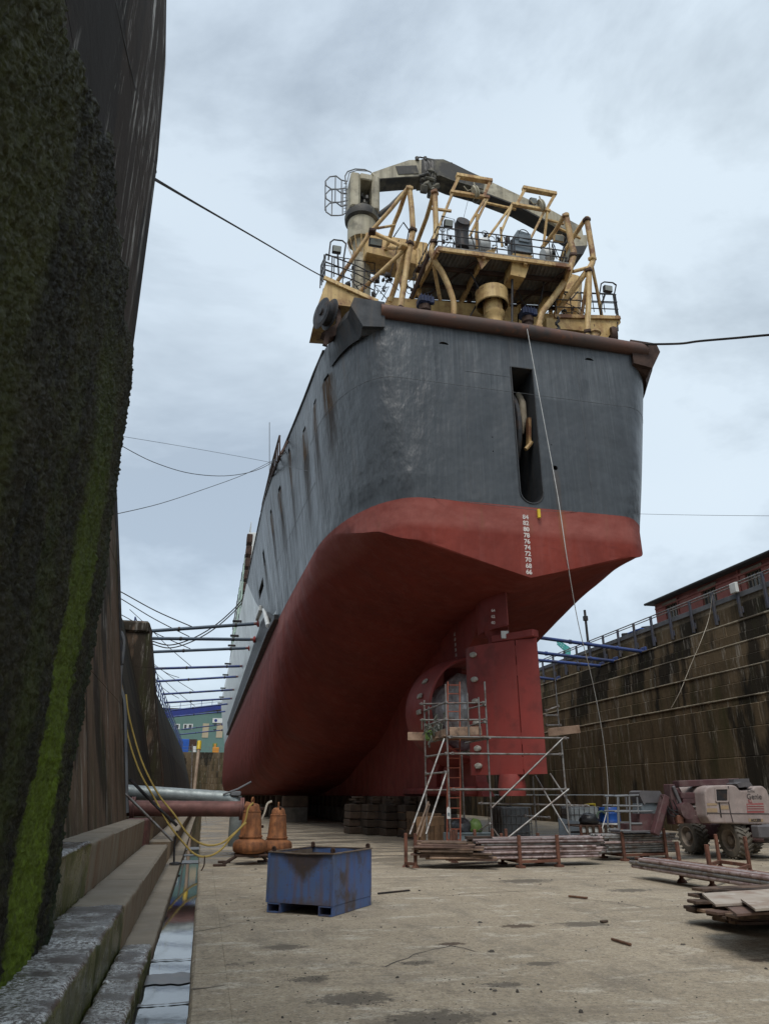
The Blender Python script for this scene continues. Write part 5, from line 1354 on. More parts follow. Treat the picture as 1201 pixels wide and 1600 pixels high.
tb('boom_cylinder', [c1(440, 430, BY + .2), c1(520, 370, BY + .2), c1(600, 290, BY + .2)], .12, M['crane_dark'], crane)
tb('jib_pipe', [c1(905, 100, BY), c1(700, 62, BY), c1(690, 74, BY)], .03, M['crane_dark'], crane)
for x_ in (684, 735): tb('boom_lug', [c1(x_, 65, BY), c1(x_ + 2, 85, BY)], .09, M['crane_dark'], crane)
cl = MB()
for k in range(26):
    p = c1(770 + rg.gauss(0, 22), 225 + rg.gauss(0, 34), BY - .3 + rg.uniform(-.2, .3)); cl.cbox(None, (rg.uniform(.15, .4), rg.uniform(.1, .3), rg.uniform(.15, .45)), .04, m=Matrix.Translation(p) @ Matrix.Rotation(rg.uniform(0, 3), 4, 'Y') @ Matrix.Rotation(rg.uniform(0, 3), 4, 'Z'))
for k in range(8):
    p = c1(730 + 8 * k, 85 + 6 * (k % 3), BY - .3); cl.tube([p, p + Vector((rg.uniform(-.1, .2), -.1, -.6)), p + Vector((rg.uniform(-.1, .3), -.05, -1.1))], .03, 5)
part('folded_grab', cl, M['crane_dark'], crane)
cg = MB()
for d in (0, 82, 165):
    cg.tube(poly1([(252, 262 + d * .85), (222, 258 + d), (195, 262 + d), (150, 262 + d), (118, 240 + d), (114, 212 + d), (140, 185 + d), (180, 180 + d), (212, 205 + d), (248, 215 + d * .9)], KY), .028, 6)
for x_, ya, yb in ((176, 182, 345), (155, 262, 428), (113, 212, 395), (222, 258, 425), (214, 206, 370), (244, 210, 420)): cg.tube([c1(x_, ya, KY), c1(x_ - 2, yb, KY)], .024, 6)
cg.tube(poly1([(240, 230), (236, 180), (252, 152), (300, 136), (360, 140), (400, 158)], KY - .3), .028, 6)
cg.tube(poly1([(250, 215), (262, 160), (310, 145), (385, 150)], KY + .3), .022, 6)
for d in range(9): cg.tube([c1(228, 228 + d * 22, KY), c1(248, 226 + d * 22, KY)], .015, 5)
part('ladder_cage', cg, M['rail_grey'], crane, smooth=50)
rg4 = random.Random(77)
for k in range(26):                                   # hoses and cables slung through the gantry
    x0_, x1_ = rg4.uniform(560, 1180), 0; x1_ = x0_ + rg4.uniform(-160, 160)
    y0_, y1_ = rg4.uniform(560, 780), rg4.uniform(600, 960); Y0, Y1 = rg4.uniform(19.6, 21.6), rg4.uniform(19.8, 21.6)
    cc, sx = (c1, 0) if k % 2 else (c2, -560)
    a, b_ = cc(x0_ + sx, y0_, Y0), cc(x1_ + sx, y1_, Y1); m_ = a.lerp(b_, .5) + Vector((0, 0, -rg4.uniform(.15, .5)))
    part('hydraulic_hose', MB().tube([a, a.lerp(m_, .6) + Vector((0, 0, -.08)), m_, m_.lerp(b_, .5), b_], rg4.choice((.016, .022, .03)), 6), M['black_steel'], gantry, smooth=60)
for k in range(16):                                   # gussets and clamps at the tube joints
    cc, (x_, y_) = [(c1, (636, 262)), (c1, (658, 520)), (c1, (640, 605)), (c1, (795, 285)), (c1, (790, 595)), (c1, (405, 528)), (c1, (600, 620)), (c1, (580, 1010)), (c1, (905, 1070)), (c2, (612, 330)), (c2, (655, 560)), (c2, (735, 352)), (c2, (768, 580)), (c2, (748, 650)), (c2, (740, 1010)), (c2, (455, 985))][k]
    part('joint_clamp', MB().cbox(cc(x_, y_, FY - .02), (.27, .25, .16), .03, rz=.3 * k), M['dark_rust'] if k % 3 else M['cream_rust'], gantry)
for k, (x0_, x1_, ya, yb, Y) in enumerate(((690, 700, 640, 930, 21.5), (1010, 1015, 700, 960, 21.6), (1130, 1128, 690, 960, 21.4))): arm([c1(x0_, ya, Y), c1(x1_, yb, Y)], .09, M['dark_rust'] if k else M['cream'])
for k, (x0_, x1_, ya, yb, Y) in enumerate(((330, 340, 600, 930, 21.5), (520, 525, 620, 900, 21.5))): arm([c2(x0_, ya, Y), c2(x1_, yb, Y)], .09, M['cream'])
part('cable_tray', MB().bar(c1(680, 760, 21), c1(1190, 830, 21), .35, .08, ch=.01), M['dark_rust'], gantry)
part('cable_tray', MB().bar(c2(20, 620, 20.6), c2(600, 690, 20.6), .25, .07, ch=.01), M['dark_rust'], gantry)
# a thin wire from the frame down to the platform, hoses under the grating
tb('lift_wire', [c1(1004, 330, GY), c1(968, 470, GY)], .01, M['wire'], gantry, 5)
tb('hose_loop', [c1(1035, 335, GY), c1(1050, 352, GY), c1(1075, 330, GY)], .015, M['black_steel'], gantry, 5)
tb('hose_loop', poly1([(540, 560), (600, 470), (635, 520), (620, 600)], 21.2), .025, M['black_steel'], gantry, 6)
# ------------------------------------------------------------------ scaffold at the rudder
def s5(x_, y_, Y): return at(600 + x_ / 3.753, 920 + y_ / 3.753, y=Y)
scaf = thing('scaffold_tower', 'galvanised tube scaffold tower with boards and red ladder standing in front of the rudder', 'scaffold', (9.5, 20.4, 0))
F0, F1 = 19.55, 21.3
def pole(x_, y_, Y, ytop, mat='galv', zb=0.0, r=0.028):
    p = s5(x_, y_, Y); zt_ = s5(x_, ytop, Y).z
    return part('pole', MB().tube([(p.x, Y, zb), (p.x, Y, zt_)], r, 8), M[mat], scaf, smooth=50)
pole(245, 1180, F1, 655); pole(372, 980, F0, 560); pole(462, 1180, F1, 960); pole(610, 980, F0, 545); pole(1062, 1175, F0, 885); pole(880, 1250, F1 + .3, 1100)
pole(1018, 740, F1 + .2, 525, zb=s5(0, 835, F1 + .2).z)
for x_, y0, y1, Y in ((486, 610, 870, F0), (552, 635, 860, F0), (260, 690, 930, F1 - .2)):
    a, b_ = s5(x_, y0, Y), s5(x_ + 6, y1, Y); part('pole', MB().tube([(a.x, Y, b_.z), (a.x, Y, a.z)], .026, 8), M['galv'], scaf, smooth=50)
coup = MB().cbox((0, 0, 0), (.085, .10, .085), .02).mesh('coupler', M['galv'])
def led(a, b_, ya, yb, name='ledger', mat='galv', r=0.026, cp=True):
    p, q = s5(*a, ya - .05), s5(*b_, yb - .05)
    part(name, MB().tube([p, q], r, 8), M[mat], scaf, smooth=50)
    if cp:
        for t in (p.lerp(q, .03), p.lerp(q, .97)):
            o = link('coupler', coup, scaf); o.location = t - scaf.location
led((370, 868), (1080, 876), F0, F0); led((380, 966), (1048, 971), F0, F0); led((245, 1180), (1082, 1176), F1, F0, cp=False); led((385, 1177), (1082, 1176), F0, F0)
led((245, 985), (366, 966), F1, F0); led((243, 1086), (362, 1076), F1, F0); led((550, 1258), (1200, 1272), F1 + .3, F1 + .5)
led((208, 676), (592, 668), F1 - .3, F0); led((236, 716), (366, 664), F1, F0); led((490, 705), (592, 680), F1, F0)
led((213, 770), (602, 768), F1 - .3, F0); led((238, 806), (366, 764), F1, F0); led((492, 806), (592, 780), F1, F0); led((820, 1330), (970, 1342), F1 + .3, F1 + .3)
led((944, 715), (1020, 688), F1, F1); led((944, 742), (1010, 742), F1, F1); led((950, 800), (1032, 800), F1, F1)
for a, b_, ya, yb in (((632, 1284), (1048, 876), F0 - .06, F0 - .06), ((700, 1480), (1078, 1178), F0 - .06, F0 - .06), ((885, 1095), (1095, 1460), F1, F0 + .2), ((972, 1085), (1098, 1278), F1, F0 + .2),
                      ((352, 880), (150, 1440), F0, F0 - 1.0), ((362, 1085), (245, 1440), F0, F0 - .8), ((520, 1440), (620, 1375), F1, F0), ((690, 1480), (640, 1410), F0, F0)):
    led(a, b_, ya, yb, 'brace', cp=False)
def board(a, b_, ya, yb, h_, mat='plank', name='toe_board'):
    p, q = s5(*a, ya), s5(*b_, yb); part(name, MB().bar(p, q, .038, h_, ch=.006), M[mat], scaf)
board((382, 836), (570, 832), F0 + .06, F0 + .06, .225); board((285, 870), (368, 842), F1 - .6, F0 + .05, .22); board((138, 864), (236, 866), F1 - .4, F1 - .4, .23)
board((958, 842), (1146, 822), F1, F1 - .3, .24)
zd = s5(400, 862, F0).z
for k in range(5):
    yv = F0 + .15 + k * .30; xa, xb = s5(372, 862, F0).x, s5(625, 858, F0).x
    part('deck_board', MB().cbox(((xa + xb) / 2 + .05 * (k % 2), yv, zd), (xb - xa + .2, .225, .038), .006), M['plank'], scaf)
part('cross_tube', MB().tube([(s5(378, 868, F0).x, F0 - .1, zd - .05), (s5(378, 868, F0).x, F1 + .2, zd - .05)], .026, 8), M['galv'], scaf)
part('cross_tube', MB().tube([(s5(612, 868, F0).x, F0 - .1, zd - .05), (s5(612, 868, F0).x, F1 + .2, zd - .05)], .026, 8), M['galv'], scaf)
# ladder
ld = thing('ladder', 'red steel ladder rising through the scaffold tower', 'ladder', (8.6, 20.5, 0))
la, lb = s5(440, 1400, F0 + .5), s5(442, 545, F0 + 1.2); dxl = Vector((-.36, 0.05, 0))
for d in (Vector((0, 0, 0)), dxl): part('ladder_rail', MB().bar(Vector((la.x, la.y, 0)) + d, lb + d, .03, .065, ch=.006), M['ladder_red'], ld)
for k in range(18):
    p = Vector((la.x, la.y, 0)).lerp(lb, (k + .6) / 18); part('rung', MB().tube([p, p + dxl], .014, 6), M['ladder_red'], ld)
tg_ = MB(); p = s5(378, 1315, F0 - .07); tg_.prism([p + Vector(q) for q in ((-.05, 0, -.14), (.05, 0, -.14), (.05, 0, .1), (.025, 0, .15), (-.025, 0, .15), (-.05, 0, .1))], (0, .01, 0))
tag(part('scaffold_tag', tg_, M['white']), 'white inspection tag hung on the front pole of the scaffold', 'tag')
part('tag_print', MB().box(p + Vector((0, -.004, -.03)), (.06, .004, .08)), M['skip_grey'], bpy.data.objects['scaffold_tag'])
nt_ = MB(); rg2 = random.Random(5)
for k in range(34):
    p = s5(rg2.uniform(240, 350), rg2.gauss(800, 35), F1 - rg2.uniform(.2, 1)); 
    nt_.tube([p, p + Vector((rg2.uniform(-.12, .12), rg2.uniform(-.1, .1), rg2.uniform(-.18, .05))), p + Vector((rg2.uniform(-.12, .12), rg2.uniform(-.1, .1), -.25))], .02, 5)
tag(part('cord_tangle', nt_, M['hivis'], smooth=60), 'tangled dark cords and straps heaped on the scaffold deck', 'cords')
vst = MB().cbox(s5(262, 860, F1 - .6), (.22, .12, .3), .05); tag(part('vest', vst, M['bag_green']), 'small yellow green vest hung low on the left of the scaffold deck', 'vest')
tag(part('bucket', MB().lathe([(.09, 0), (.12, .26), (.125, .27), (.0, .25)], c=s5(310, 838, F1 - .7), n=14, cap=False), M['white'], smooth=40), 'white plastic bucket on the scaffold deck', 'bucket')
lean = MB().bar(s5(180, 1470, 18.6), s5(255, 1262, 19.3), .2, .04, up=(1, 0, 0)); lean.bar(s5(205, 1470, 18.7), s5(262, 1275, 19.4), .18, .04, up=(1, 0, 0))
tag(part('leaning_board', lean, M['plank']), 'pair of brown boards leaning up against the left scaffold poles', 'boards')

# ------------------------------------------------------------------ blue bin
bin_ = thing('steel_bin', 'scuffed blue open steel bin on fork skids on the dock floor', 'bin', (1.82, 11.72, 0), R(-37.5))
BL, BW, BH, Z0 = 1.05, 1.25, 0.65, 0.13
def bp(name, mb, mat, **k): return part(name, mb, mat, bin_, world=False, **k)
def bin_front():
    m, nt, b = new_mat('blue_paint_burnt_v'); k = NT(nt)
    n1 = k.noise(3, detail=8, rough=.65); col = k.mix(k.ramp(n1, .3, .7), (0.065, 0.14, 0.36), (0.11, 0.145, 0.23))
    sp = k.sep(); nn = k.math('MULTIPLY', k.math('SUBTRACT', k.noise(7, detail=8, rough=.7, off=(3, 3, 3)), .5), .3)
    col = k.mix(k.ramp(k.noise(8, (1, 1, .07), 6, .65, (5, 1, 1)), .46, .66, 0, .7), col, (0.15, 0.085, 0.05))
    v_ = k.math('SUBTRACT', k.math('SUBTRACT', sp.outputs['Z'], .38), k.math('MULTIPLY', k.math('ABSOLUTE', k.math('ADD', sp.outputs['X'], -.05)), .85))
    col = k.mix(k.ramp(k.math('ADD', v_, nn), -.04, .12, 0, .9), col, (0.055, 0.038, 0.027))
    col = k.mix(k.ramp(k.math('ADD', sp.outputs['Z'], nn), .22, .1, 0, .7), col, (0.10, 0.07, 0.05))
    col = k.mix(k.ramp(k.noise(26, detail=4, rough=.6), .62, .68, 0, .7), col, (0.12, 0.065, 0.035))
    k.l.new(col, b.inputs['Base Color']); b.inputs['Roughness'].default_value = .55
    k.l.new(k.bump(k.noise(30, detail=6), .15, .01), b.inputs['Normal']); return m
M['bin_front'] = bin_front()
def dent_wall(L, z0, z1, dent):
    mb = MB(); n, m_ = 14, 8
    for j in range(m_ + 1):
        for i in range(n + 1):
            u, v = i / n - .5, j / m_
            d = dent * math.exp(-((u / .28) ** 2)) * v ** 2 + .006 * mnoise.noise((u * 7, v * 5, L))
            mb.v.append((u * L, d, z0 + (z1 - z0) * v - .035 * dent * 20 * math.exp(-((u / .25) ** 2)) * (v ** 3) * .6))
    for j in range(m_):
        for i in range(n): a = j * (n + 1) + i; mb.f.append((a, a + 1, a + n + 2, a + n + 1))
    k = len(mb.v); mb.v += [(x_, y_ + .012, z_) for x_, y_, z_ in mb.v]
    mb.f += [tuple(q + k for q in f[::-1]) for f in mb.f[:]]
    return mb
def turned(mb, ang, off):
    Mx = Matrix.Translation(off) @ Matrix.Rotation(ang, 4, 'Z'); mb.v = [tuple(Mx @ Vector(q)) for q in mb.v]; return mb
bp('bin_wall', turned(dent_wall(BL, Z0, Z0 + BH, .035), 0, (0, -BW / 2, 0)), M['bin_front'], smooth=40)
bp('bin_wall', turned(dent_wall(BL, Z0, Z0 + BH, .01), math.pi, (0, BW / 2, 0)), M['blue_bin'], smooth=40)
bp('bin_wall', turned(dent_wall(BW, Z0, Z0 + BH, .008), math.pi / 2, (BL / 2, 0, 0)), M['blue_bin'], smooth=40)
bp('bin_wall', turned(dent_wall(BW, Z0, Z0 + BH, .01), -math.pi / 2, (-BL / 2, 0, 0)), M['blue_bin'], smooth=40)
bp('bin_floor', MB().box((0, 0, Z0 + .02), (BL - .03, BW - .03, .02)), M['bin_in'])
for sx, ln, hz in ((-1, BW, 0), (1, BW, 0)): bp('bin_liner', MB().box((sx * (BL / 2 - .022), 0, Z0 + BH / 2 + .01), (.006, BW - .06, BH - .06)), M['bin_in'])
for sy in (-1, 1): bp('bin_liner', MB().box((0, sy * (BW / 2 - .06 if sy < 0 else BW / 2 - .03), Z0 + BH / 2 - .02), (BL - .06, .006, BH - .12)), M['bin_in'])
rimz = Z0 + BH
rim = MB()
for a, b_ in (((-BL / 2, BW / 2), (BL / 2, BW / 2)), ((BL / 2, -BW / 2), (BL / 2, BW / 2)), ((-BL / 2, -BW / 2), (-BL / 2, BW / 2))): rim.bar((a[0], a[1], rimz), (b_[0], b_[1], rimz), .05, .014)
n = 12
for i in range(n):
    f = lambda t: (lerp(-BL / 2 - .02, BL / 2 + .02, t), -BW / 2 + .035 * math.exp(-(((t - .5) / .28) ** 2)), rimz - .013 * math.exp(-(((t - .5) / .25) ** 2)) * 1.2)
    rim.bar(f(i / n), f((i + 1) / n + .01), .055, .013)
bp('rim', rim, M['bin_in'])
for sx in (-1, 1):
    h_ = MB(); x_ = sx * (BL / 2 - .11)
    h_.box((x_, 0, .118), (.21, BW + .01, .014)); h_.box((x_, 0, .012), (.21, BW + .01, .014)); h_.box((x_ - .099, 0, .065), (.012, BW + .01, .092)); h_.box((x_ + .099, 0, .065), (.012, BW + .01, .092))
    bp('skid', h_, M['blue_bin'])
for sx in (-1, 1):
    for sy in (-1, 1):
        l_ = MB().cbox((sx * (BL / 2 - .04), sy * (BW / 2 - .05), rimz + .03), (.02, .06, .08), .005, rz=R(45 * sx * sy)); l_.tube([(sx * (BL / 2 - .04) + .028 * math.cos(t), sy * (BW / 2 - .05), rimz + .035 + .028 * math.sin(t)) for t in [2 * math.pi * q / 10 for q in range(11)]], .012, 6)
        bp('lifting_lug', l_, M['dark_rust'])
for sx in (-1, 1): bp('corner_angle', MB().bar((sx * BL / 2, -BW / 2 - .004, Z0), (sx * BL / 2, -BW / 2 - .004, rimz), .03, .03), M['blue_bin'])

# ------------------------------------------------------------------ pumps, pipes and hoses
def make_pump(loc, rz):
    t = thing('submersible_pump', 'rusty orange submersible pump standing on a low steel skid beside the red pipe', 'pump', loc, rz)
    P = lambda n_, mb, mt=None, **k: part(n_, mb, mt or M['orange_rust'], t, world=False, **k)
    P('volute', MB().lathe([(.2, .0), (.33, .01), (.385, .06), (.40, .14), (.39, .22), (.34, .275), (.27, .30), (.25, .31)], n=28), smooth=50)
    P('motor_housing', MB().lathe([(.262, .30), (.262, .335), (.255, .35), (.232, .62), (.205, .86), (.2, .87)], n=28), smooth=40)
    P('flange_ring', MB().lathe([(.27, .335), (.278, .34), (.278, .365), (.27, .37)], n=28), smooth=40)
    P('top_cap', MB().lathe([(.208, .865), (.212, .885), (.185, .90), (.168, 1.0), (.12, 1.05), (.06, 1.06), (0, 1.06)], n=24, cap=False), smooth=40)
    h = MB(); h.tube([(-.045, 0, 1.04)] + [(.055 * -math.cos(a), 0, 1.12 + .06 * math.sin(a)) for a in [math.pi * q / 8 for q in range(9)]] + [(.045, 0, 1.04)], .02, 8)
    P('lifting_handle', h, smooth=60)
    for k in range(6):
        a = k * math.pi / 3 + .3; P('bolt', MB().lathe([(.016, .885), (.016, .91)], c=(.19 * math.cos(a), .19 * math.sin(a), 0), n=6))
    P('cable_gland', MB().tube([(-.12, -.05, 1.0), (-.15, -.06, 1.08)], .03, 8), M['dark_rust'])
    o = MB().tube([(.25, .12, .14), (.5, .2, .14)], .13, 14); o.tube([(.47, .19, .14), (.51, .203, .14)], .2, 16)
    P('outlet_flange', o, smooth=40)
    return t
pump = make_pump((1.22, 19.25, .235), R(62)); pump.scale = (1.04, 1.04, 1.06)
pump2 = copy_tree(pump); pump2.location = (2.06, 21.3, 0.10); pump2.rotation_euler.z = R(80)
pump2['label'] = 'rusty orange submersible pump with white cable standing behind the first pump'
sk = thing('pump_skid', 'low rusty steel skid with splayed foot under the front orange pump', 'skid', (1.22, 19.2, 0))
part('skid_plate', MB().cbox((1.25, 19.25, .205), (.78, .6, .05), .01), M['dark_rust'], sk)
for x_, y_ in ((.62, 18.85), (1.9, 19.0), (1.7, 19.7), (.75, 19.75)):
    part('skid_leg', MB().bar((lerp(x_, 1.25, .45), lerp(y_, 19.25, .45), .19), (x_ - .02, y_, .04), .07, .05, ch=.01), M['dark_rust'], sk)
    part('skid_foot', MB().cbox((x_ - .1, y_, .025), (.3, .14, .05), .012), M['dark_rust'], sk)
sk2 = copy_tree(sk); sk2.location = sk.location + Vector((.84, 2.05, -.135)); sk2['label'] = 'low rusty steel skid under the second orange pump'
def pipe(name, label, pts, r, mat, flanges=()):
    t = thing(name, label, 'pipe', (0, 22.5, 1))
    part('pipe_run', MB().tube(pts, r, 20), mat, t, smooth=50)
    for p, d in flanges:
        p, d = Vector(p), Vector(d).normalized()
        f = MB().tube([p - d * .025, p + d * .025], r * 1.45, 22); f.tube([p + d * .035, p + d * .08], r * 1.45, 22)
        part('flange', f, mat, t, smooth=40)
    return t
pa, pb = at(198, 1237, y=22.4), at(352, 1247, y=22.4)
elb = [pb + Vector((.35 * math.sin(a), 0, -.35 + .35 * math.cos(a))) for a in [math.pi / 2 * q / 6 for q in range(7)]]
gp = pipe('grey_pipe', 'grey galvanised pipe crossing from the left wall above the red pipe', [pa] + elb + [elb[-1] + Vector((0, 0, -.9))], .185, M['grey_pipe'])
vb = MB(); q = at(368, 1240, y=22.3); vb.cbox(q, (.3, .25, .14), .03); vb.tube([q + Vector((-.35, -.1, -.02)), q + Vector((.05, -.1, .12)), q + Vector((.42, -.12, .32))], .025, 6); vb.tube([q, q + Vector((0, 0, -.3))], .05, 8)
part('pipe_clamp', vb, M['rail_grey'], gp, smooth=40)
qa, qb = at(200, 1263, y=21.6), at(376, 1264, y=21.6)
dn = Vector((qb.x + .1, 21.6, qb.z))
pipe('red_pipe', 'red oxide pipe crossing from the left wall to the orange pumps', [qa, qb - Vector((.1, 0, 0)), qb], .20, M['red_pipe'], [((qb.x, 21.6, qb.z), (1, 0, 0)), ((qa.x + .1, 21.6, qa.z), (1, 0, 0))])
pl_ = at(385, 1300, y=20.9)
tag(part('pipe_bend', MB().tube([(qb.x + .1, 21.55, qb.z), (qb.x + .32, 21.5, qb.z - .05), (qb.x + .36, 21.4, qb.z - .4), (qb.x + .36, 21.2, .35), (qb.x + .5, 20.9, .2)], .2, 18), M['orange_rust'], smooth=50), 'rusty flanged pipe bend dropping from the red pipe behind the front pump', 'pipe')
for zf in (1.2, .75, .42): part('flange', MB().lathe([(.29, -.03), (.29, .03)], c=(qb.x + .35, 21.35, zf), n=18), M['dark_rust'], bpy.data.objects['pipe_bend'])
def hang(name, label, cat, pts, r, mat, group=None, n=6):
    sm = []
    P_ = [Vector(p) for p in pts]
    for i in range(len(P_) - 1):
        p0, p1, p2, p3 = P_[max(i - 1, 0)], P_[i], P_[i + 1], P_[min(i + 2, len(P_) - 1)]
        for k in range(6):
            t = k / 6
            sm.append(.5 * ((2 * p1) + (p2 - p0) * t + (2 * p0 - 5 * p1 + 4 * p2 - p3) * t * t + (3 * p1 - p0 - 3 * p2 + p3) * t ** 3))
    sm.append(P_[-1])
    return tag(part(name, MB().tube(sm, r, n), mat, smooth=60), label, cat, group)
HYY = 18.9
hang('hose', 'yellow hose hanging down the left wall edge and looping up to the front pump', 'hose', [at(u, v, y=HYY) for u, v in ((197, 1085), (203, 1125), (222, 1190), (247, 1240), (272, 1272), (295, 1305), (320, 1320), (345, 1318), (365, 1303), (382, 1285), (388, 1263), (396, 1254))], .022, M['hose_yellow'])
hang('hose', 'second yellow hose sagging lower than the first in front of the red pipe', 'hose', [at(u, v, y=HYY - .15) for u, v in ((196, 1110), (200, 1150), (218, 1205), (243, 1250), (262, 1285), (285, 1315), (305, 1335), (325, 1338), (345, 1328), (362, 1308), (378, 1292), (385, 1285))], .022, M['hose_yellow'])
hang('hose', 'white cable curling from the handle of the second pump', 'hose', [at(u, v, y=21.25) for u, v in ((425, 1252), (418, 1256), (414, 1268), (409, 1280))], .03, M['hose_white'])
hang('hose', 'yellow hose running down the pipes on the left wall corner', 'hose', [at(u, v, y=18.65) for u, v in ((183, 965), (184, 990), (185, 1025), (189, 1035), (188, 1060), (193, 1085))], .025, M['hose_yellow'])
for lab, pts, r_, mt in (('tall dark drainpipe on the left wall corner against the sky', ((180, 770), (184, 870), (187, 960), (190, 1040)), .05, 'black_steel'), ('pale conduit pipe below the dark drainpipe on the left wall corner', ((188, 985), (194, 1005), (188, 1065), (195, 1100), (197, 1180), (199, 1270)), .04, 'rail_grey')):
    hang('drain_pipe', lab, 'pipe', [at(u, v, y=18.62) for u, v in pts], r_, M[mt])
hang('prop_rod', 'dark steel rod propped from the wall corner down to the lower step', 'rod', [at(203, 1217, y=18.75), at(240, 1255, y=18.75), at(277, 1290, y=18.75)], .035, M['black_steel'])
hang('prop_rod', 'pale steel rod propped from the wall corner, lower of the two rods', 'rod', [at(196, 1240, y=18.6), at(232, 1276, y=18.6), at(270, 1314, y=18.6)], .028, M['galv'])
hang('valve_stem', 'thin upright steel stem with round foot at the end of the lower step', 'rod', [at(277, 1298, y=18.9), at(273, 1320, y=18.9), at(272, 1349, y=18.9)], .022, M['black_steel'])
part('valve_foot', MB().lathe([(.14, 0), (.13, .03), (.05, .05)], c=(at(274, 1352, y=18.9).x, 18.9, .06), n=14), M['black_steel'], bpy.data.objects['valve_stem'])
tag(part('rusty_plate', MB().cbox((-1.5, 20.1, .55), (.55, 1.3, .9), .03), M['red_pipe']), 'red brown steel box in the gap at the end of the upper step', 'box')
hang('wire_stand', 'small bent rusty wire stand on the floor under the hoses', 'stand', [at(u, v, y=17.9) for u, v in ((320, 1338), (319, 1352), (315, 1361), (321, 1363), (312, 1362))], .014, M['dark_rust'])

# ------------------------------------------------------------------ tube racks and plank stacks
def stillage(label, loc, rz, L, W, H, mat='rust_post'):
    t = thing('stillage', label, 'rack', loc, rz, None)
    for sx in (-1, 1):
        for sy in (-1, 1):
            part('post', MB().cbox((sx * L / 2, sy * W / 2, H / 2 + .02), (.075, .06, H), .008), M[mat], t, world=False)
            part('post_foot', MB().prism([(sx * L / 2 + a * .085, sy * W / 2 + b_ * .085, 0) for a, b_ in ((-1, -1), (1, -1), (1, 1), (-1, 1))], (0, 0, .05)), M[mat], t, world=False)
        part('cross_bar', MB().cbox((sx * L / 2, 0, .13), (.06, W, .07), .006), M[mat], t, world=False)
    for sy in (-1, 1): part('side_bar', MB().cbox((0, sy * W / 2, .13), (L, .05, .06), .006), M[mat], t, world=False)
    return t
ORDS = 'one two three four five six seven eight nine ten eleven twelve thirteen'.split()
tube_me = {}
def tube_mesh(L, mat, r=.030):
    key = (round(L, 1), mat)
    if key not in tube_me:
        mb = MB(); n = 10
        for x_, rr in ((-L / 2 + .05, r * .8), (-L / 2, r * .8), (-L / 2, r), (L / 2, r), (L / 2, r * .8), (L / 2 - .05, r * .8)):
            for j in range(n): mb.v.append((x_, rr * math.cos(2 * math.pi * j / n), rr * math.sin(2 * math.pi * j / n)))
        mb.f = [(i * n + j, (i + 1) * n + j, (i + 1) * n + (j + 1) % n, i * n + (j + 1) % n) for i in range(5) for j in range(n)]
        mb.f += [tuple(range(n)), tuple(range(6 * n - 1, 5 * n - 1, -1))]
        tube_me[key] = mb.mesh('scaffold_tube', M[mat], 40)
    return tube_me[key]
rt = random.Random(21)
def bundle(label, group, c, rz, L, rows, per, mats, r=.030, jit=.10, tilt=0.0, z0=.17, yaw=0.015, name='scaffold_tube', cat='tube'):
    for k in range(rows):
        for j in range(per - (k % 2)):
            yy_ = (j - (per - 1) / 2 + .5 * (k % 2)) * r * 2.1
            off = rt.uniform(-jit, jit)
            o = bpy.data.objects.new(name, tube_mesh(L * rt.choice((1, 1, .96)), rt.choice(mats), r)); COL.objects.link(o)
            a = rz + rt.uniform(-yaw, yaw)
            o.location = (c[0] + off * math.cos(a) - yy_ * math.sin(rz), c[1] + off * math.sin(a) + yy_ * math.cos(rz), z0 + r + k * r * 1.82 + rt.uniform(0, .004))
            o.rotation_euler = (rt.uniform(0, 6), tilt + rt.uniform(-.006, .006), a)
            lb = label
            if j == 0: lb = label.replace('tube', 'tube at the front of layer %s' % ORDS[k], 1)
            elif k == rows - 1: lb = label.replace('tube', 'tube on top, %s from the front' % ORDS[j], 1)
            tag(o, lb, cat, group)
# long pink bundle below the rudder
stillage('dark rusty tube rack holding the long pink tube bundle below the rudder', (7.65, 17.35, 0), R(3), .98, .95, .66)
bundle('pink scaffold tube in the long bundle below the rudder', 'tubes in the long pink bundle', (7.75, 17.35), R(2.5), 3.25, 8, 12, ('tube_pink', 'tube_pink', 'galv'))
bundle('short scaffold tube left of the long pink bundle', 'short tubes left of the pink bundle', (6.45, 18.1), R(12), 1.5, 6, 7, ('galv', 'tube_pink'), jit=.2, yaw=.07)
# grey bundle to the right of it
stillage('pale rack with one rusty post holding the short grey tubes right of the pink bundle', (11.1, 18.5, 0), R(6), 1.3, .9, .72)
bundle('grey scaffold tube in the rack left of the lift', 'tubes in the short grey bundle', (11.05, 18.45), R(6), 2.2, 8, 11, ('galv', 'galv', 'tube_pink'), jit=.2, yaw=.03)
bundle('scaffold tube in the loose heap between two bundles', 'tubes in the loose middle heap', (10.0, 19.4), R(-20), 1.5, 6, 9, ('tube_pink', 'galv', 'tube_pink'), jit=.3, yaw=.16)
# long low bundle on the right
D0, D1 = at(1010, 1348, z=.25), at(1201, 1384, z=.25)
rzD = math.atan2(D1.y - D0.y, D1.x - D0.x)
fd = Vector((math.cos(rzD), math.sin(rzD), 0)); nd_ = Vector((-fd.y, fd.x, 0))
pA, pB = at(1065, 1379, z=0), at(1113, 1388, z=0); pC, pD2 = at(1125, 1357, z=0), at(1172, 1364, z=0)
tr = thing('stillage', 'low rusty four post rack under the long tubes beside the boom lift', 'rack', ((pA + pD2) / 2))
for p in (pA, pB, pC, pD2):
    part('post', MB().cbox(p + Vector((0, 0, .36)), (.075, .06, .7), .008, rz=rzD), M['rust_post'], tr)
    part('post_foot', MB().lathe([(.10, 0), (.085, .03), (.05, .07)], c=p, n=8), M['rust_post'], tr)
for a, b_ in ((pA, pB), (pC, pD2), (pA, pC), (pB, pD2)): part('cross_bar', MB().bar(a + Vector((0, 0, .14)), b_ + Vector((0, 0, .14)), .06, .07, ch=.006), M['rust_post'], tr)
cD = (pA + pB + pC + pD2) / 4
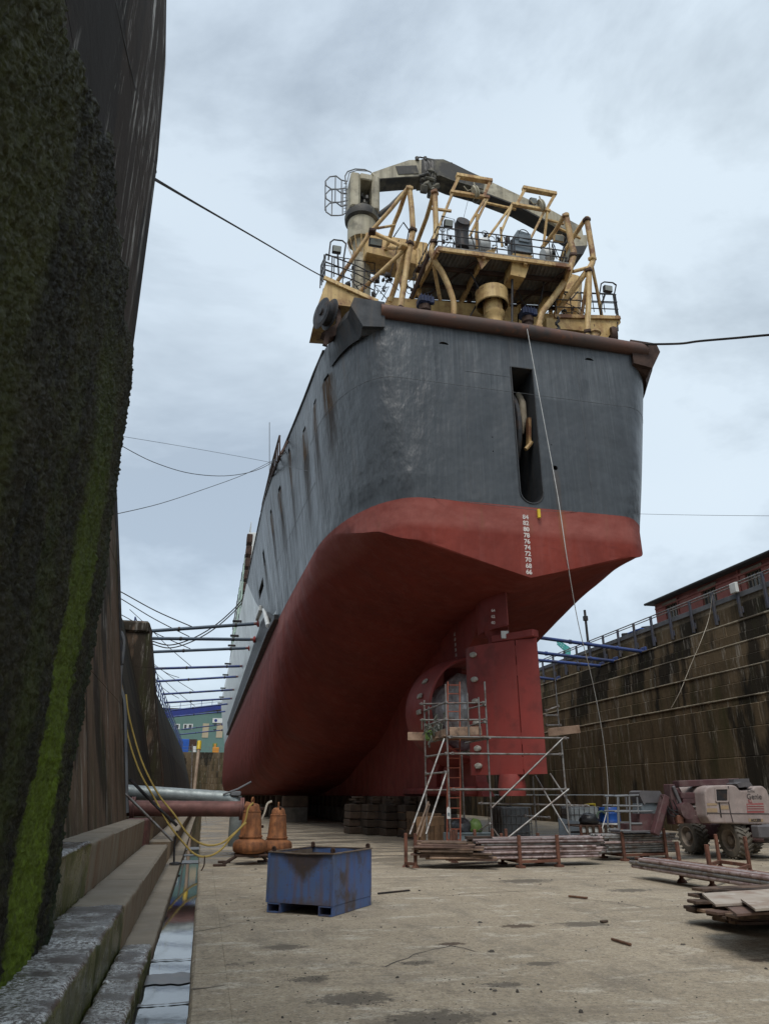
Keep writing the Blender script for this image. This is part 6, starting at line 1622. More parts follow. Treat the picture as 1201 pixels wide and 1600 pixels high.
Ld = 5.2
dirD = (pB - pA).normalized(); rzT = math.atan2(dirD.y, dirD.x)
midT = at(1000, 1350, z=.26)
a_ = math.atan2(at(1201, 1381, z=.26).y - midT.y, at(1201, 1381, z=.26).x - midT.x)
for k in range(3):
    for j in range(6):
        off = (j - 2.5) * .085
        o = bpy.data.objects.new('scaffold_tube', tube_mesh(5.6, ('tube_pink', 'galv', 'tube_pink', 'rust_post')[(j + k) % 4], .035)); COL.objects.link(o)
        v_ = Vector((math.cos(a_), math.sin(a_), 0)); n_ = Vector((-v_.y, v_.x, 0))
        p = midT + v_ * (2.8 + rt.uniform(-.2, .2)) + n_ * (off + .12)
        o.location = (p.x, p.y, .215 + k * .066); o.rotation_euler = (rt.uniform(0, 6), 0, a_ + rt.uniform(-.008, .008))
        tag(o, 'long scaffold tube in layer %s of the low right rack, %s from the camera' % (ORDS[k], ORDS[j]), 'tube', 'tubes in the long low rack')

def plank_obj(name, label, cat, group, size, loc, rot, mat):
    o = bpy.data.objects.new(name, MB().cbox((0, 0, 0), size, .006).mesh(name, mat)); COL.objects.link(o)
    o.location = loc; o.rotation_euler = rot
    return tag(o, label, cat, group)
# plank rack, left of the pink bundle
ts = thing('stillage', 'rusty rack with two bare posts holding the short brown planks', 'rack', (5.4, 17.3, 0))
for p in (at(634, 1355, z=0), at(649, 1356, z=0), at(712, 1352, z=0) + Vector((.2, .7, 0))):
    part('post', MB().cbox(p + Vector((0, 0, .36)), (.07, .07, .72), .008), M['rust_post'], ts); part('post_foot', MB().lathe([(.1, 0), (.08, .03), (.05, .06)], c=p, n=8), M['rust_post'], ts)
part('cross_bar', MB().bar(at(634, 1349, y=17.6), at(649, 1350, y=16.9), .05, .06), M['rust_post'], ts)
rp = random.Random(8)
for k in range(9):
    for j in range(3):
        L = rp.uniform(1.0, 1.7)
        lbl = 'short brown plank in layer %s of the left rack, board %s from the front' % (ORDS[k], ORDS[j])
        plank_obj('plank', lbl, 'plank', 'planks in the left rack', (L, .225, .038), (5.75 + rp.uniform(-.25, .3) - .03 * k, 17.15 + (j - 1) * .235 + rp.uniform(-.05, .05) + .03 * k, .19 + k * .042), (rp.uniform(-.01, .01), rp.uniform(-.012, .012), R(-24 + rp.uniform(-9, 9))), rp.choice((M['plank'], M['plank'], M['ply_red'])))
plank_obj('plank', 'thick dark offcut block lying on the right end of the plank rack', 'plank', None, (.6, .26, .07), (6.35, 17.25, .62), (0, 0, R(-8)), M['plank_dark'])
# board pile at the right edge of the picture
E0 = at(1100, 1462, z=.05)
rp = random.Random(4)
B0 = Vector((6.62, 9.05, 0))
bd = thing('bearer', 'dark timber bearer under the pile of boards at the right edge', 'timber', (7.2, 8.6, 0))
part('timber', MB().cbox((7.25, 8.75, .045), (.12, 1.3, .09), .008, rz=R(8)), M['plank_dark'], bd); part('timber', MB().cbox((8.6, 8.7, .045), (.12, 1.3, .09), .008, rz=R(4)), M['plank_dark'], bd)
for k in range(8):
    for j in range(4):
        L = 2.6
        xo = (0.0, -.10, -.12, .03, -.12, -.05, .03, .06)[k] + rp.uniform(-.13, .13) + (.10 if j == 0 else 0)
        plank_obj('plank', 'dark wet plank in layer %s of the right edge pile, board %s from the front' % (ORDS[k], ORDS[j]), 'plank', 'planks in the right edge pile', (L, .225, .038), (6.42 + L / 2 + xo, 8.55 + j * .235 + rp.uniform(-.03, .03), .112 + k * .041), (rp.uniform(-.02, .02), rp.uniform(-.008, .008), R(rp.uniform(-7, 7))), rp.choice((M['plank_dark'], M['plank_dark'], M['plank'], M['ply_red'])))
plank_obj('plank', 'dark plank tipped on its edge inside the board pile', 'plank', None, (1.4, .2, .035), (7.15, 8.55, .36), (R(48), 0, R(16)), M['plank_dark'])
def sheet(label, px, z_, mat, th=.022):
    pts = [at(u, v, z=z_) for u, v in px]
    t = MB().prism(pts, (0, 0, -th)); tag(part('plywood_sheet', t, mat), label, 'plywood')
sheet('large pale plywood sheet on top of the board pile at the right edge', ((1096, 1395.5), (1117, 1413), (1158, 1411), (1290, 1404), (1290, 1376), (1201, 1389)), .47, M['ply'])
sheet('reddish plywood sheet lower down the front of the board pile', ((1129, 1412), (1150, 1428), (1172, 1426.5), (1320, 1420), (1320, 1402)), .44, M['ply_red'])
sheet('small pale plywood sheet overlapping the red one on the board pile', ((1156, 1404), (1179, 1420), (1330, 1409), (1330, 1392)), .505, M['ply'])

# ------------------------------------------------------------------ keel blocks and barriers under the hull
rk = random.Random(2)
def keel_block(x_, y_, w_, h_, label, g):
    t = thing('keel_block', label, 'keel block', (x_, y_, 0), 0, g)
    part('concrete_base', MB().cbox((0, 0, .42), (w_, .9, .84), .03), M['block_conc'], t, world=False)
    part('steel_plate', MB().cbox((0, 0, .86), (w_ * .95, .85, .05), .01), M['dark_rust'], t, world=False)
    part('timber_cap', MB().cbox((0, 0, (.885 + h_) / 2), (w_, .8, h_ - .885), .02), M['block_wood'], t, world=False)
    return t
def nth(n): return ORD[n - 1]
ORD = 'first second third fourth fifth sixth seventh eighth ninth tenth eleventh twelfth thirteenth fourteenth fifteenth sixteenth seventeenth eighteenth nineteenth twentieth twenty-first twenty-second twenty-third twenty-fourth twenty-fifth twenty-sixth twenty-seventh twenty-eighth twenty-ninth thirtieth'.split()
y = 29.5
kb = None
for k in range(30):
    if kb is None: kb = keel_block(XC, y, 1.5, 1.498, 'stacked keel block under the ship centreline, nearest the rudder', 'keel blocks under the ship')
    else:
        o = copy_tree(kb); o.location = (XC + rk.uniform(-.05, .05), y, 0); o['label'] = 'stacked keel block under the ship centreline, %s from the rudder' % nth(k + 1)
    y += 1.9
for s_ in (-1, 1):
    y = 47
    while y < 100:
        o = copy_tree(kb); o.location = (XC + s_ * 3.6, y, 0); o['label'] = 'keel block under the %s bilge of the ship, %s from the stern' % ('port' if s_ < 0 else 'starboard', nth(int((y - 47) / 4.5) + 1)); o['group'] = 'bilge blocks port' if s_ < 0 else 'bilge blocks starboard'; y += 4.5
def barrier(label, p, rz, w_=1.25, h_=.95):
    t = thing('barrier', label, 'barrier', p, rz, 'tan slotted barriers beside the keel blocks')
    part('top_panel', MB().cbox((0, 0, h_ * .86), (w_, .06, h_ * .28), .015), M['barrier'], t, world=False); part('bottom_panel', MB().cbox((0, 0, h_ * .17), (w_, .06, h_ * .3), .015), M['barrier'], t, world=False)
    for k in range(5): part('slat', MB().cbox((-w_ / 2 + .07 + k * (w_ - .14) / 4, 0, h_ * .52), (.13, .05, h_ * .44), .012), M['barrier'], t, world=False)
    for sx in (-1, 1): part('foot', MB().cbox((sx * w_ * .32, 0, .03), (.1, .45, .06), .01), M['black_steel'], t, world=False)
    return t
b0, b1 = at(602, 1303, z=0), at(689, 1318, z=0)
rzb = math.atan2(b1.y - b0.y, b1.x - b0.x); nb_ = max(3, int(round((b1 - b0).length / 1.3)))
names = ('first', 'second', 'third', 'fourth', 'fifth', 'sixth', 'seventh', 'eighth', 'ninth')
for k in range(min(nb_, 9)):
    p = b0.lerp(b1, (k + .5) / nb_)
    o = barrier('%s tan slotted barrier along the keel blocks, counting from the dark end' % names[k], p, rzb + rk.uniform(-.05, .05)); 
for k, (u, v) in enumerate(((668, 1312), (684, 1314))):
    barrier(('tan slotted barrier behind the leaning boards', 'tan slotted barrier beside the red ladder foot')[k], at(u, v, y=21.6 + k * .3) * 1 if False else Vector((at(u, v, y=22.0).x, 22.0 + k * .4, 0)), R(8), .7)
for k in range(9):                                   # timber stacks on the blocks behind
    x_ = lerp(6.4, 8.6, (k % 5) / 4); yy_ = 33 - (k % 5) * 1.0
    o = thing('timber_stack', ('brown packing timber stacked behind the tan barriers, %s stack' % names[k]), 'timber stack', (x_, yy_, 0), rzb, 'packing timber behind the barriers')
    for q in range(4):
        if k < 5: part('timber', MB().cbox((rk.uniform(-.05, .05), 0, .14 + q * .3), (1.05, .5, .27), .02), M['block_wood'], o, world=False)
        else: part('timber', MB().cbox((rk.uniform(-.1, .1), .2, 1.18 + q * .09), (1.0, .3, .08), .01, rz=rk.uniform(-.3, .3)), M['block_wood'], o, world=False)
# ------------------------------------------------------------------ tanks, tubs and bags at the foot of the right wall
def ibc(label, c, rz, plast):
    t = thing('tank', label, 'tank', c, rz)
    part('bottle', MB().cbox((0, 0, .66), (1.10, .95, 1.0), .07), M[plast], t, world=False)
    part('pallet', MB().cbox((0, 0, .10), (1.2, 1.0, .05), .01).cbox((-.5, 0, .04), (.12, 1, .08), .01).cbox((.5, 0, .04), (.12, 1, .08), .01), M['black_steel'], t, world=False)
    for sx in (-1, 1):
        for k in range(6): part('cage_bar', MB().tube([(sx * .575, -.48 + .192 * k, .12), (sx * .575, -.48 + .192 * k, 1.14)], .012, 5), M['galv'], t, world=False)
    for sy in (-1, 1):
        for k in range(7): part('cage_bar', MB().tube([(-.57 + .19 * k, sy * .5, .12), (-.57 + .19 * k, sy * .5, 1.14)], .012, 5), M['galv'], t, world=False)
    for z_ in (.35, .62, .88, 1.14):
        part('cage_bar', MB().tube([(-.58, -.505, z_), (.58, -.505, z_), (.58, .505, z_), (-.58, .505, z_), (-.58, -.505, z_)], .013, 5), M['galv'], t, world=False)
    part('cap', MB().lathe([(.1, 1.15), (.1, 1.2), (0, 1.21)], n=12, cap=False), M['black_steel'], t, world=False)
p = at(797, 1300, y=25.5); ibc('dirty grey caged plastic tank behind the scaffold below the rudder', (p.x, 25.5, 0), R(6), 'ibc_grey')
p = at(908, 1300, y=26.0); ibc('white caged plastic tank at the foot of the right wall beside the blue drum', (p.x, 26.0, 0), R(-8), 'ibc_white')
p = at(895, 1285, y=24.6); fo = MB()
for i in range(9):
    for j in range(7): fo.v.append((p.x - .55 + i * .15, 24.6 + .05 * mnoise.noise((i * .9, j * .8, 1)), .1 + j * .12 * (1 - .035 * i)))
for i in range(8):
    for j in range(6): a = i * 7 + j; fo.f.append((a, a + 7, a + 8, a + 1))
k = len(fo.v); fo.v += [(x_, y_ + .03, z_) for x_, y_, z_ in fo.v]; fo.f += [tuple(q + k for q in f[::-1]) for f in fo.f[:]]
tag(part('foil_sheet', fo, M['foil'], smooth=60), 'crumpled silver sheet hung over the front of the white tank', 'sheet')
cr_ = thing('crate', 'low rusty slatted crate in front of the white tank, the blue drum on it', 'crate', (0, 0, 0))
a, b_ = at(906, 1300, y=22.5), at(984, 1300, y=22.5); cr_.location = ((a.x + b_.x) / 2, 22.9, 0); Lc = b_.x - a.x
part('crate_floor', MB().cbox((0, 0, .12), (Lc, .9, .05), .01), M['dark_rust'], cr_, world=False)
for k in range(9): part('slat', MB().cbox((-Lc / 2 + Lc * k / 8, -.45, .37), (.09, .03, .56), .006), M['rust_post'] if k % 3 == 0 else M['block_wood'], cr_, world=False)
for z_ in (.2, .42, .64): part('crate_rail', MB().cbox((0, -.42, z_), (Lc + .06, .035, .05), .006).cbox((0, .45, z_), (Lc + .06, .035, .05), .006), M['dark_rust'], cr_, world=False)
part('crate_lining', MB().cbox((0, -.38, .36), (Lc - .05, .02, .5), .004), M['ibc_white'], cr_, world=False)
for k in range(3): part('crate_foot', MB().cbox((-Lc / 2 + .1 + k * (Lc - .2) / 2, 0, .05), (.1, .9, .1), .01), M['dark_rust'], cr_, world=False)
part('cross_shelf', MB().cbox((0, 0, .62), (Lc, .86, .03), .005), M['block_wood'], cr_, world=False)
dx_ = at(953, 1285, y=22.8).x
dr_ = thing('drum', 'bright blue plastic drum with a green hose standing on the crate', 'drum', (dx_, 22.8, .637))
part('drum_body', MB().lathe([(.31, 0), (.33, .02), (.33, .1), (.34, .12), (.33, .14), (.33, .34), (.34, .36), (.33, .38), (.33, .50), (.30, .54)], n=28), M['drum_blue'], dr_, smooth=40, world=False)
part('drum_band', MB().lathe([(.345, .02), (.345, .075)], n=28), M['white'], dr_, smooth=40, world=False)
hang('hose', 'green hose arching out of the blue drum and down beside the black bag', 'hose', [at(u, v, y=22.6) for u, v in ((958, 1274), (957, 1264), (952, 1259), (946, 1262), (944, 1270), (940, 1268), (934, 1270), (931, 1280), (931, 1294))], .035, pm('green_hose', (.10, .15, .11), (.07, .1, .08), 4, .5, 0, 0))
def bag(name, label, c, r3, mat, seed):
    mb = MB(); n, k = 18, 12
    for i in range(k + 1):
        la = math.pi * i / k
        for j in range(n):
            lo_ = 2 * math.pi * j / n; d = Vector((math.sin(la) * math.cos(lo_), math.sin(la) * math.sin(lo_), math.cos(la)))
            f = 1 + .22 * fbm(tuple(d * 2.2 + Vector((seed, 0, 0))), 3)
            mb.v.append((c[0] + d.x * r3[0] * f, c[1] + d.y * r3[1] * f, c[2] + max(-.75, d.z * f) * r3[2]))
    for i in range(k):
        for j in range(n): mb.f.append((i * n + j, (i + 1) * n + j, (i + 1) * n + (j + 1) % n, i * n + (j + 1) % n))
    tag(part(name, mb, mat, smooth=60), label, 'bag')
p = at(923, 1288, y=22.6); bag('rubbish_bag', 'black bag lying on the crate left of the blue drum', (p.x, 22.7, .80), (.32, .25, .2), M['bag_black'], 2)
yw = MB(); p = at(924, 1261, y=25.9); 
for sx in (-1, 1): yw.cbox((p.x + sx * .12, 25.9, p.z), (.05, .1, .26), .015)
yw.cbox((p.x, 25.9, p.z + .1), (.24, .1, .06), .015); yw.cbox((p.x - .2, 25.95, p.z + .02), (.16, .14, .18), .03)
tag(part('yellow_frame', yw, M['yellow']), 'small yellow and black frame on the rail above the white tank', 'tool')
tb_ = MB(); a, b_ = at(707, 1320, y=20.6), at(766, 1320, y=20.6); zt2 = .55
tub = thing('tub', 'pale blue grey steel tub full of bags at the foot of the scaffold', 'tub', ((a.x + b_.x) / 2, 21.0, 0)); W2 = b_.x - a.x
for nm, cc, dd in (('tub_side', (0, -.4, .3), (W2, .03, .5)), ('tub_side', (0, .4, .3), (W2, .03, .5)), ('tub_end', (-W2 / 2, 0, .3), (.03, .8, .5)), ('tub_end', (W2 / 2, 0, .3), (.03, .8, .5)), ('tub_floor', (0, 0, .06), (W2, .8, .03))): part(nm, MB().cbox(cc, dd, .006), M['skip_grey'], tub, world=False)
part('tub_rim', MB().bar((-W2 / 2 - .03, -.42, .56), (W2 / 2 + .03, -.42, .56), .06, .03), M['skip_grey'], tub, world=False)
bag('rubbish_bag', 'black rubbish bag on top of the pale tub at the scaffold foot', (a.x + .42, 20.95, .62), (.34, .3, .3), M['bag_black'], 5)
bag('rubbish_bag', 'bright green bag among the black ones on the pale tub', (a.x + .75, 20.8, .68), (.2, .18, .24), M['bag_green'], 9)
for k, (u, v0) in enumerate(((705, 1316), (715, 1320), (746, 1316), (798, 1322), (778, 1314))):
    p = at(u, v0, y=18.9); tag(part('rack_post', MB().cbox((p.x, 18.9 + .1 * k, .36), (.07, .06, .72), .008).lathe([(.1, 0), (.05, .05)], c=(p.x, 18.9 + .1 * k, 0), n=8), M['rust_post']), 'empty rusty rack post standing behind the pink tube bundle', 'post', 'loose rack posts behind the pink bundle')
# ------------------------------------------------------------------ boom lift
def l7(x_, y_, Y): return at(860 + x_ / 3.522, 1200 + y_ / 3.522, y=Y)
lift = thing('boom_lift', 'dusty pink articulated boom lift with red arms parked by the right wall', 'boom lift', (14.4, 18.5, 0))
LX0, WR, WW = 13.42, .46, .38
def wheel(cx, cy, side=-1):
    t = MB(); Mx = Matrix.Translation((cx, cy, WR)) @ Matrix.Rotation(R(90), 4, 'Y')
    t.lathe([(.27, -WW / 2), (.30, -WW / 2 - .01), (.40, -WW / 2), (.435, -WW / 2 + .04), (.435, WW / 2 - .04), (.40, WW / 2), (.30, WW / 2 + .01), (.27, WW / 2)], m=Mx, n=36, cap=False)
    w_ = part('wheel', t, M['rubber'], lift, smooth=40)
    r_ = MB().lathe([(.275, -WW / 2 + .0), (.255, -WW / 2 - .005), (.24, -WW / 2 + .06), (.2, -WW / 2 + .12), (.11, -WW / 2 + .12), (.10, -WW / 2 + .03), (.0, -WW / 2 + .02)], m=Mx, n=28, cap=False)
    r_.lathe([(.27, WW / 2), (.0, WW / 2 - .05)], m=Mx, n=20, cap=False)
    part('rim', r_, M['rim'], w_, smooth=40)
    lg = MB()
    for k in range(22):
        a = 2 * math.pi * k / 22
        for sx, da in ((-1, 0), (1, .14)):
            Q = Matrix.Translation((cx, cy, WR)) @ Matrix.Rotation(a + da, 4, 'X') @ Matrix.Translation((sx * .1, 0, .445)) @ Matrix.Rotation(sx * R(28), 4, 'Z')
            lg.cbox(None, (.22, .055, .035), .008, m=Q)
    part('tread', lg, M['rubber'], w_)
    for k in range(8):
        a = 2 * math.pi * k / 8; part('wheel_nut', MB().lathe([(.014, 0), (.014, .03)], m=Matrix.Translation((cx - WW / 2 + .09, cy + .15 * math.cos(a), WR + .15 * math.sin(a))) @ Matrix.Rotation(R(90), 4, 'Y'), n=6), M['rim'], w_)
for cx, cy in ((LX0 + WW / 2, 19.5), (LX0 + WW / 2, 17.75), (15.35, 19.5), (15.35, 17.75)): wheel(cx, cy)
part('chassis', MB().cbox((14.5, 18.6, .62), (1.1, 2.3, .42), .05).cbox((14.5, 18.6, .9), (.9, .9, .3), .05), M['lift_red'], lift)
for cy in (19.5, 17.75): part('axle', MB().cbox((14.5, cy, .46), (1.6, .16, .18), .03), M['black_steel'], lift)
part('turntable', MB().lathe([(.55, .85), (.58, 1.0), (.5, 1.06)], c=(14.5, 18.5, 0), n=24), M['black_steel'], lift, smooth=40)
HY_ = 17.35
hd_ = part('cowl', MB().prism([l7(*q, HY_) for q in ((1000, 306), (880, 304), (860, 268), (846, 130), (858, 106), (890, 96), (1000, 93), (1022, 100), (1040, 122), (1100, 120), (1125, 100), (1165, 98), (1190, 120), (1215, 190), (1222, 310), (1100, 312))], (0, 1.35, 0)), M['lift_pink'], lift)
bv = hd_.modifiers.new('edge', 'BEVEL'); bv.width = .045; bv.segments = 3; bv.limit_method = 'ANGLE'
part('cowl_window', MB().prism([l7(*q, HY_ - .012) for q in ((907, 118), (968, 117), (969, 180), (912, 180))], (0, .02, 0)), M['black_steel'], hd_)
wf = MB()
for a, b_ in (((903, 114), (972, 113)), ((903, 114), (908, 184)), ((972, 113), (973, 184)), ((908, 184), (973, 184))): wf.bar(l7(*a, HY_ - .015), l7(*b_, HY_ - .015), .03, .035)
part('window_surround', wf, M['lift_pink'], hd_)
part('door_seam', MB().tube([l7(*q, HY_ - .004) for q in ((975, 100), (978, 190), (988, 250), (1002, 300))], .014, 6).tube([l7(*q, HY_ - .004) for q in ((858, 248), (975, 250), (1200, 252))], .010, 6), M['print_dark'], hd_)
part('door_slot', MB().prism([l7(*q, HY_ - .008) for q in ((922, 190), (929, 190), (941, 272), (934, 272))], (0, .01, 0)), M['black_steel'], hd_)
for q in (((858, 194), (914, 194), (914, 206), (860, 206)), ((858, 222), (915, 222), (916, 244), (860, 244)), ((934, 206), (976, 206), (978, 228), (936, 228))): part('decal', MB().prism([l7(*w_, HY_ - .006) for w_ in q], (0, .008, 0)), M['decal_yellow'], hd_)
part('decal', MB().prism([l7(*w_, HY_ - .006) for w_ in ((1076, 196), (1168, 192), (1174, 246), (1080, 248))], (0, .008, 0)), M['decal_red'], hd_)
part('decal', MB().prism([l7(*w_, HY_ - .006) for w_ in ((1086, 278), (1168, 280), (1168, 296), (1088, 296))], (0, .008, 0)), M['decal_yellow'], hd_)
text_part('lettering', 'ACCESS', .085, l7(1128, 287, HY_ - .012), 0, hd_, M['print_dark'])
text_part('lettering', 'Genie', .19, l7(1118, 158, HY_ - .008), 0, hd_, M['print_dark'], .002, 0)
text_part('lettering', 'WITH', .085, l7(1100, 130, HY_ - .006), 0, hd_, M['print_dark'], .002, 0)
text_part('lettering', 'ILL', .10, l7(1096, 183, HY_ - .008), 0, hd_, M['decal_red'])
for k in range(3): part('decal_line', MB().box(l7(1126, 206 + 13 * k, HY_ - .012), (.5, .004, .025)), M['lift_pink'], hd_)
part('turret_box', MB().prism([l7(*q, HY_ + .2) for q in ((1005, 62), (1090, 58), (1098, 108), (1010, 112))], (0, .7, 0)), M['lift_grey'], lift)
part('cowl_scoop', MB().prism([l7(*q, HY_ - .03) for q in ((1022, 86), (1048, 76), (1098, 80), (1110, 98), (1036, 108))], (0, .5, 0)), M['lift_grey'], lift)
AY = 17.9
def armbar(a, b_, w_, h_, Y=AY, mat='lift_red', Yb=None): return part('arm', MB().bar(l7(*a, Y), l7(*b_, Y if Yb is None else Yb), w_, h_, ch=.015), M[mat], lift)
armbar((688, 88), (1020, 74), .3, .16); armbar((700, 152), (850, 150), .25, .15); armbar((712, 182), (850, 180), .25, .13); armbar((745, 248), (860, 252), .25, .15); armbar((720, 280), (860, 285), .3, .2)
armbar((650, 90), (672, 310), .16, .3); armbar((628, 152), (570, 366), .2, .17, AY - .2); armbar((645, 160), (596, 340), .12, .1, AY)
armbar((672, 100), (726, 232), .08, .08, AY - .2, 'lift_grey'); armbar((690, 110), (760, 240), .12, .12); armbar((700, 210), (850, 216), .06, .05, AY - .1, 'galv'); armbar((760, 175), (830, 130), .05, .05)
part('knuckle', MB().lathe([(.0, -.2), (.2, -.2), (.2, .2), (.0, .2)], m=Matrix.Translation(l7(728, 235, AY - .2)) @ Matrix.Rotation(R(90), 4, 'X'), n=18, cap=False), M['lift_red'], lift, smooth=40)
part('hydraulic_tank', MB().cbox(l7(702, 282, AY - .2), (.17, .2, .2), .02), M['rust_post'], lift)
BY_ = 17.9
part('basket_console', MB().prism([l7(*q, BY_) for q in ((486, 132), (500, 124), (600, 126), (608, 140), (607, 190), (520, 192), (515, 205), (488, 150))], (0, .5, 0)), M['lift_grey'], lift)
part('basket_panel', MB().prism([l7(*q, BY_ + .05) for q in ((495, 195), (605, 193), (600, 250), (495, 252))], (0, .4, 0)), M['grey_box'], lift)
part('basket_side', MB().prism([l7(*q, BY_) for q in ((490, 252), (560, 250), (596, 262), (560, 345), (440, 345), (438, 310), (490, 305))], (0, .5, 0)), M['lift_red'], lift)
for a, b_ in (((352, 155), (482, 150)), ((430, 150), (438, 345)), ((366, 155), (372, 330)), ((340, 208), (500, 210)), ((350, 240), (560, 238)), ((474, 160), (480, 250)), ((440, 306), (500, 306)), ((440, 345), (380, 345))):
    part('basket_rail', MB().tube([l7(*a, BY_), l7(*b_, BY_)], .024, 8), M['rail_grey'], lift, smooth=50)
    part('basket_rail', MB().tube([l7(*a, BY_) + Vector((.1, .7, 0)), l7(*b_, BY_) + Vector((.1, .7, 0))], .024, 8), M['rail_grey'], lift, smooth=50)
part('basket_floor', MB().cbox(l7(460, 346, BY_ + .35), (1.1, .75, .05), .01), M['lift_grey'], lift)
rg3 = random.Random(3)
for k in range(5):
    a = l7(rg3.uniform(600, 670), rg3.uniform(150, 200), AY - .25); b2 = l7(rg3.uniform(640, 760), rg3.uniform(220, 300), AY - .25)
    part('hydraulic_hose', MB().tube([a, a.lerp(b2, .5) + Vector((rg3.uniform(-.2, .1), 0, -.15)), b2], .018, 6), M['black_steel'], lift, smooth=60)
part('rear_bracket', MB().cbox(l7(1160, 350, 17.0), (.4, .3, .3), .03).cbox(l7(1195, 360, 17.1), (.2, .2, .45), .03), M['lift_grey'], lift)

# ------------------------------------------------------------------ shoring struts
LS = [((205, 545), (895, 497)), ((215, 590), (870, 597)), ((220, 675), (840, 650)), ((210, 780), (800, 763)), ((210, 862), (775, 828)), ((245, 942), (750, 910)), ((268, 995), (735, 965)), ((290, 1047), (715, 998)), ((310, 1085), (700, 1045)), ((345, 1168), (668, 1128)), ((365, 1195), (668, 1163))]
ordn = ('first', 'second', 'third', 'fourth', 'fifth', 'sixth', 'seventh', 'eighth', 'ninth', 'tenth', 'eleventh')
for i, (a, b_) in enumerate(LS):
    ua, va = 180 + a[0] / 4, 850 + a[1] / 4; ub, vb = 180 + b_[0] / 4, 850 + b_[1] / 4
    pb_ = at(ub, vb, x=2.62); Y = pb_.y; pa_ = at(ua, va, y=Y)
    d = (pa_ - pb_).normalized(); pa_ = pb_ + d * ((pb_.x + 5.5) / -d.x) if d.x < 0 else pa_
    t = thing('shore_strut', '%s strut from the near end, %s tube between the left wall and the ship' % (ordn[i], 'slate grey' if i < 3 else 'blue'), 'strut', pb_, 0, 'shoring struts left of the ship')
    part('strut_tube', MB().tube([pa_, pb_ - d * -.3], .115, 14), M['slate_strut'] if i < 3 else M['blue_strut'], t, smooth=50)
    part('strut_end', MB().tube([pb_ + d * .75, pb_ + d * .06], .10, 12), M['red_pipe'], t, smooth=50)
    part('strut_pad', MB().lathe([(.16, -.1), (.24, -.04), (.24, .06), (.15, .12)], m=Matrix.Translation(pb_ + d * .0) @ Matrix.Rotation(R(90), 4, 'Y'), n=12), M['red_pad'] if i < 3 else M['blue_strut'], t, smooth=40)
    for f in (.38, .82):
        part('strut_collar', MB().lathe([(.145, -.07), (.145, .07)], m=Matrix.Translation(pa_.lerp(pb_, f)) @ Matrix.Rotation(R(90), 4, 'Y'), n=12), M['black_steel'], t, smooth=40)
    part('strut_jack', MB().cbox(pb_ + d * 1.4 + Vector((0, 0, .25)), (.6, .22, .14), .03), M['black_steel'], t)
RS = [((170, 130), (1095, 255)), ((50, 270), (800, 355)), ((20, 345), (660, 405)), ((45, 530), (205, 550))]
for i, (a, b_) in enumerate(RS):
    pb_ = at(840 + b_[0] / 6.667, 980 + b_[1] / 6.667, x=23.6); Y = pb_.y; pa_ = at(840 + a[0] / 6.667, 980 + a[1] / 6.667, y=Y)
    d = (pa_ - pb_).normalized(); pa_ = pb_ + d * ((pb_.x - (XC + hb(Y - YT, pb_.z + 2)) - .05) / -d.x)
    t = thing('shore_strut', '%s blue strut from the near end between the ship and the right wall' % ordn[i], 'strut', pb_, 0, 'shoring struts right of the ship')
    part('strut_tube', MB().tube([pa_, pb_], .10, 14), M['blue_strut'], t, smooth=50)
    for f in (.45, .8): part('strut_collar', MB().lathe([(.13, -.06), (.13, .06)], m=Matrix.Translation(pa_.lerp(pb_, f)) @ Matrix.Rotation(R(90), 4, 'Y'), n=12), M['blue_strut'], t, smooth=40)
    part('strut_pad', MB().cbox(pb_ + Vector((.05, 0, 0)), (.14, .5, .5), .03), M['blue_strut'], t)

# ------------------------------------------------------------------ railing on the right wall
rl = thing('railing', 'blue grey post railing with a wide plank rail along the top of the right wall', 'railing', (24, 34, 9.2))
RX = 23.98
pst = [((1192, 892), (1197, 936)), ((1151, 910), (1158, 966)), ((1112, 925), (1120, 980)), ((1077, 941), (1084, 992)), ((1045, 952), (1051, 1002)), ((1016, 965), (1022, 1012))]
yl = [at(b_[0], b_[1], x=RX).y for a, b_ in pst]
zt_ = sum(at(a[0], a[1], x=RX).z for a, b_ in pst) / len(pst); zb_ = sum(at(b_[0], b_[1], x=RX).z for a, b_ in pst) / len(pst)
stp = (yl[-1] - yl[0]) / (len(yl) - 1)
ypos = [yl[0] - stp * 2, yl[0] - stp] + yl + [yl[-1] + stp * (k + 1) for k in range(22)]
for y_ in ypos:
    part('post', MB().cbox((RX, y_, (zb_ + zt_) / 2), (.11, .14, zt_ - zb_), .012), M['rail_blue'], rl)
    part('post_bracket', MB().cbox((RX + .07, y_, zb_ + .35), (.06, .26, .3), .01), M['rail_blue'], rl)
y0_, y1_ = ypos[0], ypos[-1]
for k in range(0, len(ypos) - 1):
    a, b_ = ypos[k], ypos[k + 1]
    for z_, r_ in ((zt_ + .03, .035), (zt_ - .10, .03)): part('top_rail', MB().tube([(RX + .02, a, z_), (RX + .02, b_, z_)], r_, 8), M['galv'], rl, smooth=50)
    part('plank_rail', MB().cbox((RX + .11, (a + b_) / 2, lerp(zb_, zt_, .66)), (.05, b_ - a - .01, .24), .008), M['rail_grey'], rl)
hang('rope', 'thin pale rope hanging over the right wall between two railing posts', 'rope', [at(u, v, x=x_) for (u, v, x_) in ((1112, 930, 23.9), (1107, 965, 23.85), (1095, 1000, 23.2), (1078, 1040, 22.7), (1062, 1080, 22.1), (1048, 1106, 21.85))], .014, M['hose_white'])
p = at(1146, 919, x=23.9); tag(part('control_box', MB().cbox(p, (.18, .45, .5), .03), M['white']), 'white control box fixed to the right wall railing', 'box')
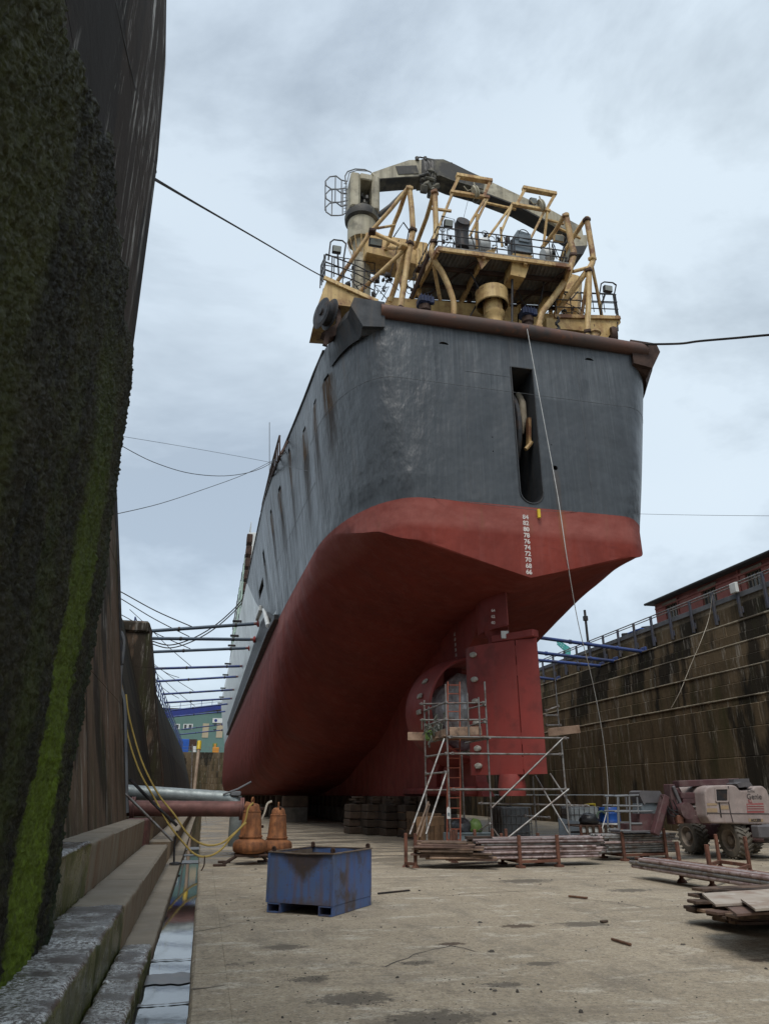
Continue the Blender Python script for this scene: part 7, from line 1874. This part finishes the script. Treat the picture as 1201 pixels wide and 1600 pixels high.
p = at(994, 965, x=25.5); tag(part('blue_crate', MB().cbox((25.6, p.y, QZ + .3), (.8, 1.4, .6), .03).cbox((25.6, p.y, QZ + .63), (.86, 1.46, .06), .01), M['container_blue']), 'blue crate on the quay behind the right railing', 'crate')
hp = MB(); q = at(985, 960, x=25.6)
for k in range(30): hp.cbox((26.2 + rk.uniform(-.6, .6), q.y + rk.gauss(0, 1.1), QZ + abs(rk.gauss(0, .35)) + .15), (.6, .6, .35), .05, rz=rk.uniform(0, 3))
tag(part('cover_heap', hp, M['black_steel']), 'dark covered heap on the quay left of the red building', 'heap')
p0 = at(915, 975, x=25.2)
tag(part('quay_post', MB().tube([(25.2, p0.y, QZ - .02), (25.2, p0.y, p0.z + 1.0)], .09, 8).cbox((25.2, p0.y, p0.z + .4), (.3, .25, .35), .03), M['black_steel']), 'dark post on the right quay between the struts', 'post')

# ------------------------------------------------------------------ red building on the right quay
BX = 29.5
c0 = at(1022, 946, x=BX); ce = at(1201, 868, x=BX)
zE = (c0.z + ce.z) / 2; yF = c0.y; yN = 8.0
rb_ = thing('red_building', 'red painted brick building with boarded windows and dark eaves on the right quay', 'building', (BX + 5, (yF + yN) / 2, QZ))
wl_ = [((1037, 942), (1060, 966)), ((1093, 918), (1121, 942)), ((1160, 888), (1193, 915))]
wins = []
for a, b_ in wl_:
    p, q = at(a[0], a[1], x=BX), at(b_[0], b_[1], x=BX)
    wins.append((min(p.y, q.y), max(p.y, q.y)))
wz1 = sum(at((a[0] + b_[0]) / 2, a[1] + .5, x=BX).z for a, b_ in wl_) / 3; wz0 = QZ + .9
wz1 = max(wz0 + .8, wz1)
step_w = wins[0][0] - wins[1][0] if len(wins) > 1 else 4
while wins[-1][0] - step_w > yN + 1: wins.append((wins[-1][0] - step_w, wins[-1][1] - step_w))
wins.sort()
segs, yc = [], yN
for a, b_ in wins:
    if b_ - a < .5: b_ = a + 1.2
    segs.append((yc, a)); yc = b_
segs.append((yc, yF))
def redwall(y0, y1, z0, z1): part('wall', MB().box((BX + .2, (y0 + y1) / 2, (z0 + z1) / 2), (.4, y1 - y0, z1 - z0)), M['brick_red'], rb_)
for a, b_ in segs: redwall(a, b_, QZ, zE)
for z_ in (zE - .35, QZ + .6): part('string_course', MB().box((BX - .02, (yN + yF) / 2, z_), (.1, yF - yN - .1, .12)), M['brick_red'], rb_)
for a, b_ in wins:
    redwall(a, b_, QZ, wz0); redwall(a, b_, wz1, zE)
    part('lintel', MB().cbox((BX - .03, (a + b_) / 2, wz1 + .09), (.12, b_ - a + .35, .18), .01), M['sandstone'], rb_)
    part('sill', MB().cbox((BX - .05, (a + b_) / 2, wz0 - .06), (.2, b_ - a + .2, .12), .01), M['sandstone'], rb_)
    w_ = part('window', MB().box((BX + .22, (a + b_) / 2, (wz0 + wz1) / 2), (.03, b_ - a, wz1 - wz0)), M['glass_dark'], rb_)
    fm = MB()
    for k in range(5): fm.box((BX + .18, lerp(a + .03, b_ - .03, k / 4), (wz0 + wz1) / 2), (.06, .06, wz1 - wz0))
    for z_ in (wz0 + .03, (wz0 + wz1) / 2, wz1 - .03): fm.box((BX + .175, (a + b_) / 2, z_), (.05, b_ - a, .06))
    part('window_frame', fm, M['sandstone'], w_)
part('wall', MB().box((BX + 5.4, yF - .2, (QZ + zE) / 2), (10, .4, zE - QZ)), M['brick_red'], rb_)
part('roof', MB().prism([(BX - .45, yF + .35, zE - .02), (BX - .45, yF + .35, zE + .14), (BX + 5.2, yF + .35, zE + 2.6), (BX + 11, yF + .35, zE + .2), (BX + 11, yF + .35, zE - .02)], (0, yN - yF - .7, 0)), M['roof_dark'], rb_)
part('gutter', MB().tube([(BX - .5, yF + .4, zE + .06), (BX - .5, yN, zE + .06)], .09, 8), M['roof_dark'], rb_, smooth=50)
for y_ in (yF - 2.6, yF - 8.5): part('downpipe', MB().tube([(BX - .06, y_, zE), (BX - .06, y_, QZ)], .05, 8), M['brick_red'], rb_, smooth=50)

# ------------------------------------------------------------------ far end of the dock
def f7(x_, y_, Y): return at(260 + x_ / 8.418, 1060 + y_ / 8.418, y=Y)
GYY = 232.0
gb_ = thing('green_building', 'large grey green clad shed with white windows beyond the head of the dock', 'building', (-10, GYY, QZ))
zt_g = f7(300, 420, GYY).z
part('wall', MB().box((10, GYY + 10, (QZ + zt_g) / 2), (64, 20, zt_g - QZ)), M['green_clad'], gb_)
part('roof', MB().prism([(-22.6, GYY - .5, zt_g - .05), (42.6, GYY - .5, zt_g - .05), (42.6, GYY - .5, zt_g + .5), (-22.6, GYY - .5, zt_g + .5)], (0, 21, 0)), M['roof_dark'], gb_)
for xa, xb in ((105, 175), (228, 275), (285, 345)):
    a, b_ = f7(xa, 598, GYY - .06), f7(xb, 668, GYY - .06)
    w_ = part('window', MB().box(((a.x + b_.x) / 2, GYY - .06, (a.z + b_.z) / 2), (b_.x - a.x, .1, a.z - b_.z)), M['white'], gb_)
    part('pane', MB().box(((a.x + b_.x) / 2, GYY - .12, (a.z + b_.z) / 2), ((b_.x - a.x) * .6, .04, (a.z - b_.z) * .75)), M['glass_dark'], w_)
for xa, xb in ((484, 548), (668, 735)):
    a, b_ = f7(xa, 592, GYY - .05), f7(xb, 780, GYY - .05); part('tan_panel', MB().box(((a.x + b_.x) / 2, GYY - .05, (a.z + b_.z) / 2), (b_.x - a.x, .12, a.z - b_.z)), M['tan'], gb_)
a, b_ = f7(612, 522, GYY - .2), f7(736, 586, GYY - .2)
sg = part('sign_board', MB().box(((a.x + b_.x) / 2, GYY - .2, (a.z + b_.z) / 2), (b_.x - a.x, .2, a.z - b_.z)), M['white'], gb_)
part('sign_emblem', MB().lathe([(.45, 0), (.45, .05)], m=Matrix.Translation((lerp(a.x, b_.x, .32), GYY - .31, (a.z + b_.z) / 2)) @ Matrix.Rotation(R(90), 4, 'X'), n=16), M['crane_blue'], sg)
a, b_ = f7(292, 800, GYY - .05), f7(390, 950, GYY - .05); part('door', MB().box(((a.x + b_.x) / 2, GYY - .05, (a.z + b_.z) / 2), (b_.x - a.x, .14, a.z - b_.z)), M['dark_rust'], gb_)
def farbox(name, label, cat, xa, ya, xb, yb, Y, mat, d=2.5):
    a, b_ = f7(xa, ya, Y), f7(xb, yb, Y)
    t = MB().cbox(((a.x + b_.x) / 2, Y + d / 2, (a.z + QZ) / 2), (b_.x - a.x, d, a.z - QZ), .08)
    o = part(name, t, mat); return tag(o, label, cat)
cb = farbox('container', 'bright blue container on the quay at the head of the dock', 'container', 165, 795, 288, 955, 186, M['container_blue'])
for k in range(7):
    a = f7(172 + k * 18, 820, 185.95); part('rib', MB().box((a.x, 185.97, (a.z + QZ) / 2), (.12, .08, a.z - QZ - .4)), M['container_blue'], cb)
farbox('white_machine', 'small white machine beside the blue container at the dock head', 'machine', 352, 892, 392, 930, 184, M['white'], 1)
og = farbox('orange_barrow', 'orange plant machine behind the dock head fence', 'machine', 612, 905, 690, 965, 184, M['orange_pl'], 1.5)
part('mast_box', MB().cbox(f7(640, 890, 184.5), (.5, .5, 1.0), .08), M['orange_pl'], og)
farbox('green_cabinet', 'dark green cabinet with pale lid at the dock head', 'cabinet', 612, 850, 668, 905, 188, M['bag_green'], 1.5)
fe = thing('fence', 'grey mesh fence along the head of the dock', 'fence', (10, 176, QZ))
for k in range(10):
    x_ = -6 + k * 2.2; part('post', MB().tube([(x_, 176, QZ - .1), (x_, 176, QZ + 1.4)], .05, 5), M['rail_grey'], fe)
for z_ in (.15, .7, 1.35): part('rail', MB().tube([(-6, 176, QZ + z_), (13.8, 176, QZ + z_)], .035, 5), M['rail_grey'], fe)
# blue gantry over the dock and the blue lattice fence on the left wall
BG = 172.0
g_ = thing('blue_gantry', 'royal blue bridge girder with handrail crossing beyond the struts', 'gantry', f7(300, 450, BG))
A_ = [f7(*q, BG) for q in ((-40, 440), (760, 345), (760, 395), (20, 520))]
A_ = [Vector((q.x, q.y, q.z)) for q in A_]
part('girder', MB().prism(A_, (0, 1.5, 0)), M['crane_blue'], g_)
for k in range(6):
    p = f7(40 + 140 * k, 425 - 16.5 * k, BG); part('rail_post', MB().tube([p, p + Vector((0, 0, 1.4))], .06, 5), M['crane_blue'], g_)
p, q = f7(0, 380, BG), f7(740, 300, BG); part('hand_rail', MB().tube([p, q], .05, 5), M['rail_grey'], g_)
lf = thing('lattice_fence', 'blue lattice fence running along the top of the left wall', 'fence', (-5.2, 80, QZ))
yk = 47.0
while yk < 168:
    nx = min(168, yk + 3.6)
    part('post', MB().cbox((-5.15, yk, QZ + .85), (.09, .09, 1.7), .01), M['blue_strut'], lf)
    for z_ in (.5, 1.1, 1.68): part('rail', MB().tube([(-5.15, yk, QZ + z_), (-5.15, nx, QZ + z_)], .035, 6), M['blue_strut'], lf)
    part('diagonal', MB().tube([(-5.15, yk, QZ + .05), (-5.15, nx, QZ + 1.65)], .03, 6), M['blue_strut'], lf)
    yk = nx
tp0, tp1 = at(304.5, 1236, y=60), at(310.5, 1172, y=62)
tpo = tag(part('timber_pole', MB().tube([Vector((tp0.x, tp0.y, 0)) + Vector((-.08, -.4, 0)), tp1], .13, 10), M['timber_pole'], smooth=50), 'pale timber post with a yellow top leaning at the far end of the dock', 'post')
part('post_cap', MB().tube([tp1, tp1 + (tp1 - tp0).normalized() * .8], .18, 10), M['yellow'], tpo, smooth=50)
a, b_ = at(301.5, 1236, y=60), at(301, 1163, y=60.5)
tag(part('steel_pole', MB().tube([Vector((a.x, a.y, 0)), b_], .05, 8), M['galv'], smooth=50), 'thin grey steel pole beside the pale timber post', 'pole')
# teal crane far off on the right
TY = 120.0
tc = thing('tower_crane', 'small teal lattice crane far behind the right struts', 'crane', at(878, 1010, y=TY))
mbt = MB()
for i in range(7):
    a = at(868 + i * 3.2, 998 + i * 2.2, y=TY); b2 = at(871 + i * 3.2, 1006 + i * 3, y=TY); mbt.tube([a, b2], .1, 5); mbt.tube([b2, at(871.2 + i * 3.2, 1000.2 + i * 2.2, y=TY)], .1, 5)
part('jib', mbt.tube([at(868, 998, y=TY), at(890, 1013, y=TY)], .14, 5).tube([at(870, 1006, y=TY), at(892, 1026, y=TY)], .14, 5), M['teal'], tc)
a = at(884, 1010, y=TY); part('mast', MB().tube([a, (a.x, TY, QZ)], .5, 6), M['teal'], tc)

# ------------------------------------------------------------------ ropes and wires
hang('mooring_rope', 'dark mooring rope draped down the bare pilaster face above the moss', 'rope', [at(166, -50, x=-1.17), at(178, 5, x=-1.17), at(200, 100, x=-1.17), at(222, 190, x=-1.19), at(238.5, 268, y=6.87) + Vector((.03, 0, 0))], .022, M['rope_dark'])
hang('mooring_rope', 'taut dark rope from the edge of the pilaster to the port quarter of the ship', 'rope', [at(237, 277, y=6.9), at(310, 320, y=10.5), at(400, 372, y=15.2), at(500, 430, y=20.3), at(570, 462, y=20.3), at(625, 490, y=20.0)], .021, M['rope_dark'])
hang('mooring_rope', 'knotted dark rope running off right from the starboard quarter of the ship', 'rope', [at(1003, 538, y=19.0), at(1060, 537, y=18.2), at(1092, 533, y=17.7), at(1150, 528, y=16.9), at(1205, 523, y=16), at(1330, 514, y=14)], .045, M['rope_dark'])
hang('guide_rope', 'long white rope hanging from the stern down to the blue drum', 'rope', [at(823, 514, y=18.7), at(846, 640, y=18.9), at(870, 770, y=19.0), at(885, 870, y=19.1), at(902, 970, y=19.9), at(925, 1065, y=20.8), at(941, 1150, y=21.6), at(949, 1225, y=22.1), at(948, 1262, y=22.2), at(940, 1295, y=21.9), at(934, 1317, y=20.8)], .014, M['rope_white'])
WG = 'thin wires between the left wall and the ship'
for lab, pts, r_ in (('upper thin wire from the left wall to the port side', ((180, 680, 24), (300, 700, 27), (425, 723, 30), (540, 750, 21.5), (690, 779, 19.1), (838, 797, 19.08)), .008),
                     ('sagging wire from the left wall to the port side', ((182, 692, 20), (240, 722, 23), (300, 740, 26), (360, 743, 28), (410, 731, 29), (452, 703, 29.5)), .014),
                     ('lowest of the three wires from the left wall to the port side', ((178, 804, 20), (250, 787, 23), (320, 764, 26), (380, 742, 28), (425, 720, 29), (452, 703, 29.5)), .012),
                     ('thin wire leading right from the starboard transom corner', ((842, 798, 19.1), (1000, 803, 19.1), (1100, 805, 17), (1201, 806, 15), (1300, 807, 14)), .006)):
    hang('wire', lab, 'wire', [at(u, v, y=yy_) for u, v, yy_ in pts], r_, M['wire'])
CBL = [((25, 293), (480, 517)), ((25, 335), (465, 580)), ((25, 435), (470, 655)), ((200, 510), (475, 765)), ((270, 775), (400, 835)), ((215, 730), (490, 918)), ((262, 870), (400, 965)), ((250, 800), (500, 1015))]
for i, (a, b_) in enumerate(CBL):
    Y = 46 + i * 7
    p, q = at(180 + a[0] / 4, 850 + a[1] / 4, y=Y), at(180 + b_[0] / 4, 850 + b_[1] / 4, y=Y)
    m_ = p.lerp(q, .5) + Vector((0, 0, -.12)); p2 = p + (p - q) * .4
    hang('strut_cable', 'black stay cable sloping from the left wall to the struts, %s from the near end' % ordn[i], 'cable', [p2, p, m_, q], .035 if i < 3 else .03, M['rope_dark'], 'stay cables of the left struts', 5)
for k, dy in enumerate((0, 1.5)):
    hang('hanging_cable', ('upper', 'lower')[k] + ' slack black cable looping from the struts up to the ship side', 'cable', [at(u, v + dy * 3, y=60 + dy) for u, v in ((236, 1001), (265, 1008), (300, 998), (335, 978), (365, 952), (383, 932), (390, 928))], .05, M['rope_dark'], 'slack cables over the struts', 5)

# ------------------------------------------------------------------ grit, stains and scraps on the floor
rd = random.Random(17); db = MB()
for k in range(2600):
    if k < 500: x_, y_ = rd.uniform(.4, 3.2), rd.uniform(5.4, 16) 
    else: x_, y_ = rd.uniform(.4, 16), rd.uniform(5.2, 24)
    s_ = min(.05, rd.expovariate(1 / .007) + .003)
    if mnoise.noise((x_ * .9, y_ * .9, 2)) < -.05 and rd.random() < .8: continue
    s_ *= .8; a0 = rd.uniform(0, 6); ex = rd.uniform(.5, 1.6)
    low = [(x_ + s_ * ex * rd.uniform(.6, 1.1) * math.cos(a0 + 1.256 * q), y_ + s_ * rd.uniform(.6, 1.1) * math.sin(a0 + 1.256 * q), .001) for q in range(5)]
    hgt = s_ * rd.uniform(.3, .75) + .002
    up = [(x_ + (a - x_) * rd.uniform(.4, .8), y_ + (b_ - y_) * rd.uniform(.4, .8), hgt * rd.uniform(.7, 1.1)) for a, b_, _ in low]
    db.add(low + up, [(q, (q + 1) % 5, 5 + (q + 1) % 5, 5 + q) for q in range(5)] + [(5, 6, 7, 8, 9)])
tag(part('debris', db, M['rubble']), 'dark grit and chips scattered over the dock floor', 'grit', kind='stuff')
mats_ = MB()
for cx, cy, rr in ((1.35, 6.75, .28), (1.75, 6.05, .3), (1.1, 7.5, .16), (2.2, 7.9, .14), (1.55, 6.45, .2), (2.6, 6.9, .15)):
    for k in range(34):
        a, q = rd.uniform(0, 6.3), rr * rd.random() ** .6; x_, y_ = cx + q * 1.5 * math.cos(a), cy + q * math.sin(a); s_ = rd.uniform(.004, .014)
        mats_.add([(x_ + rd.uniform(-s_, s_), y_ + rd.uniform(-s_, s_), .002) for _ in range(3)] + [(x_, y_, s_ * .6)], [(0, 1, 3), (1, 2, 3), (2, 0, 3), (2, 1, 0)])
tag(part('rust_scale', mats_, M['rubble']), 'patches of black rust scale on the floor near the drain', 'rust scale', kind='stuff')
ck = MB()
for pts in (((306, 1394), (350, 1389), (411, 1384)), ((590, 1381), (640, 1377), (700, 1374)), ((300, 1456), (330, 1451), (362, 1446)), ((640, 1396), (700, 1399), (770, 1394), (850, 1391)), ((296, 1545), (330, 1541), (352, 1538)), ((880, 1402), (960, 1410), (1020, 1421)), ((600, 1510), (650, 1490), (704, 1477), (745, 1487))):
    P_ = [at(u, v, z=.004) for u, v in pts]; sm = []
    for a, b_ in zip(P_[:-1], P_[1:]):
        for q in range(14):
            p = a.lerp(b_, q / 14); n_ = (b_ - a).normalized(); n_ = Vector((-n_.y, n_.x, 0)); sm.append((p + n_ * .04 * mnoise.noise(p * 4), n_))
    for (p, n_), (q, m_) in zip(sm[:-1], sm[1:]):
        w0, w1 = .008 * (1 + mnoise.noise(p * 9)), .008 * (1 + mnoise.noise(q * 9)); ck.quad(p - n_ * w0, q - m_ * w1, q + m_ * w1, p + n_ * w0)
tag(part('crack', ck, M['rubble']), 'dark cracks and filled joints running across the dock floor', 'crack', kind='stuff')
for lab, (u0, v0), (u1, v1), w_, mt in (('small rusty bar lying on the floor right of the pink tubes', (888, 1400), (917, 1403), .05, 'rusty_flat'), ('short dark stick on the floor in front of the tube racks', (938, 1440), (948, 1439), .05, 'plank_dark'), ('thin twig of rusty wire on the open floor', (955, 1467), (985, 1476), .03, 'rusty_flat'), ('thin dark strip lying on the floor right of the blue bin', (590, 1396), (640, 1391), .03, 'black_steel')):
    a, b_ = at(u0, v0, z=.02), at(u1, v1, z=.02); tag(part('scrap_bar', MB().bar(a, b_, w_, .025, ch=.006), M[mt]), lab, 'scrap')
